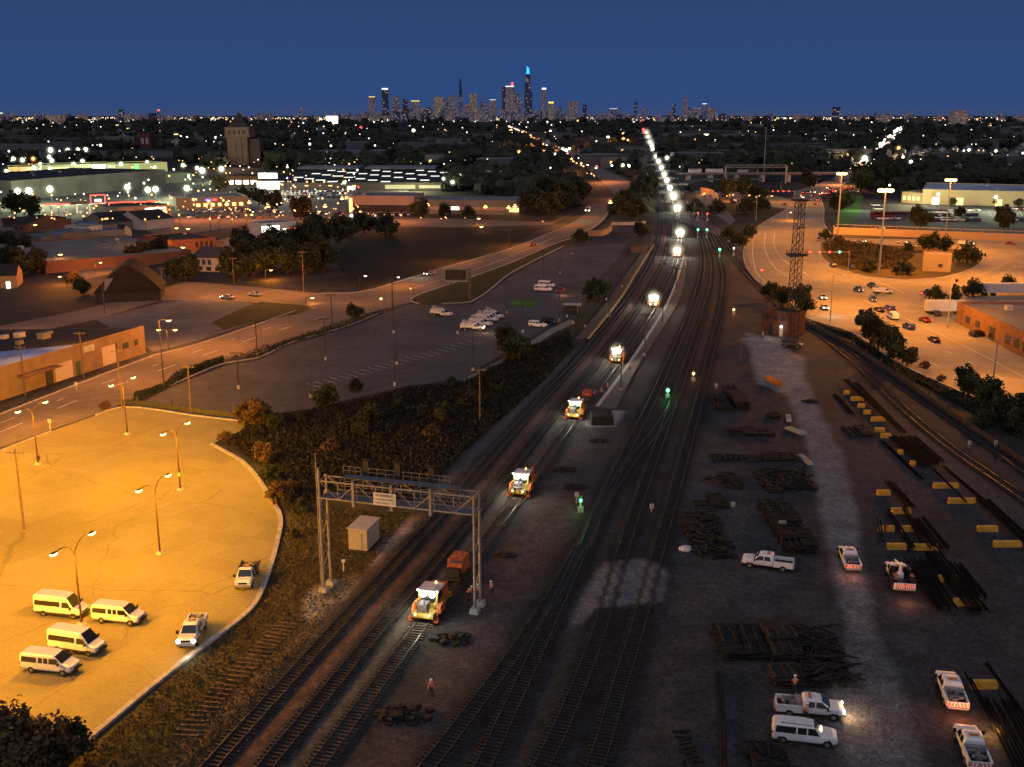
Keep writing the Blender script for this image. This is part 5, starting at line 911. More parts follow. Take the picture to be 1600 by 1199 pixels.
def building(name, label, A, B_, depth, vt, wall, roof, wins=(), gable=0, parapet=.5, h=None, group=None, cat='building', roofbits=0, skew=0):
    a = G(*A); c = G(*B_); W = (c-a).length; rz = math.atan2((c-a).y, (c-a).x); e = empty(name, label, cat, a, rz, group); h = h or hgt(A[0], A[1], vt); h = max(h, 2.5)
    b = MB(); b.prism([(0, 0), (W, 0), (W+skew, depth), (skew, depth)], 0, h)
    if gable: # ridge along x
        b.add([(0, 0, h), (0, depth, h), (0, depth/2, h+gable)], [(0, 1, 2)]); b.add([(W, 0, h), (W, depth, h), (W, depth/2, h+gable)], [(0, 1, 2)])
    b.build('wall', wall, e)
    b = MB()
    if gable: o = .3; b.add([(-o, -o, h-.1), (W+o, -o, h-.1), (W+o, depth/2, h+gable+.05), (-o, depth/2, h+gable+.05), (W+o, depth+o, h-.1), (-o, depth+o, h-.1)], [(0, 1, 2, 3), (3, 2, 4, 5)])
    else: b.prism([(.35, .35), (W-.35, .35), (W-.35+skew, depth-.35), (.35+skew, depth-.35)], h-.3, h+.02)
    b.build('roof', roof, e)
    if not gable and parapet:
        b = MB(); t = .3; b.box((W/2, .1, h+parapet/2), (W+.1, t, parapet)); b.box((W/2+skew, depth-.1, h+parapet/2), (W+.1, t, parapet))
        if not skew: [b.box((x, depth/2, h+parapet/2), (t, depth-.5, parapet)) for x in (.1, W-.1)]
        b.build('parapet', wall, e)
    for w_ in wins:
        t0, t1, z0, z1, m, nm = w_[:6]; b = MB()
        if len(w_) > 6 and w_[6] == 'R': b.box((W+.03, (t0+t1)/2*depth, (z0+z1)/2*h), (.1, (t1-t0)*depth, (z1-z0)*h))
        elif len(w_) > 6 and w_[6] == 'L': b.box((-.03, (t0+t1)/2*depth, (z0+z1)/2*h), (.1, (t1-t0)*depth, (z1-z0)*h))
        else: b.box(((t0+t1)/2*W, -.03, (z0+z1)/2*h), ((t1-t0)*W, .12, (z1-z0)*h))
        b.build(nm, m, e)
    rr = random.Random(len(label))
    for k in range(roofbits):
        b = MB(); s = rr.uniform(1, 2.4); b.box((rr.uniform(.1, .9)*W, rr.uniform(.15, .85)*depth, h+s*.3), (s, s*.8, s*.6)); b.build('roof_unit', GRYW if k % 2 else WHW, e)
    return e, W, h
def wrow(n, t0, t1, z0, z1, m, nm='window', fr=.55, side=None):
    s = (t1-t0)/n; return [(t0+(i+.5-fr/2)*s, t0+(i+.5+fr/2)*s, z0, z1, m, nm)+((side,) if side else ()) for i in range(n)]
# warehouse at the left edge : dark roof section and blue roofed section behind one long front wall
e, W, h = building('brick_warehouse', 'long orange lit brick warehouse with roller doors and a blue roofed wing', (-40, 640), (228, 552), 34, None, TANW, DKR, h=hgt(228, 552, 512), roofbits=7, skew=-14,
    wins=[(.425, .525, .02, .62, DOORW, 'roller_door'), (.71, .795, .03, .72, DOORW, 'roller_door'), (.80, .808, .03, .75, DARKM, 'door_rail'), (.545, .572, .0, .5, M('green_door', (.05, .07, .06)), 'door'), (.37, .41, 0, .6, DARKM, 'door'), (.845, .885, .42, .64, PAN, 'window'), (.925, .95, .42, .64, PAN, 'window'), (.60, .665, .72, .95, WHW, 'patched_window')])
b = MB(); b.box((W*.32, -1.2, h*.62), (W*.2, 2.4, .2)); b.build('awning', M('rusty_awning', (.10, .05, .035)), e); b = MB(); b.add([(.4, .4, h+.06), (W*.62, .4, h+.06), (W*.34, 15, h+.06), (-9, 17, h+.06)], [(0, 1, 2, 3)]); b.build('blue_roof', M('bright_blue_roof', (.10, .19, .48), .8, .35, .25), e)
# dome barn
a = G(150, 474); c = G(252, 470); W = (c-a).length; e = empty('dome_barn', 'large dark barn with rounded roof at the bend of the lane', 'barn', a, math.atan2((c-a).y, (c-a).x)); b = MB(); b.box((W/2, 9, 1.6), (W, 18, 3.2)); b.build('wall', M('barn_wall', (.035, .028, .025)), e)
b = MB(); R = []; n = 12; top = hgt(200, 471, 413)
for y, s in ((-.3, 1), (9, 1.0), (18.3, 1)): R.append([(W/2+W*.53*(i-6)/6, y+(abs(y-9) > 8)*(9-y)*.0, 3.0+(top-3.2)*(1-abs((i-6)/6)**1.45)*s) for i in range(n+1)])
b.loft(R); b.build('roof', M('barn_roof', (.022, .017, .016), .95, .3, .6), e); b = MB(); b.add([(W*.15, -.45, 3.4), (W*.30, -.45, 7.6), (W*.16, -.45, 7.2)], [(0, 1, 2)]); b.build('sign_panel', GRR, e)
Bd = [
 ('yellow_house', 'small yellow house with porch light at the left edge', (-25, 452), (27, 450), 12, 432, M('yellow_wall', (.45, .30, .14)), DKR, [(.68, .8, 0, .5, LITW, 'lit_door')], 3.0, 0),
 ('white_house', 'white two storey gabled house near the meadow', (304, 424), (352, 426), 12, 402, WHW, M('brown_roof2', (.07, .05, .045)), wrow(3, .05, .6, .5, .85, PAN)+wrow(3, .05, .9, .08, .35, PAN), 3.2, 0),
 ('brick_building', 'red brick corner building glowing orange under street lamps', (270, 397), (338, 391), 28, 378, BRK, DKR, wrow(4, .5, .95, .35, .8, PAN), 0, 1), ('brick_building', 'low orange brick annex right of the corner building', (338, 391), (361, 386), 16, 378, BRK, DKR, [], 0, 0),
 ('warehouse', 'long low grey warehouse with flat roof behind the dome barn', (72, 428), (300, 408), 70, 412, M('rust_lit_wall', (.16, .08, .06)), GRYW, [], 0, 3),
 ('flat_block', 'grey walled flats with blue roof, leftmost of the terrace', (42, 388), (66, 392), 38, 368, GRYW, BLR, wrow(3, .1, .9, .3, .6, WHW), 0, 0), ('flat_block', 'grey walled flats with blue roof, second in the terrace', (68, 389), (98, 390), 40, 366, GRYW, BLR, wrow(3, .1, .9, .3, .6, WHW), 0, 0), ('flat_block', 'grey walled flats with blue roof, third in the terrace', (106, 385), (140, 384), 42, 362, GRYW, BLR, wrow(3, .1, .9, .3, .6, PAN), 0, 0), ('flat_block', 'tall narrow pale block at the right end of the terrace', (140, 382), (162, 379), 14, 356, WHW, GRYW, wrow(3, .1, .9, .6, .8, PAN)+wrow(3, .1, .9, .2, .4, PAN), 0, 0),
 ('brown_house', 'brown gabled house behind the terraces', (20, 362), (40, 363), 30, 350, M('brown_house_wall', (.12, .08, .06)), DKR, wrow(2, .1, .9, .3, .7, PAN), 3, 0), ('brick_row', 'long dark brick row with pale windows behind the terraces', (42, 358), (104, 352), 20, 346, M('dark_red_brick', (.07, .03, .025)), DKR, wrow(8, .1, .95, .3, .7, WHW), 0, 1),
 ('shop_building', 'lit shop building with yellow front below the fuel canopy', (186, 343), (268, 337), 30, 326, M('beige_lit', (.32, .27, .18)), DKR, wrow(4, .35, .95, .25, .6, LITY, 'lit_window')+[(.5, .9, .7, .85, LITW, 'lit_sign')], 0, 1), ('house', 'dark roofed house left of the avenue trees', (165, 362), (215, 358), 22, 348, GRYW, DKR, [], 4, 0), ('house', 'dark roofed house right of its twin above the brick building', (225, 360), (272, 355), 22, 345, WHW, DKR, [], 4, 0), ('house', 'low dark roofed house with white gable', (170, 374), (190, 374), 14, 364, WHW, DKR, [], 3, 0),
 ('strip_mall', 'strip mall with orange lit front and small signs', (276, 328), (388, 324), 28, 311, M('mall_wall', (.33, .26, .17)), GRR, wrow(7, .25, .95, .2, .5, LITO, 'lit_window')+[(.40, .48, .72, .9, EM('sign_blue', (.2, .2, 1), 2), 'lit_sign'), (.50, .56, .72, .9, LITR, 'lit_sign')], 0, 2),
 ('big_store', 'huge plain grey windowless store wall behind the fuel station', (20, 314), (260, 291), 90, 284, GRYW, DKR, [], 0, 6), ('green_shed', 'pale green lit service building right of the big grey store', (258, 287), (300, 285), 30, 273, M('pale_green_wall', (.30, .36, .24)), GRR, [(.85, .92, .5, .9, LITW, 'wall_lamp')], 0, 0),
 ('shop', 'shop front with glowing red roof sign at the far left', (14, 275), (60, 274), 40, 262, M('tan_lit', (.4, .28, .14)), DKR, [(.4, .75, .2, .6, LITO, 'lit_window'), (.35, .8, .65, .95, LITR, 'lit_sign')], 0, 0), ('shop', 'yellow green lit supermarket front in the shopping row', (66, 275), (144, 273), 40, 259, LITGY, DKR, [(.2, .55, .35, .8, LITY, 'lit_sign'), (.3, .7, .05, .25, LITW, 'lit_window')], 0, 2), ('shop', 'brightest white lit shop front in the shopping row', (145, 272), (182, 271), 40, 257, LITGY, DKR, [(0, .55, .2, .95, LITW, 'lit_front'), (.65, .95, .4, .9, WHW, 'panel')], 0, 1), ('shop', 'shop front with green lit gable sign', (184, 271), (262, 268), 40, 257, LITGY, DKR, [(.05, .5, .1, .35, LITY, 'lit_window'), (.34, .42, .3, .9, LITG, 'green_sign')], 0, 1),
 ('skylight_warehouse', 'wide dark factory outlet with rows of lit skylights', (396, 297), (690, 297), 215, 286.5, M('dark_shop_wall', (.06, .045, .04)), DKR, [(.02, .14, .1, 1.3, EM('glaring_entrance', (1, .95, .7), 3), 'lit_entrance'), (.03, .13, 1.7, 2.5, LITW, 'lit_sign')]+wrow(3, .22, .6, .55, .7, LITO, 'lit_window', .15)+[(.70, .86, .15, .75, EM('lit_hall', (.9, .85, .4), .8), 'lit_hall'), (.88, 1, .25, .7, EM('lit_hall', (.9, .85, .4), .8), 'lit_hall'), (.50, .54, .1, .55, LITW, 'lit_entrance')], 0, 0),
 ('lit_restaurant', 'low building with a row of glowing windows at the foot of the stone tower', (354, 291), (408, 291), 30, 276, M('brown_lit', (.16, .08, .04)), DKR, wrow(4, .02, .9, .2, .6, LITW, 'lit_window', .7), 0, 0),
 ('long_store', 'left half of the long pale store with dark windows and orange pillars', (546, 332), (648, 333), 30, 307, PINKW, GRR, [(.06, .93, .05, .48, PAN, 'shop_window'), (0, .05, 0, .9, LITO, 'lit_pillar'), (.95, 1, 0, .6, M('orange_pillar', (.6, .2, .05)), 'pillar')], 0, 1), ('long_store', 'right half of the long pale store with a white stripe and lit sign', (650, 334), (812, 336), 30, 313, GRYW, GRR, [(0, 1, .32, .55, PINKW, 'white_stripe'), (.34, .42, .32, .55, LITW, 'lit_sign'), (.9, .99, .2, .5, LITY, 'lit_window')], 0, 1),
 ('fuel_shop', 'brightly lit white fuel station shop among the trees', (410, 373), (463, 369), 14, 351, WHW, GRR, [(0, .5, .1, .85, EM('fuel_glow', (1, 1, .8), 7), 'lit_canopy_front'), (.62, .74, 0, .6, LITW, 'lit_door'), (.78, 1, .4, .6, LITR, 'red_band')], 0, 0), ('far_hall', 'pale low hall in the trees beyond the far road', (503, 246), (612, 245), 60, 237, GRYW, GRR, [], 0, 0), ('far_house', 'dark red square building in the far trees', (218, 232), (236, 232), 24, 209, M('dark_red_block', (.12, .04, .035)), DKR, wrow(2, .1, .9, .3, .7, WHW), 0, 0), ('far_school', 'long low pale building left of the dark red block', (150, 228), (210, 228), 40, 214, GRYW, GRR, wrow(6, 0, 1, .3, .7, PAN), 0, 0), ('white_hall', 'white hall beside the billboards in the dark trees', (755, 279), (800, 279), 40, 268, WHW, GRR, [], 0, 0),
 ('store', 'large pale store with grey panelled roof beyond the parking lot on the right', (1440, 319), (1720, 327), 75, 297, M('store_wall', (.36, .29, .18), .9, .06, .02), M('store_roof', (.34, .35, .44), .7, .35, .05), [(.20, .24, 0, .5, LITY, 'lit_door'), (.06, .10, 0, .5, LITW, 'lit_door'), (.42, .46, 0, .45, LITY, 'lit_door')], 0, 4), ('store_annex', 'yellow lit entrance building at the left end of the large store', (1408, 317), (1439, 319), 40, 301, M('store_wall', (.36, .29, .18), .9, .06, .02), GRR, wrow(4, .05, .95, .3, .7, LITY, 'lit_window'), 0, 0),
 ('shed', 'plain beige shed with stairs on the round grass island', (1441, 424), (1485, 426), 9, 399, M('beige_shed', (.26, .20, .13), .9, .08, .2), M('shed_roof', (.30, .25, .20)), [(.55, .7, .3, .5, DARKM, 'vent')], 0, 0), ('brick_shop', 'flat roofed brick building with bright wall lamps beside the junction', (1493, 503), (1640, 578), 36, 474, M('brick_shop_wall', (.17, .085, .055), .9, .3, .6), GRYW, [(.12, .17, .25, .6, PAN, 'window'), (.24, .29, .25, .6, PAN, 'window'), (.40, .46, 0, .65, DARKM, 'door')]+wrow(4, .55, .9, .2, .65, PAN), 0, 4),
 ('signal_house', 'small brick signal house with dark roof and bright door lamp by the lattice tower', (1189, 520), (1230, 528), 7, 487, M('signal_house_brick', (.085, .035, .028), .9, .3, 1), DKR, [(.30, .42, 0, .5, PAN, 'door'), (.70, .82, 0, .45, WHW, 'door')]+wrow(3, .1, .95, .72, .9, PAN), 0, 0),
 ('beige_block', 'far broad beige block on the horizon at the right', (1424, 192), (1456, 192), 60, 184, M('far_beige', (.12, .09, .08)), GRYW, [], 0, 0)]
for nm, lb, A, B_, d, vt, wl, rf, wn, gb, rb in Bd: building(nm, lb, A, B_, d, vt, wl, rf, wn, gable=gb, roofbits=rb)
# bits on and around the buildings
def glow_box(name, label, cat, u, v, z, d, m, rz=0):
    b = MB(); b.box((0, 0, 0), d); b.tube((0, .1, -z), (0, .1, 0), .2); o = b.build(name, m); q = G(u, v); q.z = z; o.location = q; o.rotation_euler = (0, 0, rz); tag(o, label, cat); return o
for u, v, c, z, pw, lb in ((1511, 497, COOL, 6, 500, 'left'), (1536, 512, COOL, 6, 500, 'right'), (1219, 527, WHITE, 3, 260, 'door')):
    q = G(u, v); b = MB(); b.ball((0, 0, 0), .35, 8, 6); o = b.build('wall_lamp', E_WH); o.location = (q.x, q.y-.5, hgt(u, v, {1511: 479, 1536: 488, 1219: 510}[u])); tag(o, {'left': 'left bright wall lamp of the brick shop', 'right': 'right bright wall lamp of the brick shop', 'door': 'bright lamp beside the door of the brick signal house'}[lb], 'wall lamp'); lamp((q.x-.8, q.y-1.6, o.location.z), (1, .9, .6), pw, .2)
# skylights
q0 = G(396, 297)
sk = [o for o in COL.objects if o.name.startswith('skylight_warehouse')][0]; W = (G(690, 297)-G(396, 297)).length; h = hgt(396, 297, 286.5)
for i in range(30):
    b = MB(); x = W*(.12+.86*((i*7) % 30)/30); y = 12+((i*11) % 10)*19; b.box((x, y, h+.5), (7, 5, .35)); b.build('skylight', EM('lit_skylight', (.9, .9, .8), 1.6), sk)
for x0, x1 in ((0, .40), (.44, .9)): b = MB(); b.box((W*(x0+x1)/2-4, 212, h+2), (W*(x1-x0), 40, 2)); b.build('raised_roof', GRR, sk)
# fuel canopy
a = G(72, 338); c = G(245, 332); W = (c-a).length; e = empty('fuel_station_canopy', 'long fuel station canopy with red lit edge and white lights beneath', 'canopy', a, math.atan2((c-a).y, (c-a).x)); b = MB(); b.box((W/2, 7, 6.4), (W, 16, .8)); b.build('roof', M('canopy_dark', (.12, .05, .05)), e)
b = MB(); b.box((W*.11, -1.08, 6.5), (W*.22, .15, .9)); b.box((W*.78, -1.08, 6.4), (W*.44, .15, .7)); b.build('red_light_band', LITR, e); b = MB(); [b.box((W*(.05+.115*i), 6, 3), (.9, .9, 6)) for i in range(9)]; b.build('posts', WHW, e); b = MB(); [b.box((W*(.07+.115*i), 2, 5.9), (3.2, 3, .2)) for i in range(8)]; b.build('canopy_lights', LITW, e)
b = MB(); [b.box((W*(.08+.115*i), 5, 1), (1.2, .9, 2)) for i in range(8)]; b.build('fuel_pumps', WHW, e); b = MB(); b.box((W*.47, -1.2, 11), (W*.13, .3, .6)); [b.box((W*.47+s*W*.065, -1.2, 9), (.7, .3, 4.5)) for s in (-1, 1)]; b.build('red_arch', EM('red_arch_glow', (1, .15, .1), 1.5), e); b = MB(); b.box((W*.47, -1.3, 8), (W*.06, .2, 1.2)); b.build('lit_sign', LITW, e)
for i in range(5): q = G(90+i*34, 336); lamp((q.x, q.y, 5), WHITE, 4500, 1)
# stone tower with pointed roof
a = G(357, 258); c = G(389, 258); W = (c-a).length; e = empty('stone_tower', 'tall square stone tower with pointed dark roof rising above the shops', 'tower', a, .0); h = hgt(373, 258, 213); TW_ = M('tower_stone', (.17, .115, .09), .9, .2, .08); TS = M('tower_stone_shade', (.07, .055, .05), .9, .2, .08)  # side in shade, painted as a darker copy of the stone
b = MB(); b.box((W/2, W/2, h/2), (W, W, h)); b.build('shaft', TW_, e); b = MB(); [b.box((W*x, -.5, h*.48), (W*.1, 1.0, h*.85)) for x in (.08, .36, .64, .92)]; b.build('buttresses', TW_, e); b = MB(); b.box((W*1.28, W*.6, h*.44), (W*.5, W*.8, h*.9)); b.build('side_wing', TS, e)
b = MB(); b.box((W*.52, W/2, h+4.5), (W*1.16, W*1.16, 11)); b.box((W*.52, W/2, h+.2), (W*1.22, W*1.22, 1.5)); b.build('belfry', TW_, e); b = MB(); [b.box((W*x, -W*.09, h+4), (W*.08, .6, 4)) for x in (.15, .38, .62, .85)]; b.build('belfry_openings', DARKM, e)
b = MB(); b.loft([[(W*.52-r, W/2-r, z), (W*.52+r, W/2-r, z), (W*.52+r, W/2+r, z), (W*.52-r, W/2+r, z)] for r, z in ((W*.5, h+10), (W*.34, h+15), (W*.2, h+19), (.3, h+26))]); b.build('roof', M('tower_roof', (.03, .025, .025)), e)
q = G(370, 262); lamp((q.x, q.y-30, 25), (1, .6, .35), 60000, 3)
# lattice radio tower
p = G(1236, 541); h = hgt(1236, 541, 312); e = empty('lattice_tower', 'black lattice tower with ring platform standing beside the brick signal house', 'tower', p, .3); b = MB()
for sx in (-1, 1):
    for sy in (-1, 1): b.tube((sx*1.15, sy*1.15, 0), (sx*.85, sy*.85, h), .10, .08, 6)
z = 0; k = 0
while z < h-1.5:
    w0 = 1.15-.3*z/h; w1 = 1.15-.3*(z+1.7)/h
    for (ax, ay, bx, by) in ((-1, -1, 1, -1), (1, -1, 1, 1), (1, 1, -1, 1), (-1, 1, -1, -1)):
        b.tube((ax*w0, ay*w0, z), (bx*w1, by*w1, z+1.7), .045, n=4); b.tube((bx*w0, by*w0, z), (ax*w1, ay*w1, z+1.7), .045, n=4); b.tube((ax*w0, ay*w0, z), (bx*w0, by*w0, z), .04, n=4)
    z += 1.7
b.build('lattice', DARKM, e)
for zz, r in ((hgt(1236, 541, 399), 2.6), (h-.3, 2.2)):
    b = MB(); b.tube((0, 0, zz), (0, 0, zz+.25), r, r, 14); [b.tube((r*math.cos(i*.45), r*math.sin(i*.45), zz), (r*math.cos(i*.45), r*math.sin(i*.45), zz+1.1), .04, n=4) for i in range(14)]
    P = [(r*math.cos(i*.45), r*math.sin(i*.45), zz+1.1) for i in range(15)]; b.path(P, .05, 4); b.build('platform', DARKM, e)
# billboard
a = G(703, 470); c = G(734, 470); W = (c-a).length; h0 = hgt(715, 470, 439); h1 = hgt(715, 470, 420); e = empty('billboard', 'dark roadside billboard on posts in the grass verge', 'billboard', a, 0); b = MB(); b.tube((.4, 0, 0), (.4, 0, h0+.5), .16); b.build('post', DARKM, e); b = MB(); b.tube((W+.1, 0, 0), (W+.1, 0, h1), .2); b.build('post', WOODP, e)
x0 = -W*.26; x1 = W*.88; b = MB(); b.box(((x0+x1)/2, -.1, (h0+h1)/2), (x1-x0, .3, h1-h0)); b.build('frame', M('billboard_frame', (.2, .19, .2)), e); b = MB(); b.box(((x0+x1)/2, -.28, (h0+h1)/2), (x1-x0-.6, .06, h1-h0-.6)); b.build('panel', M('billboard_panel', (.03, .016, .016), .5, .8, .4), e); b = MB(); b.box(((x0+x1)/2, -.5, h0-.1), (x1-x0+.4, .9, .12)); b.build('catwalk', GREY, e)
glow_box('lit_billboard', 'small lit yellow billboard glowing in the dark trees beside the bridge road', 'billboard', 874, 300, hgt(874, 300, 290), (9, .5, 6.5), EM('lit_board', (1, .85, .3), .8)); glow_box('lit_pylon_sign', 'white lit sign left of the yellow billboard in the trees', 'sign', 855, 303, hgt(855, 303, 298), (4, .5, 3), E_WH)
# bridges and walls
def wall(name, label, px, h, t, m, z0=0, cat='wall', posts=0, kind=None):
    P = smooth(px, 8); o = P[0].copy(); b = MB(); A = offset(P, t/2); C_ = offset(P, -t/2)
    for i in range(len(P)-1):
        q = [A[i]-o, C_[i]-o, C_[i+1]-o, A[i+1]-o]; b.add([(p.x, p.y, z) for z in (z0, z0+h) for p in q], [(3, 2, 1, 0), (4, 5, 6, 7), (0, 1, 5, 4), (1, 2, 6, 5), (2, 3, 7, 6), (3, 0, 4, 7)])
        if posts and i % posts == 0: b.box((P[i].x-o.x, P[i].y-o.y, z0+h+.4), (.3, .3, .9))
    ob = b.build(name, m); ob.location = o; tag(ob, label, cat); return ob
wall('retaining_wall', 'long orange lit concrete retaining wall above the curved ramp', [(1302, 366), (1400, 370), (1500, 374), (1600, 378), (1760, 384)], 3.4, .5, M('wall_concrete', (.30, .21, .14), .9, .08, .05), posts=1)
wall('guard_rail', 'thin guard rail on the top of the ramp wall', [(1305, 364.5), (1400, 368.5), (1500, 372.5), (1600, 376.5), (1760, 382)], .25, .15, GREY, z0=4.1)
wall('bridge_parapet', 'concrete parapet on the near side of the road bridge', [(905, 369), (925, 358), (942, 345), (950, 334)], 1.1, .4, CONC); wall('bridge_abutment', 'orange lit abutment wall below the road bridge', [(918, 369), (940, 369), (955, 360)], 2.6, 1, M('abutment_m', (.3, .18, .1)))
wall('retaining_wall', 'dark low wall along the slope left of the far main line', [(955, 352), (985, 352), (1008, 350)], 1.6, .5, CONC); wall('wire_fence', 'long thin fence between the sidings and the road embankment', [(1250, 504), (1330, 545), (1400, 592), (1480, 648), (1600, 728)], 1.3, .05, M('fence_wire', (.04, .038, .035)), posts=1)
wall('wire_fence', 'wire fence with pale posts along the far kerb of the bright lot', [(190, 632), (240, 636), (300, 645), (385, 655)], 1.0, .05, M('fence_wire', (.04, .038, .035)), posts=1)
wall('highway_bridge', 'long dark highway viaduct crossing the whole rail corridor', [(1060, 284), (1140, 283), (1240, 283), (1345, 282)], 1.6, 16, M('viaduct_concrete', (.10, .095, .09)), z0=5.5, cat='bridge')
for i, u in enumerate((1075, 1110, 1150, 1190, 1230, 1270, 1310)): q = G(u, 284); b = MB(); b.box((0, 0, 2.8), (2.5, 12, 5.5)); o = b.build('bridge_pier', CONC); o.location = q; tag(o, 'concrete pier under the highway viaduct', 'bridge pier', 'piers under the highway viaduct')
wall('parapet', 'pale parapet of the highway viaduct', [(1060, 286), (1140, 285), (1240, 285), (1345, 284)], 1.0, .4, M('parapet_c', (.18, .17, .16)), z0=7.2); wall('bridge', 'lower dark road bridge carrying a curved ramp over the rail cut', [(1065, 298), (1085, 292), (1120, 290), (1190, 290)], 1.2, 9, M('viaduct_concrete', (.10, .095, .09)), z0=4.2, cat='bridge')
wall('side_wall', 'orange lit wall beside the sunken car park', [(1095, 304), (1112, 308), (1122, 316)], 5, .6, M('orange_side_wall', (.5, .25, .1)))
a = G(1133, 287); c = G(1228, 287); W = (c-a).length; e = empty('highway_sign_gantry', 'highway sign gantry with long lattice truss above the viaduct', 'gantry', a, 0); b = MB(); [b.box((W/2, y, z), (W, .3, .3)) for y in (0, 2) for z in (13, 15)]; [b.tube((W*i/16, 0, 13 if i % 2 else 15), (W*(i+1)/16, 0, 15 if i % 2 else 13), .15, n=4) for i in range(16)]; b.build('truss', M('pale_truss', (.3, .28, .27)), e); b = MB(); [b.box((x, 1, 7), (1.2, 1.2, 14)) for x in (0, W)]; b.build('column', GREY, e)
TRL = M('white_trailer', (.45, .45, .47), .6, .06, .1)
def trailer(label, u, v, L_, z, rz=0, cat='trailer'):
    q = G(u, v); e = empty('box_trailer', label, cat, (q.x, q.y, z), rz); b = MB(); b.box((0, 0, 2.5), (L_, 2.6, 2.9)); b.build('cargo_box', TRL, e); b = MB(); [b.tube((x*L_, -1.2, .5), (x*L_, 1.2, .5), .5) for x in (-.4, -.3, .3)]; b.build('wheels', BLACK, e)
trailer('white box trailer on the viaduct, right of the blinding light cluster', 1088, 285, 14, 7.1); trailer('white box trailer on the viaduct, second from the light cluster', 1112, 285, 18, 7.1); trailer('white trailer beyond the viaduct under the tall mast', 1168, 272, 20, 0); trailer('white trailer among trees near the orange high mast', 1268, 276, 16, 0); trailer('white truck trailer parked at the brick shop bushes', 1476, 491, 11, 0, -.05); trailer('pale bus parked behind the white trailer near the brick shop', 1590, 462, 26, 0, .0)
b = MB(); b.box((0, 0, .9), (3.2, 1.3, 1.6)); b.box((0, 0, 1.75), (2.6, 1.1, .1)); o = b.build('park_bench_shelter', DARKM); o.location = G(1008, 392); tag(o, 'small dark cabinet right of the station hut', 'cabinet')
# ------------------------------------------------------------ trees
LEAF = []
for nm, c in (('dark_green_leaves', (.026, .032, .013)), ('olive_leaves', (.045, .042, .016)), ('rusty_leaves', (.085, .05, .022))): LEAF.append(M(nm, c, .85, .6, .7))
BARK = M('bark', (.05, .038, .03), .9, .3, 3)
def crown_mesh(seed, n=2600, shape='round', leaf=.30, squash=.8):
    rs = np.random.RandomState(seed); nc = 26 if shape != 'cone' else 30; C_ = []
    for i in range(nc):
        if shape == 'cone': z = rs.rand()**1.2; r = (1-z)*.62*np.sqrt(rs.rand()); a = rs.rand()*6.28; C_.append((r*math.cos(a), r*math.sin(a), z*2-.8, .26*(1.15-z)))
        else: v = rs.randn(3); v /= np.linalg.norm(v); r = rs.rand()**.4*.82; C_.append((v[0]*r, v[1]*r, v[2]*r*squash, rs.uniform(.2, .42)))
    C_ = np.array(C_); k = rs.randint(0, nc, n); d = rs.randn(n, 3); d /= np.linalg.norm(d, axis=1)[:, None]; r = C_[k, 3]*rs.rand(n)**.3*rs.uniform(.8, 1.25, n)
    P = C_[k, :3]+d*r[:, None]; s = leaf*.3*rs.uniform(.5, 1.3, n); u = rs.randn(n, 3); u /= np.linalg.norm(u, axis=1)[:, None]; w_ = np.cross(u, d+rs.randn(n, 3)*.5); w_ /= np.linalg.norm(w_, axis=1)[:, None]+1e-9
    V = np.stack([P-u*s[:, None], P+w_*s[:, None]*.7, P+u*s[:, None], P-w_*s[:, None]*.7], 1).reshape(-1, 3); me = bpy.data.meshes.new('crown'); me.from_pydata(V.tolist(), [], np.arange(4*n).reshape(n, 4).tolist()); return me
def make_tree(i, kind, seed, shape='round', n=2600, squash=.8, cat='tree', name='tree'):
    e = empty(name, 'x', cat); me = crown_mesh(seed, n, shape, squash=squash); me.materials.append(LEAF[kind]); zc = 1.05 if shape == 'round' else .9
    if name == 'bush': zc = .62
    c = link('crown', me, e); c.location = (0, 0, zc)
    b = MB(); b.tube((0, 0, -.05), (0, 0, zc*.75), .07, .045, 7); rs = random.Random(seed)
    for k in range(6): a = k*1.05+rs.random(); b.tube((0, 0, zc*(.45+.05*k)), (.5*math.cos(a), .5*math.sin(a), zc*.7+.3+.08*k), .032, .012, 5)
    b.build('trunk', BARK, e); return e
TR = [make_tree(0, 0, 1), make_tree(1, 0, 2, squash=.95), make_tree(2, 1, 3), make_tree(3, 2, 4, squash=.9)]; TC = make_tree(4, 0, 9, 'cone'); BU = [make_tree(5, 0, 5, name='bush', cat='bush', n=1500, squash=.7), make_tree(6, 2, 6, name='bush', cat='bush', n=1500, squash=.7)]
def tree(u, v, R, kind, label, group=None, sz=1.0, rz=None):
    p = (BU[kind-10] if kind >= 10 else TC if kind == 4 else TR[kind]); put(p, G(u, v), rz if rz is not None else (u*7.7+v) % 6.28, label, group, (R, R*.95, R*sz))
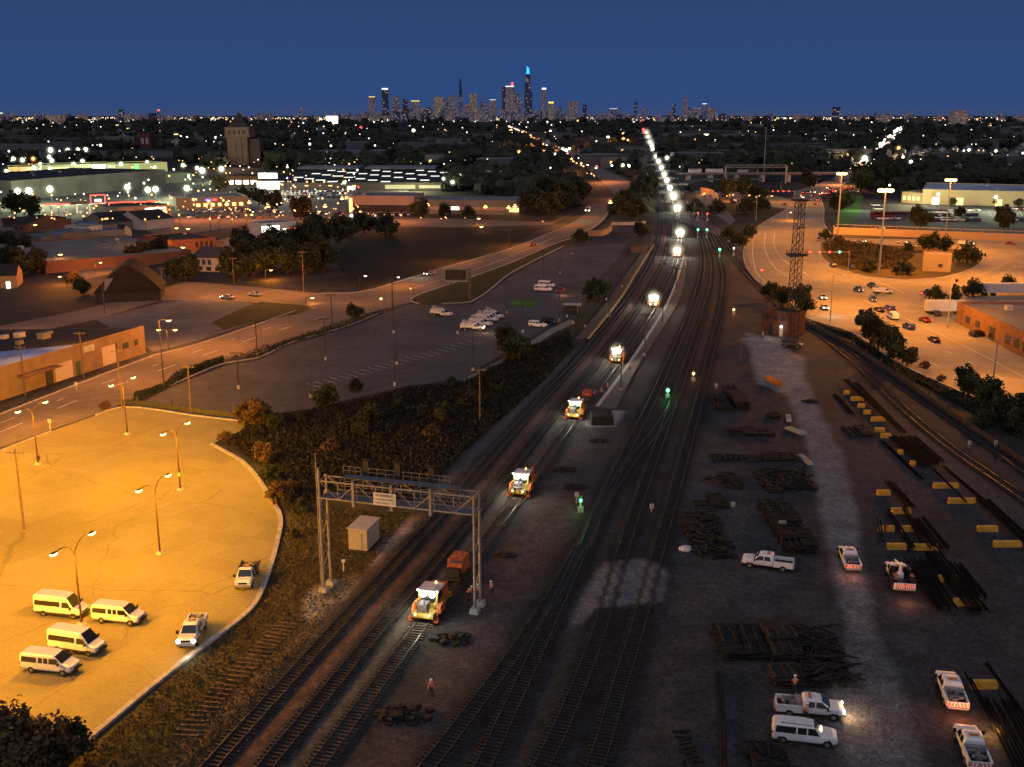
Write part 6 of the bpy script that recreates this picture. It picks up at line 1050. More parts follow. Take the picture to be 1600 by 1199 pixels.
NT = [(70, 1225, 3.0, 3, 'big rusty leaved tree in the bottom left corner'), (20, 1215, 3.4, 3, 'reddish tree at the left edge below the vans'), (105, 1200, 2.4, 0, 'dark tree between the corner tree and the lot kerb'), (-8, 1190, 2.6, 3, 'tree cut by the left edge of the picture'),
      (403, 668, 2.9, 3, 'orange lit tree at the mouth of the bright lot'), (383, 664, 2.2, 3, 'smaller orange lit tree left of the lot mouth tree'), (425, 672, 2.2, 0, 'dark tree behind the orange lit tree'), (352, 690, 1.4, 11, 'scrubby bush on the kerb tip of the bright lot'), (425, 755, 1.9, 0, 'dark round bush tree beside the upper lot kerb'), (412, 728, 2.0, 3, 'rusty bush by the curved kerb of the bright lot'), (436, 790, 1.9, 3, 'brown bush at the widest bend of the lot kerb'), (470, 802, 1.5, 10, 'dark bush left of the gantry'), (453, 772, 1.6, 11, 'orange brown bush behind the kerb bend'), (462, 840, .9, 10, 'low green shrub in the soil right of the kerb bend'),
      (508, 640, 2.8, 0, 'dark round tree at the brush side of the commuter lot'), (556, 612, 1.9, 10, 'dark shrub on the island at the lot corner'), (555, 500, 2.6, 0, 'dark tree leaning over the crossing hedge'), (800, 566, 4.8, 0, 'big dark shade tree beside the commuter path'), (706, 606, 1.7, 10, 'round dark bush on the lot edge'), (938, 472, 4.2, 0, 'dark tree on the lawn of the curved platform'), (924, 470, 3.0, 1, 'tree next to the unlit lamp on the platform lawn'), (906, 378, 4.0, 10, 'round dark bush by the main road below the bridge'), (165, 640, 1.3, 11, 'small bush behind the street near the lot'),
      (1352, 522, 3.6, 0, 'tree at the top of the group between sidings and road'), (1372, 545, 4.6, 0, 'largest dark tree between the sidings and the road'), (1395, 562, 3.6, 1, 'dark tree below the largest one by the sidings'), (1417, 572, 2.6, 0, 'slim tree at the lower end of the siding group'), (1445, 576, 1.3, 11, 'sparse sapling in the road embankment'), (1470, 596, 1.1, 11, 'tiny sapling further down the embankment'), (1512, 622, 3.6, 0, 'dark tree first of the lower right embankment group'), (1548, 645, 3.4, 1, 'dark tree second of the lower right embankment group'), (1575, 662, 3.4, 0, 'dark tree third of the lower right embankment group'), (1598, 680, 3.2, 0, 'dark tree at the right edge on the embankment'), (1536, 668, 2.4, 10, 'dark bush in front of the lower right trees'),
      (1375, 408, 4.0, 4, 'pointed conifer on the round grass island'), (1358, 425, 3.6, 10, 'dark bush left of the nearest high mast'), (1411, 430, 4.0, 10, 'round dark bush right of the nearest high mast'), (1418, 396, 3.2, 10, 'small tree behind the nearest high mast'), (1450, 394, 4.8, 0, 'dark tree behind the beige shed'), (1474, 396, 3.6, 1, 'dark tree right behind the beige shed'), (1512, 412, 5.6, 10, 'largest round bush at the right of the grass island'), (1462, 470, 3.2, 10, 'dark bush beside the single red traffic light'), (1492, 468, 3.0, 4, 'spiky tree in the bushes by the brick shop'), (1520, 464, 4.0, 10, 'wide dark bush behind the brick shop'), (1573, 452, 3.2, 10, 'round bush at the curve behind the brick shop'), (1290, 375, 3.4, 10, 'round dark bush at the left end of the ramp'), (1310, 382, 3.0, 11, 'brown bush at the left end of the grass island'),
      (1310, 332, 6.0, 0, 'dark tree left of the store lawn'), (1322, 325, 5.6, 0, 'dark tree above its twin left of the store lawn'), (1438, 357, 6.4, 0, 'round dark tree in the middle of the shop parking lot'), (1568, 360, 6.8, 0, 'round dark tree right in the shop parking lot'), (1500, 340, 3.4, 0, 'small tree among parked cars'), (1488, 322, 3.0, 2, 'lit tree before the store, left'), (1554, 322, 3.0, 2, 'lit tree before the store, middle'), (1590, 324, 3.0, 2, 'lit tree before the store, right'),
      (1205, 470, 3.4, 0, 'dark tree behind the brick signal house'), (1222, 478, 3.4, 0, 'dark tree left of the lattice tower foot'), (1250, 482, 4.2, 0, 'dark tree right of the lattice tower foot'), (1258, 492, 3.2, 1, 'bushy tree at the junction corner'), (1155, 385, 4, 10, 'dark scrub bush left of the junction'), (1140, 375, 4.4, 10, 'scrub bush by the green curve signals'), (1170, 372, 4.4, 10, 'scrub bush at the junction edge'),
      (35, 434, 5.6, 0, 'big dark tree above the yellow house'), (12, 420, 5.0, 0, 'dark tree at the left edge behind the yellow house'), (60, 428, 4.6, 1, 'dark tree right of the big tree by the yellow house'), (35, 400, 4.8, 0, 'dark tree in front of the terraces'), (8, 395, 5, 0, 'dark tree at the far left of the terraces'), (290, 440, 5.4, 0, 'dark tree in front of the white gabled house'), (272, 438, 3.8, 1, 'small dark tree left of the white house'), (225, 406, 4, 3, 'rusty lit tree on the side street'), (250, 402, 5, 0, 'dark tree beside the brick building'), (208, 410, 3.6, 3, 'orange lit bush on the side street'), (115, 452, 3.2, 3, 'tree at the twin orange lamp'), (130, 462, 3.0, 0, 'dark bush left of the dome barn'),
      (25, 338, 8, 0, 'dark tree at the left before the fuel station'), (50, 342, 6.6, 1, 'bushy dark tree before the fuel station'), (372, 440, 6.5, 0, 'tall dark tree right of the white gabled house'), (395, 432, 7.0, 0, 'tall dark tree in the wooded hill by the fuel shop'), (420, 425, 7.2, 1, 'wide dark tree below the fuel shop'), (450, 428, 7.0, 0, 'dark tree on the hill above the crossing'), (478, 430, 6.6, 0, 'dark tree at the foot of the meadow'), (505, 425, 6.4, 1, 'dark tree at the meadow corner'), (435, 395, 6.4, 0, 'dark tree directly in front of the fuel shop'), (470, 392, 7.0, 0, 'dark tree right of the fuel shop'), (500, 388, 6.8, 0, 'dark tree between fuel shop and meadow'), (530, 382, 6.6, 1, 'dark tree at the upper meadow edge'), (380, 402, 6.6, 0, 'dark tree left of the fuel shop'), (490, 365, 6, 0, 'tree under the orange avenue lamps'), (545, 375, 5.4, 0, 'dark tree left of the round one on the hill'), (604, 368, 7.0, 10, 'round dark tree alone on top of the meadow'), (570, 366, 6, 0, 'tree left of the round hilltop tree'),
      (655, 342, 6.2, 0, 'dark tree in front of the long store'), (694, 338, 5.2, 10, 'bush before the right half of the long store'), (732, 340, 4.6, 10, 'second bush before the right half of the long store'), (470, 345, 7, 3, 'orange brown tree on the avenue'), (405, 320, 6, 2, 'green lit tree by the strip mall'), (345, 300, 7, 2, 'bright green tree in the shopping area'), (425, 330, 7, 0, 'dark tree in the avenue lights'), (382, 318, 6, 0, 'dark tree right behind the strip mall'), (855, 342, 8, 0, 'dark tree beside the bridge road, lowest'), (835, 336, 9, 0, 'dark tree beside the bridge road, middle'), (880, 330, 9, 1, 'dark tree under the lit billboard'), (905, 318, 9, 0, 'dark tree right of the lit billboard'), (860, 318, 10, 0, 'dark tree left of the lit billboard'), (990, 345, 7, 0, 'dark tree left of the far main line'), (1003, 372, 4.4, 0, 'dark tree over the station hut'), (975, 335, 8, 0, 'dark tree on the cutting slope'), (998, 322, 8, 1, 'dark tree above the cutting slope'), (1018, 300, 6.5, 0, 'dark tree left of the bright light cluster'),
      (1135, 312, 8, 0, 'dark tree over the sunken car park'), (1160, 308, 8, 0, 'dark tree left of the far side street'), (1183, 318, 7, 0, 'dark tree at the side street corner'), (1120, 335, 6, 10, 'scrub at the service yard'), (1165, 335, 7, 10, 'wide scrub island beside the service yard'), (1190, 330, 6, 10, 'scrub at the left road arm'), (1085, 330, 5, 10, 'bush at the red signals'), (1265, 295, 8, 0, 'dark tree behind the queue of cars'), (1345, 300, 12, 0, 'big dark tree beyond the store lawn'), (1365, 295, 12, 0, 'dark tree beyond the parking lot'), (1390, 292, 11, 0, 'dark tree left of the store annex')]
NT += [(470+i*37+(i % 3)*9, 660+((i*53) % 70)-(i*6), 1.5+(i % 4)*.35, [10, 11, 0, 10][i % 4], 'dark shrub in the brush beside the main line, %s from the left' % ORD[i]) for i in range(9)]
for u, v, R, k, lb in NT: tree(u, v, R, k, lb, sz=1.0)
# rough brush, shrubs and weeds as one mass between the lots and the main line
def scatter(name, polys, n, size, mats, seed, zmax=1.2, tall=1.0):
    rs = np.random.RandomState(seed); V = []; Fc = []; cnt = 0; pts = []
    for px in polys:
        P = [G(*p) for p in px]; x0, x1 = min(p.x for p in P), max(p.x for p in P); y0, y1 = min(p.y for p in P), max(p.y for p in P); X = rs.uniform(x0, x1, n*4); Y = rs.uniform(y0, y1, n*4); k = inside(X, Y, P); X, Y = X[k][:n], Y[k][:n]; pts.append((X, Y))
    X = np.concatenate([p[0] for p in pts]); Y = np.concatenate([p[1] for p in pts]); N = len(X); hh = fbm(X, Y, 9, seed)**2*2.6*zmax
    Z = rs.rand(N)**.8*hh; s = size*rs.uniform(.5, 1.4, N); u = rs.randn(N, 3); u[:, 2] = np.abs(u[:, 2])*tall; u /= np.linalg.norm(u, axis=1)[:, None]; w_ = rs.randn(N, 3); w_ = np.cross(u, w_); w_ /= np.linalg.norm(w_, axis=1)[:, None]; P = np.stack([X, Y, Z], 1)
    V = np.stack([P-w_*s[:, None]*.3, P+w_*s[:, None]*.3, P+u*s[:, None]], 1).reshape(-1, 3); me = bpy.data.meshes.new(name); me.from_pydata(V.tolist(), [], np.arange(3*N).reshape(N, 3).tolist()); [me.materials.append(m) for m in mats]; me.polygons.foreach_set('material_index', rs.randint(0, len(mats), N).astype(np.int32)); o = link(name, me); tag(o, kind='stuff'); return o
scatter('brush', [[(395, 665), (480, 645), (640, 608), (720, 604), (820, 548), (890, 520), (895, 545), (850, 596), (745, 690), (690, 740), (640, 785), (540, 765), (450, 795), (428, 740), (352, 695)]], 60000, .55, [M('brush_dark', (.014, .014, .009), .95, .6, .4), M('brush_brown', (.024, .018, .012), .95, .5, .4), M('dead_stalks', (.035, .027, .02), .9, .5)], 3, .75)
scatter('weeds', [[(300, 1225), (90, 1225), (245, 1078), (352, 995), (422, 905), (444, 830), (460, 795), (640, 800), (590, 870), (480, 1000)]], 30000, .22, [M('weed_green', (.05, .05, .015), .9, .5), M('dry_weed', (.10, .065, .025), .9, .5)], 5, .18)
scatter('hedge', [[(210, 622), (256, 601), (300, 580), (350, 563), (350, 567), (300, 586), (256, 609), (212, 631)], [(352, 566), (402, 552), (450, 532), (545, 506), (600, 484), (600, 487), (545, 511), (452, 538), (402, 560)]], 9000, .4, [LEAF[0]], 6, 1.2)
scatter('embankment_scrub', [[(1270, 505), (1330, 524), (1396, 568), (1445, 594), (1600, 664), (1600, 690), (1480, 625), (1400, 580), (1330, 532)]], 15000, .45, [LEAF[0], LEAF[1]], 8, .9); scatter('island_scrub', [[(1286, 385), (1305, 377), (1400, 388), (1430, 400), (1400, 420), (1350, 425), (1305, 414)]], 12000, .8, [LEAF[2], LEAF[1]], 9, 1.4)
scatter('yard_scrub', [[(1100, 345), (1140, 360), (1165, 390), (1180, 440), (1150, 420), (1120, 380)]], 3000, .3, [LEAF[0], LEAF[1]], 10, .3)
# far woods : thousands of crowns that read as one mass
NOGO = [[(p[0], p[1]) for p in q] for q in ([(-60, 340), (-60, 255), (300, 255), (330, 268), (700, 268), (700, 300), (830, 312), (860, 350), (700, 345), (540, 345), (300, 350)], [(780, 196), (800, 196), (845, 212), (890, 235), (945, 262), (1005, 292), (1012, 308), (960, 330), (900, 345), (905, 262), (830, 222)], [(1235, 305), (1295, 280), (1330, 262), (1375, 225), (1404, 200), (1418, 200), (1404, 222), (1372, 255), (1345, 275), (1330, 300), (1300, 315)],
        [(995, 205), (1015, 205), (1030, 240), (1050, 262), (1100, 285), (1130, 320), (1000, 350), (1020, 300)], [(1300, 300), (1800, 280), (1800, 400), (1290, 400)], [(1320, 255), (1370, 252), (1600, 258), (1800, 262), (1800, 240), (1600, 232), (1420, 238)], [(1045, 350), (1045, 272), (1350, 272), (1310, 350)], [(350, 270), (400, 270), (400, 250), (350, 250)], [(-60, 253), (250, 249), (620, 253), (620, 236), (250, 233), (-60, 236)])]
def wood(name, n, v0, v1, seed, rad, zs, label):
    rs = np.random.RandomState(seed); ico = MB(); ico.ball((0, 0, 0), 1, 7, 5); base = np.array(ico.v); bf = ico.f; V = []; Fc = []; o = 0; m = 0; tries = 0
    while m < n and tries < n*6:
        tries += 1; u = rs.uniform(-30, 1630); v = v0+(v1-v0)*rs.rand()
        if any(inside(np.array([u]), np.array([v]), P)[0] for P in NOGO): continue
        p = G(u, v); R = rad*rs.uniform(.6, 1.3)*(1 if p.y < 2500 else p.y/2500)**.8
        for k in range(2): q = base*(1+.28*rs.randn(len(base), 1))*np.array([R, R, R*zs]); c = np.array([p.x+rs.uniform(-R, R)*.7, p.y+rs.uniform(-R, R), R*zs*rs.uniform(.5, .95)]); V += (q+c).tolist(); Fc += [tuple(i+o for i in f) for f in bf]; o += len(base)
        m += 1
    me = bpy.data.meshes.new(name); me.from_pydata(V, [], Fc); me.materials.append(M('far_foliage', (.028, .031, .020), .95, .6, .06)); ob = link(name, me); tag(ob, kind='stuff')
wood('far_woods', 1950, 190, 262, 21, 7.5, .85, ''); wood('near_woods', 520, 262, 335, 22, 4.6, 1.0, '')
# ------------------------------------------------------------ parked cars, far cars
def far_car_mesh(nm, paint, hl=0, s=1.0):
    b = MB(); b.box((0, 0, .65), (4.5, 1.8, .7), top=.96); b.box((-.2, 0, 1.2), (2.6, 1.6, .55), top=.75, mi=1); [b.tube((x, -.9, .33), (x, .9, .33), .33, mi=2) for x in (-1.4, 1.4)]
    if hl: [b.ball((2.3, y*.6, .7), s, 8, 5, mi=3) for y in (-1, 1)]; [b.ball((-2.3, y*.6, .8), s*.7, 8, 5, mi=4) for y in (-1, 1)]
    return b.mesh(nm, [paint, GLASS, BLACK, HL_FAR, TL_ON])
FC = [far_car_mesh('parked_car_m', p) for p in (WHITEP, SILV, BLACKP, REDP, BLUEP, WHITEP)]; rr = random.Random(3)
def parked(n, u0, u1, v0, v1, rows, label, group):
    k = 0
    for r in range(rows):
        for i in range(n//rows):
            if rr.random() < .18: continue
            u = u0+(u1-u0)*(i+.5)/(n//rows)+rr.uniform(-.8, .8); v = v0+(v1-v0)*r/max(1, rows-1); o = link('parked_car', FC[rr.randrange(6)]); o.location = G(u, v)+Vector((0, 0, .05)); o.rotation_euler = (0, 0, 1.57+rr.uniform(-.08, .08)+(3.14 if rr.random() < .5 else 0)); tag(o, label, 'car', group); k += 1
parked(66, 1425, 1530, 330, 345, 3, 'small car parked in front of the large store beside the round trees', 'cars parked in front of the large store'); parked(32, 1585, 1625, 328, 345, 2, 'small car parked at the right end of the large store lot', 'cars parked at the right end of the store lot'); parked(14, 1362, 1405, 343, 358, 2, 'small car parked near the ramp wall left of the round tree', 'cars parked near the ramp wall'); parked(12, 1362, 1378, 322, 334, 3, 'small car parked between the lawn and the store annex', 'cars parked between lawn and annex')
parked(88, 400, 545, 300, 309, 4, 'small car parked before the outlet with lit skylights', 'cars parked before the skylight outlet'); parked(40, 60, 260, 279, 284, 2, 'small car parked in the shopping row lot', 'cars parked in the shopping row lot'); parked(16, 545, 645, 334.5, 337, 2, 'small car parked under the orange lamps of the long store', 'cars parked at the long store'); parked(18, 1098, 1140, 302, 308, 2, 'small car in the sunken car park by the viaduct', 'cars in the sunken car park'); parked(14, 1140, 1178, 314, 318, 2, 'small car on the strip left of the far side street', 'cars on the strip by the side street'); parked(24, 290, 440, 332, 341, 2, 'small car on the avenue by the strip mall', 'cars along the avenue by the strip mall')
e = None
for u, v, lb in ((1362, 325, 'white'), (1374, 337, 'red')):
    pass
q = G(1392, 340); b = MB(); b.box((0, 0, 1.9), (22, 2.7, 2.9), mi=0); b.box((0, -1.4, 2.3), (20, .1, 1.0), mi=1); b.box((6, 0, 1.2), (9, 2.8, .8), mi=2); o = b.build('long_truck', [M('maroon_truck', (.10, .02, .03)), GLASS, BLUEP]); o.location = q; tag(o, 'long dark red and blue truck parked across the shop parking lot', 'truck')
def stream(pts, n, label, group, sizes, jit=4, flip=.5, seed=1):
    rs = random.Random(seed); P = [G(*p) for p in pts]; cum = [0]
    for i in range(n):
        t = (i+rs.random())/n; f = t**.8*(len(pts)-1); j = min(int(f), len(pts)-2); u = pts[j][0]+(pts[j+1][0]-pts[j][0])*(f-j); v = pts[j][1]+(pts[j+1][1]-pts[j][1])*(f-j); q = G(u, v); d = G(*pts[j+1])-G(*pts[j]); rz = math.atan2(d.y, d.x); s = q.y/F*rs.uniform(*sizes)
        fl = rs.random() < flip; me = far_car_mesh('traffic_car_m', BLACKP, 1, s); o = link('traffic_car', me); off = Vector((-math.sin(rz), math.cos(rz), 0))*(rs.uniform(2, jit+4)*(1 if fl else -1)); o.location = q+off; o.rotation_euler = (0, 0, rz+(math.pi if fl else 0)); tag(o, label, 'car', group)
stream([(1338, 268), (1352, 252), (1376, 230), (1392, 213), (1410, 198)], 46, 'car with glaring headlights on the far straight avenue at the right', 'cars on the far straight avenue', (.5, 1.4), 5, .75, 1); stream([(945, 268), (900, 250), (850, 222), (815, 205), (792, 197)], 34, 'car with lit lamps on the far winding avenue left of the main line', 'cars on the far winding avenue', (.3, .9), 4, .6, 2)
stream([(250, 322), (350, 330), (480, 333), (540, 338)], 14, 'car with lit lamps on the avenue by the fuel station', 'cars on the near avenue', (.4, .8), 5, .5, 4); stream([(1275, 318), (1262, 306), (1290, 298), (1330, 292)], 16, 'car with red tail lights in the far end of the junction queue', 'cars in the far end of the junction queue', (.5, 1.0), 6, .15, 9); stream([(1440, 505), (1400, 470), (1330, 440), (1260, 400), (1235, 345)], 9, 'car with lit lamps crossing the wide road junction', 'cars crossing the wide road junction', (.3, .5), 8, .4, 11)
stream([(1240, 304), (1262, 300), (1290, 303), (1335, 300)], 10, 'car with lit lamps on the road below the far bridge', 'cars below the far bridge', (.3, .7), 3, .2, 6)
# ------------------------------------------------------------ distant lamps
def flame(nm, m, r, h=9.): b = MB(); b.tube((0, 0, 0), (0, 0, h), .15, n=4, mi=0); b.ball((0, 0, h+r*.3), r, 8, 6, mi=1); return b.mesh(nm, [DARKM, m])
def far_lamp(u, v, pxr, m, label, group, h=9., name='distant_lamp'):
    FL.append((pxr*(1.0 if v > 190 else .8), u, v, m, label, group, h, name))
FL = []
def build_lamps():
    FL.sort(key=lambda t: -t[0]); rest = MB(); rm = []
    for i, (pxr, u, v, m, label, group, h, name) in enumerate(FL):
        q = G(u, v, h); D = q.y; R = D/F*pxr
        if i < 285:
            o = link(name, flame('distant_lamp_m', m, R, h)); o.location = (q.x, q.y, 0); tag(o, label, 'street lamp', group)
            if pxr > 2.0 and v > 230 and 'red' not in m.name: glare_ball(o, (0, 0, h), R*3.4, 2.2, (.95, 1, .62) if 'green' in m.name else (1, .9, .66) if 'white' in m.name else (1, .4, .1))
        else:
            if m not in rm: rm.append(m)
            rest.ball((q.x, q.y, h), R, 6, 4, mi=rm.index(m)); rest.tube((q.x, q.y, 0), (q.x, q.y, h), .12, n=4, mi=rm.index(m), caps=False) if False else None
    tag(rest.build('small_distant_lamps', rm), kind='stuff')
HWB = [M('low_wall_pale', (.16, .155, .16)), M('low_wall_brown', (.09, .07, .065)), M('low_wall_grey', (.11, .11, .12))]; rs = random.Random(12); v = 300
E_FW = EM('far_lamp_white', (1, .95, .8), 3.2); E_FO = EM('far_lamp_orange', (1, .5, .16), 2.6); E_FR = EM('far_lamp_red', (1, .06, .05), 2.5); E_FG = EM('far_lamp_green', (.85, 1, .6), 9)
# parking floodlights of the shopping area (bright, greenish white)
for i, (u, v, r, m) in enumerate([(79, 235.5, 4.2, E_FG), (56, 238, 3, E_FW), (35, 238.5, 2.4, E_FW), (14, 237, 1.8, E_FW), (106, 235.5, 3.2, E_FG), (122, 235, 3, E_FG), (134, 234.5, 3.2, E_FG), (93, 236.5, 1.6, E_FW), (21, 249, 3, E_FG), (35, 251, 3.4, E_FG), (52, 249, 3.2, E_FO), (77, 246, 3, E_FG), (81, 252, 3.2, E_FG), (63, 257, 2.6, E_FG), (53, 262.5, 3, E_FG), (78, 264.5, 2.8, E_FG), (115, 257.5, 3.2, E_FG), (129, 252.5, 3, E_FG), (189, 257, 3, E_FG), (230, 254.5, 2.8, E_FG), (242, 262, 2.2, E_FG), (286, 259, 3, E_FG), (308, 263.5, 3, E_FG), (316, 268, 5, E_FG), (346, 265, 4.4, E_FY if False else E_FG), (81, 275, 4.6, E_FG), (111, 272.5, 3.8, E_FG), (10, 268.5, 3.2, E_FG),
        (28, 300.5, 5.6, E_FG), (45, 300, 6, E_FG), (78, 297, 5.6, E_FG), (199, 294, 5, E_FG), (202, 288, 2, E_FW), (225, 287, 2.2, E_FW), (231, 298, 5, E_FG), (243, 297, 5, E_FG), (292, 295.5, 5, E_FG), (302, 312.5, 2.4, E_FO), (326, 316, 2.4, E_FO), (349, 314, 2.2, E_FO), (246, 325, 2.2, E_FO), (263, 320, 2, E_FO), (548, 309, 3.6, E_FW), (541, 309.5, 2.4, E_FO), (549, 337.5, 2.6, E_FW), (538, 286, 2.6, E_FG), (560, 293, 2, E_FR), (718, 276, 3, E_FG), (707, 285.5, 3.2, E_FW), (693, 280, 2.4, E_FG), (694, 257, 1.5, E_FW), (762, 250, 1.6, E_FW), (586, 228, 1.6, E_FW), (517, 228.5, 1.8, E_FW), (484, 226, 2.2, E_FW), (646, 205, 3, E_FW), (668, 208, 2.2, E_FW), (608, 215, 1.6, E_FW), (564, 200.5, 2.6, E_FR), (569, 199.5, 2, E_FR), (282, 214.5, 2.6, E_FW), (292, 215.5, 2, E_FW), (337, 215.5, 2, E_FW), (157, 228, 2.4, E_FW),
        (860, 263, 1.6, E_FW), (973, 259, 2.4, E_FG), (956, 259.5, 2, E_FW), (983, 260, 2.2, E_FG), (950, 216, 3, E_FW), (974, 210, 2.6, E_FO), (974, 218, 2.8, E_FO), (981, 219.5, 2, E_FO), (932, 221, 1.5, E_FW), (855, 192, 2.2, E_FW), (877, 191.5, 2, E_FW), (860, 205.5, 2, E_FW), (879, 234, 2.4, E_FG), (885, 235.5, 2.4, E_FG), (890, 233, 2, E_FG), (830, 241, 2.2, E_FW), (837, 242, 2.2, E_FW), (850, 242, 2.4, E_FW), (856, 242, 2.2, E_FW), (862, 242, 2.4, E_FW), (868, 241.5, 2.2, E_FW), (811, 238, 2.6, E_FO), (1002, 192, 2.8, E_FR), (1001, 196, 2.4, E_FR), (1005, 203, 2.4, E_FR), (1006, 208, 1.8, E_FR), (1004, 187, 1.8, E_FR), (1042, 247.5, 3.2, E_FW), (1090, 240, 1.4, E_FO), (1110, 242, 1.4, E_FW), (1118, 240, 1.2, E_FO), (1241, 242, 2, E_FW), (1244, 237.5, 1.5, E_FW), (1404, 232, 3, E_FO), (1351, 249, 5.2, E_FW), (1376, 226.5, 3.6, E_FW), (1423, 253.5, 2.6, E_FG), (1481, 245.5, 1.8, E_FO), (1518, 245.5, 1.8, E_FO), (1514, 235, 2.2, E_FG), (1556, 236.5, 2.2, E_FG), (1506, 236, 1.6, E_FW), (1411, 246, 2.2, E_FG), (1466, 304, 2.6, E_FW), (1556, 309, 3, E_FW), (1542, 292, 2, E_FW), (1390, 290, 1.8, E_FG), (1598, 240, 2, E_FW)]):
    far_lamp(u, v, r*.85, m, {'far_lamp_green': 'bright white floodlight of the shopping and store parking lots', 'far_lamp_white': 'small white lamp glowing in the dark middle distance', 'far_lamp_orange': 'small orange lamp glowing in the dark middle distance', 'far_lamp_red': 'small red lamp glowing in the far dark'}[m.name], {'far_lamp_green': 'white floodlights of the shopping lots', 'far_lamp_white': 'white lamps in the middle distance', 'far_lamp_orange': 'orange lamps in the middle distance', 'far_lamp_red': 'red lamps in the far dark'}[m.name], h=9. if v < 290 else 8.)
for u, v, c, pw in ((60, 275, (.9, 1, .55), 90000), (150, 276, (.9, 1, .55), 90000), (230, 274, (.9, 1, .55), 60000), (45, 325, (.9, 1, .6), 30000), (80, 322, (.9, 1, .6), 30000), (205, 318, (.9, 1, .6), 30000), (240, 318, (.9, 1, .6), 30000), (290, 310, (.9, 1, .6), 30000), (430, 305, (1, .95, .7), 60000), (320, 285, (.8, 1, .5), 50000), (420, 385, (1, 1, .8), 5000), (1470, 330, (.95, 1, .6), 26000), (1560, 332, (.95, 1, .6), 26000), (1425, 322, (1, .85, .4), 14000), (1345, 330, (.8, 1, .5), 5000), (1100, 306, ORANGE, 9000), (1160, 316, ORANGE, 9000), (940, 285, (1, .3, .1), 40000), (960, 312, (1, .3, .1), 9000), (850, 235, (1, .35, .12), 160000), (1355, 255, (1, .7, .35), 150000), (960, 225, (1, .35, .12), 120000), (300, 345, (1, .25, .06), 14000), (380, 345, (1, .28, .06), 14000), (620, 348, (1, .3, .08), 14000), (330, 400, (1, .28, .06), 5000), (120, 440, (1, .28, .06), 4000), (1320, 290, (1, .35, .1), 30000), (650, 300, (.9, .95, .5), 30000)):
    q = G(u, v); lamp((q.x, q.y, 10), c, pw*2.0, 1.0)
# the carpet of city lights
for i in range(230):
    u = rs.uniform(-10, 1610); w_ = rs.random(); v = 185.2+rs.random()**1.6*(7 if w_ < .7 else 45); pr = rs.uniform(.45, 1.15) if v > 190 else rs.uniform(.6, 1.9); m = E_FW if rs.random() < .72 else E_FO
    far_lamp(u, v, pr, m, 'tiny %s lamp in the carpet of city lights' % ('white' if m is E_FW else 'orange'), 'tiny %s lamps in the carpet of city lights' % ('white' if m is E_FW else 'orange'), h=7.)
b = MB()
for i in range(1500):
    u = rs.uniform(-10, 1610); v = 183.6+rs.random()**1.3*5; h = 8; q = G(u, v, h); r = q.y/F*rs.uniform(.28, .7); b.box((q.x, q.y, h), (r*2, r, r*1.4), mi=0 if rs.random() < .6 else 1)
tag(b.build('distant_city_lights', [E_SOFT, E_FO]), kind='stuff')
# lamps of the town and the shopping district, lamps lining the far avenues
for i in range(330):
    u = rs.uniform(0, 560); v = 256+rs.random()*88
    if 20 < u < 262 and 282 < v < 300: continue
    m = E_FO if (rs.random() < .62 or v > 320) else E_FW; far_lamp(u, v, rs.uniform(.6, 1.7), m, 'small %s lamp among the shops and car parks on the left' % ('white' if m is E_FW else 'orange'), 'small %s lamps among the shops on the left' % ('white' if m is E_FW else 'orange'), h=6.)
for i in range(420):
    u = rs.uniform(0, 1600); v = 189+rs.random()**1.4*72; m = E_FO if rs.random() < .45 else E_FW
    if 985 < u < 1060: continue
    far_lamp(u, v, rs.uniform(.35, 1.0), m, 'small %s lamp in the dark middle distance' % ('white' if m is E_FW else 'orange'), 'small %s lamps in the middle distance' % ('white' if m is E_FW else 'orange'), h=8.)
for pts, n, m, lb in (([(942, 284), (905, 258), (870, 238), (835, 216), (795, 198)], 44, E_FO, 'small orange lamp lining the winding avenue'), ([(1330, 282), (1348, 262), (1375, 232), (1393, 214), (1408, 200)], 40, E_FW, 'small white lamp lining the straight avenue'), ([(250, 330), (400, 326), (560, 334), (700, 341), (860, 345)], 26, E_FO, 'small orange lamp along the near avenue'), ([(1080, 302), (1160, 308), (1240, 306), (1300, 300)], 16, E_DOR, 'dim orange lamp along the side street')):
    for i in range(n):
        f = rs.random()*(len(pts)-1); j = int(f); f -= j; u = pts[j][0]*(1-f)+pts[j+1][0]*f+rs.uniform(-9, 9)*(v > 230); v = pts[j][1]*(1-f)+pts[j+1][1]*f+rs.uniform(-2, 2); far_lamp(u, v, rs.uniform(.6, 1.5), m, lb, lb.replace('lamp', 'lamps'), h=7.)
for i in range(110):
    u = rs.choice([rs.uniform(0, 340), rs.uniform(400, 790), rs.uniform(850, 990), rs.uniform(1060, 1330), rs.uniform(1430, 1600)]); v = rs.uniform(192, 262 if u > 600 else 250)
    if any(inside(np.array([u]), np.array([v]), P_)[0] for P_ in NOGO): continue
    q = G(u, v); e = empty('low_building', 'long low pale roofed building between the far dark trees', 'building', q, rs.uniform(-.15, .15), 'low buildings in the far dark trees'); W = rs.uniform(25, 75)*q.y/1500; hh = rs.uniform(9, 13); b = MB(); b.box((0, 0, hh/2), (W, 30, hh)); b.build('wall', HWB[i % 3], e); b = MB(); b.box((0, 0, hh+.3), (W+1, 31, .6)); b.build('roof', HWB[(i+1) % 3], e)
    if i % 3 == 0: b = MB(); b.box((rs.uniform(-.3, .3)*W, -15.4, hh*.5), (W*.15, .4, 2.5)); b.build('lit_window', [LITW, LITO, LITY][i % 9//3], e)
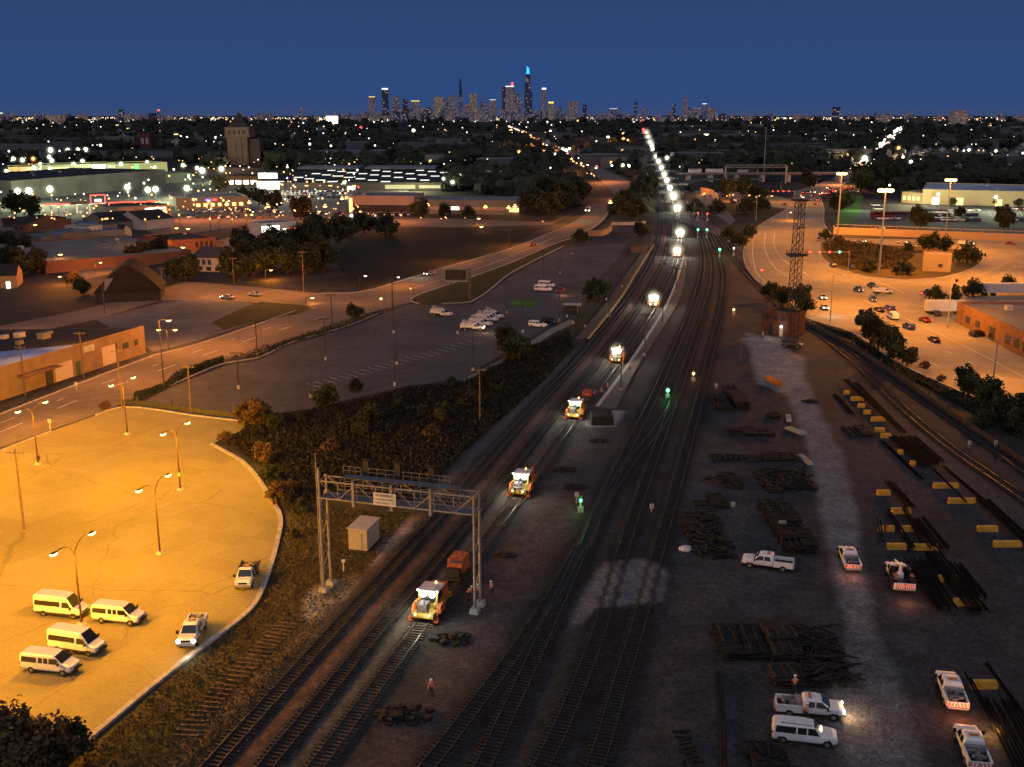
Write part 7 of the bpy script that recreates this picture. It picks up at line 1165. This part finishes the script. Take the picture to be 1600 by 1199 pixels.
# small houses in the trees
HW = [M('house_white', (.40, .37, .36)), M('house_grey', (.22, .21, .22)), M('house_brown', (.14, .09, .08))]
def house(u, v, s, label, group, rzz):
    q = G(u, v); e = empty('house', label, 'house', q, rzz, group); b = MB(); b.box((0, 0, 2.6*s), (9*s, 7*s, 5.2*s)); b.add([(-4.5*s, -3.5*s, 5.2*s), (4.5*s, -3.5*s, 5.2*s), (0, -3.5*s, 8.4*s), (-4.5*s, 3.5*s, 5.2*s), (4.5*s, 3.5*s, 5.2*s), (0, 3.5*s, 8.4*s)], [(0, 1, 2), (5, 4, 3)]); b.build('wall', HW[rs.randrange(3) if rs.random() < .5 else 0], e)
    b = MB(); b.add([(-5*s, -3.9*s, 4.9*s), (0, -3.9*s, 8.6*s), (0, 3.9*s, 8.6*s), (-5*s, 3.9*s, 4.9*s), (5*s, -3.9*s, 4.9*s), (5*s, 3.9*s, 4.9*s)], [(0, 1, 2, 3), (1, 4, 5, 2)]); b.build('roof', M('far_house_roof', (.06, .055, .06)), e)
    b = MB(); [b.box((x*s, -3.53*s, z*s), (1.1*s, .06, 1.3*s)) for x in (-2.4, 2.4) for z in (1.6, 4)]; b.build('windows', LITY if rs.random() < .18 else PAN, e)
for i in range(34):
    u = 1385+i*6.6+rs.uniform(-2, 2); v = [246, 240, 252][i % 3]+rs.uniform(-2, 2); house(u, v, rs.uniform(.9, 1.4), 'small pale gabled house on the far street right of the avenue', 'gabled houses on the far street right', rs.uniform(-.2, .2))
for i in range(40):
    u = rs.choice([rs.uniform(100, 350), rs.uniform(420, 780), rs.uniform(820, 990), rs.uniform(1070, 1330), rs.uniform(1420, 1600)]); v = rs.uniform(200, 236); house(u, v, rs.uniform(1.1, 1.7), 'small house roof showing between far dark trees', 'houses scattered in the far woods', rs.uniform(-.5, .5))
for i in range(26):
    q = G(1450+i*5.0, 261+(i % 3)*1.6); e = link('parked_trailer', FC[0]) if False else None; b = MB(); b.box((0, 0, 2.2), (3, 9, 3.2)); o = b.build('parked_trailer', TRL); o.location = q; o.rotation_euler = (0, 0, rs.uniform(-.1, .1)); tag(o, 'white trailer in the row below the gabled houses', 'trailer', 'white trailers parked below the gabled houses')
# ------------------------------------------------------------ skyline
SKY = [window_mat('tower_facade_%d' % i, w_, l, (c, c2), t, s, g) for i, (w_, l, c, c2, t, s, g) in enumerate([((.17, .16, .26), (1, .55, .3), 13, 10, .6, .24, .0), ((.16, .165, .28), (1, .65, .45), 14, 11, .68, .28, .0), ((.20, .17, .26), (1, .55, .3), 12, 10, .5, .22, .015), ((.06, .065, .14), (.9, .7, .7), 14, 13, .84, .35, 0), ((.22, .17, .17), (1, .55, .28), 14, 9, .35, .28, .03)])]  # distance haze painted into the facade colours, last value adds airlight
DS = 11350.0
def sky_tower(x0, x1, top, m, label, name='skyscraper', steps=None, crown=None, spire=None, D=DS, depth=None, group=None):
    px = D/F; W = (x1-x0)*px; h = H+(CY*0+ (180-top))*px*1.0; xc = ((x0+x1)/2-CX)*px; e = empty(name, label, 'skyscraper' if name != 'distant_building' else 'building', (xc, D, 0), 0, group); d = depth or W*.8; b = MB()
    if steps:
        for (f0, f1, z0, z1) in steps: b.box(((f0+f1-1)/2*W, 0, (z0+z1)/2*h), ((f1-f0)*W, d, (z1-z0)*h))
    else: b.box((0, 0, h/2), (W, d, h))
    b.build('facade', m, e)
    if crown: c, f = crown; b = MB(); b.box((0, -d*.02, h*(1+f/2)), (W*.96, d, h*f)); b.build('lit_crown', c, e)
    if spire:
        for fx, zt, r, mm in spire: b = MB(); b.tube((fx*W, 0, h*.98), (fx*W, 0, H+(180-zt)*px), r, r*.4, 6); b.build('antenna', mm, e)
    return e
BLU = EM('blue_lit_antenna', (.03, .42, 1), 2.2); FWH = EM('white_crown_lights', (.95, .97, 1), 1.3); FRD = EM('red_top_light', (1, .15, .15), 1.6); FYE = EM('yellow_crown', (1, .75, .2), 1.3); DKT = M('dark_antenna', (.05, .05, .08))
sky_tower(819, 830.5, 121, SKY[3], 'tallest dark stepped skyscraper with bright blue lit antennas', steps=[(0, 1, 0, .62), (.0, .8, .62, .80), (.12, .72, .80, 1.0)], crown=(EM('blue_crown', (.03, .2, .6), .6), .012), spire=[(-.15, 109, 11, BLU), (.02, 111, 10, BLU)])
sky_tower(604, 613, 143, SKY[3], 'black tapering skyscraper with a white lit band on top', crown=(FWH, .05)); sky_tower(719, 725.5, 151, SKY[1], 'slim pointed tower with a long thin spire', spire=[(0, 127, 16, DKT)]); sky_tower(785, 790.5, 139, SKY[3], 'dark slab left of the red topped tower'); sky_tower(790, 803, 139, SKY[2], 'wide tower with white band and red light on top', crown=(FWH, .03), spire=[(.3, 132, 18, FRD)]); sky_tower(803, 815, 147, SKY[1], 'green glinting tower with rounded shoulder left of the tallest', steps=[(0, 1, 0, .8), (0, .6, .8, 1)])
sky_tower(845, 851.5, 143, SKY[2], 'slender tower with bright white cap right of the tallest', crown=(FWH, .06)); sky_tower(584, 593, 154, SKY[2], 'tower with two lit points left of the black one', crown=(FYE, .03)); sky_tower(619, 630, 153, SKY[1], 'broad dim tower right of the black one'); sky_tower(635, 642, 157, SKY[3], 'dark narrow block in the northern cluster'); sky_tower(648, 660, 160, SKY[2], 'block with lit crown in the northern cluster', crown=(FYE, .04)); sky_tower(682, 696, 153, SKY[4], 'broad warm lit block left of the spire'); sky_tower(697, 704, 156, SKY[1], 'dim narrow block between two warm blocks'); sky_tower(705, 716, 152, SKY[2], 'warm block directly left of the spire'); sky_tower(736, 747, 149, SKY[4], 'pale warm tower right of the spire'); sky_tower(752, 760, 160, SKY[1], 'dim tower between the pale tower and the white lights')
sky_tower(766, 776, 158, SKY[2], 'tower topped by a single white light', crown=(FWH, .02)); sky_tower(728, 743, 165, SKY[4], 'low orange lit block in the middle of downtown'); sky_tower(855, 863, 163, SKY[4], 'short tower with glowing yellow crown', crown=(FYE, .1)); sky_tower(884, 900, 160, SKY[2], 'broad dark block with flat top right of downtown'); sky_tower(866, 875, 168, SKY[1], 'low block right of the yellow crown'); sky_tower(907, 913, 165, SKY[3], 'narrow block at the right end of downtown'); sky_tower(948, 959, 171, SKY[1], 'low block with white lit roof line', crown=(FWH, .03)); sky_tower(985, 989, 161, SKY[3], 'thin tower left of the main line vanishing point'); sky_tower(998, 1004, 168, SKY[1], 'small tower above the vanishing main line')
sky_tower(1043, 1047, 164, SKY[3], 'thin tower left of the tall pale one'); sky_tower(1058, 1066, 152, SKY[2], 'tall pale tower standing apart right of the main line', steps=[(0, 1, 0, .5), (.1, .8, .5, .8), (.3, .7, .8, 1)]); sky_tower(1066, 1071, 169, SKY[1], 'low shoulder block right of the pale tower'); sky_tower(1075, 1084, 169, SKY[4], 'low warm block in the right cluster'); sky_tower(1088, 1094, 164, SKY[1], 'tower with white cap in the right cluster', crown=(FWH, .04)); sky_tower(1096, 1108, 169, SKY[2], 'broad block ending the right cluster'); sky_tower(1286, 1296, 168, SKY[3], 'isolated dark block on the right horizon', D=9000); sky_tower(1466, 1487, 173, SKY[4], 'warm lit apartment block standing apart on the right', name='apartment_tower', steps=[(0, 1, 0, .75), (.1, .9, .75, 1)], D=6000)
sky_tower(17, 27, 178, SKY[2], 'small block with white top at the far left horizon', D=8000, crown=(FWH, .1)); sky_tower(95, 118, 180, SKY[4], 'wide lit block on the left horizon', D=7000, name='distant_building'); sky_tower(205, 212, 172, SKY[3], 'dark spire like block on the left horizon', D=9000); sky_tower(250, 260, 177, SKY[3], 'dark block above the left suburbs', D=7000); sky_tower(480, 483, 168, SKY[4], 'narrow lit slab on the horizon left of downtown'); sky_tower(263, 267, 174, SKY[1], 'thin tower with a red light on the left horizon', spire=[(0, 171.5, 18, FRD)])
g_ = 'low blocks filling the horizon'
for i in range(290):
    u = rs.uniform(-5, 1605) if i % 3 else rs.gauss(730, 110); c = math.exp(-((u-735)/120)**2)*15+math.exp(-((u-1075)/40)**2)*5; w_ = rs.uniform(3, 9); top = 182-rs.random()**1.5*(5+c)
    sky_tower(u, u+w_, top, SKY[rs.choice([0, 1, 2, 2, 4, 3])], 'small lit block among the low blocks of the horizon skyline', name='distant_building', D=rs.uniform(8500, 12500), group=g_)
# long floodlit stadium on the horizon
sky_tower(519, 535, 181.5, E_FW, 'long blinding white stadium lights on the horizon left of downtown', name='stadium', D=7500)
for u in (1064, 1071, 1078, 1083, 1097, 1036, 1043, 960, 968, 976, 912, 922, 940, 943, 901, 892, 838, 842): far_lamp(u, 186.6+rs.uniform(-1, .6), 2.0, E_FW, 'bright white floodlight in the chain along the horizon', 'white floodlights chained along the horizon', h=9)
build_lamps()
# : the far lamps and lights never need shadows of their own
print('objects', len(COL.objects), 'lights', len([o for o in COL.objects if o.type == 'LIGHT']))
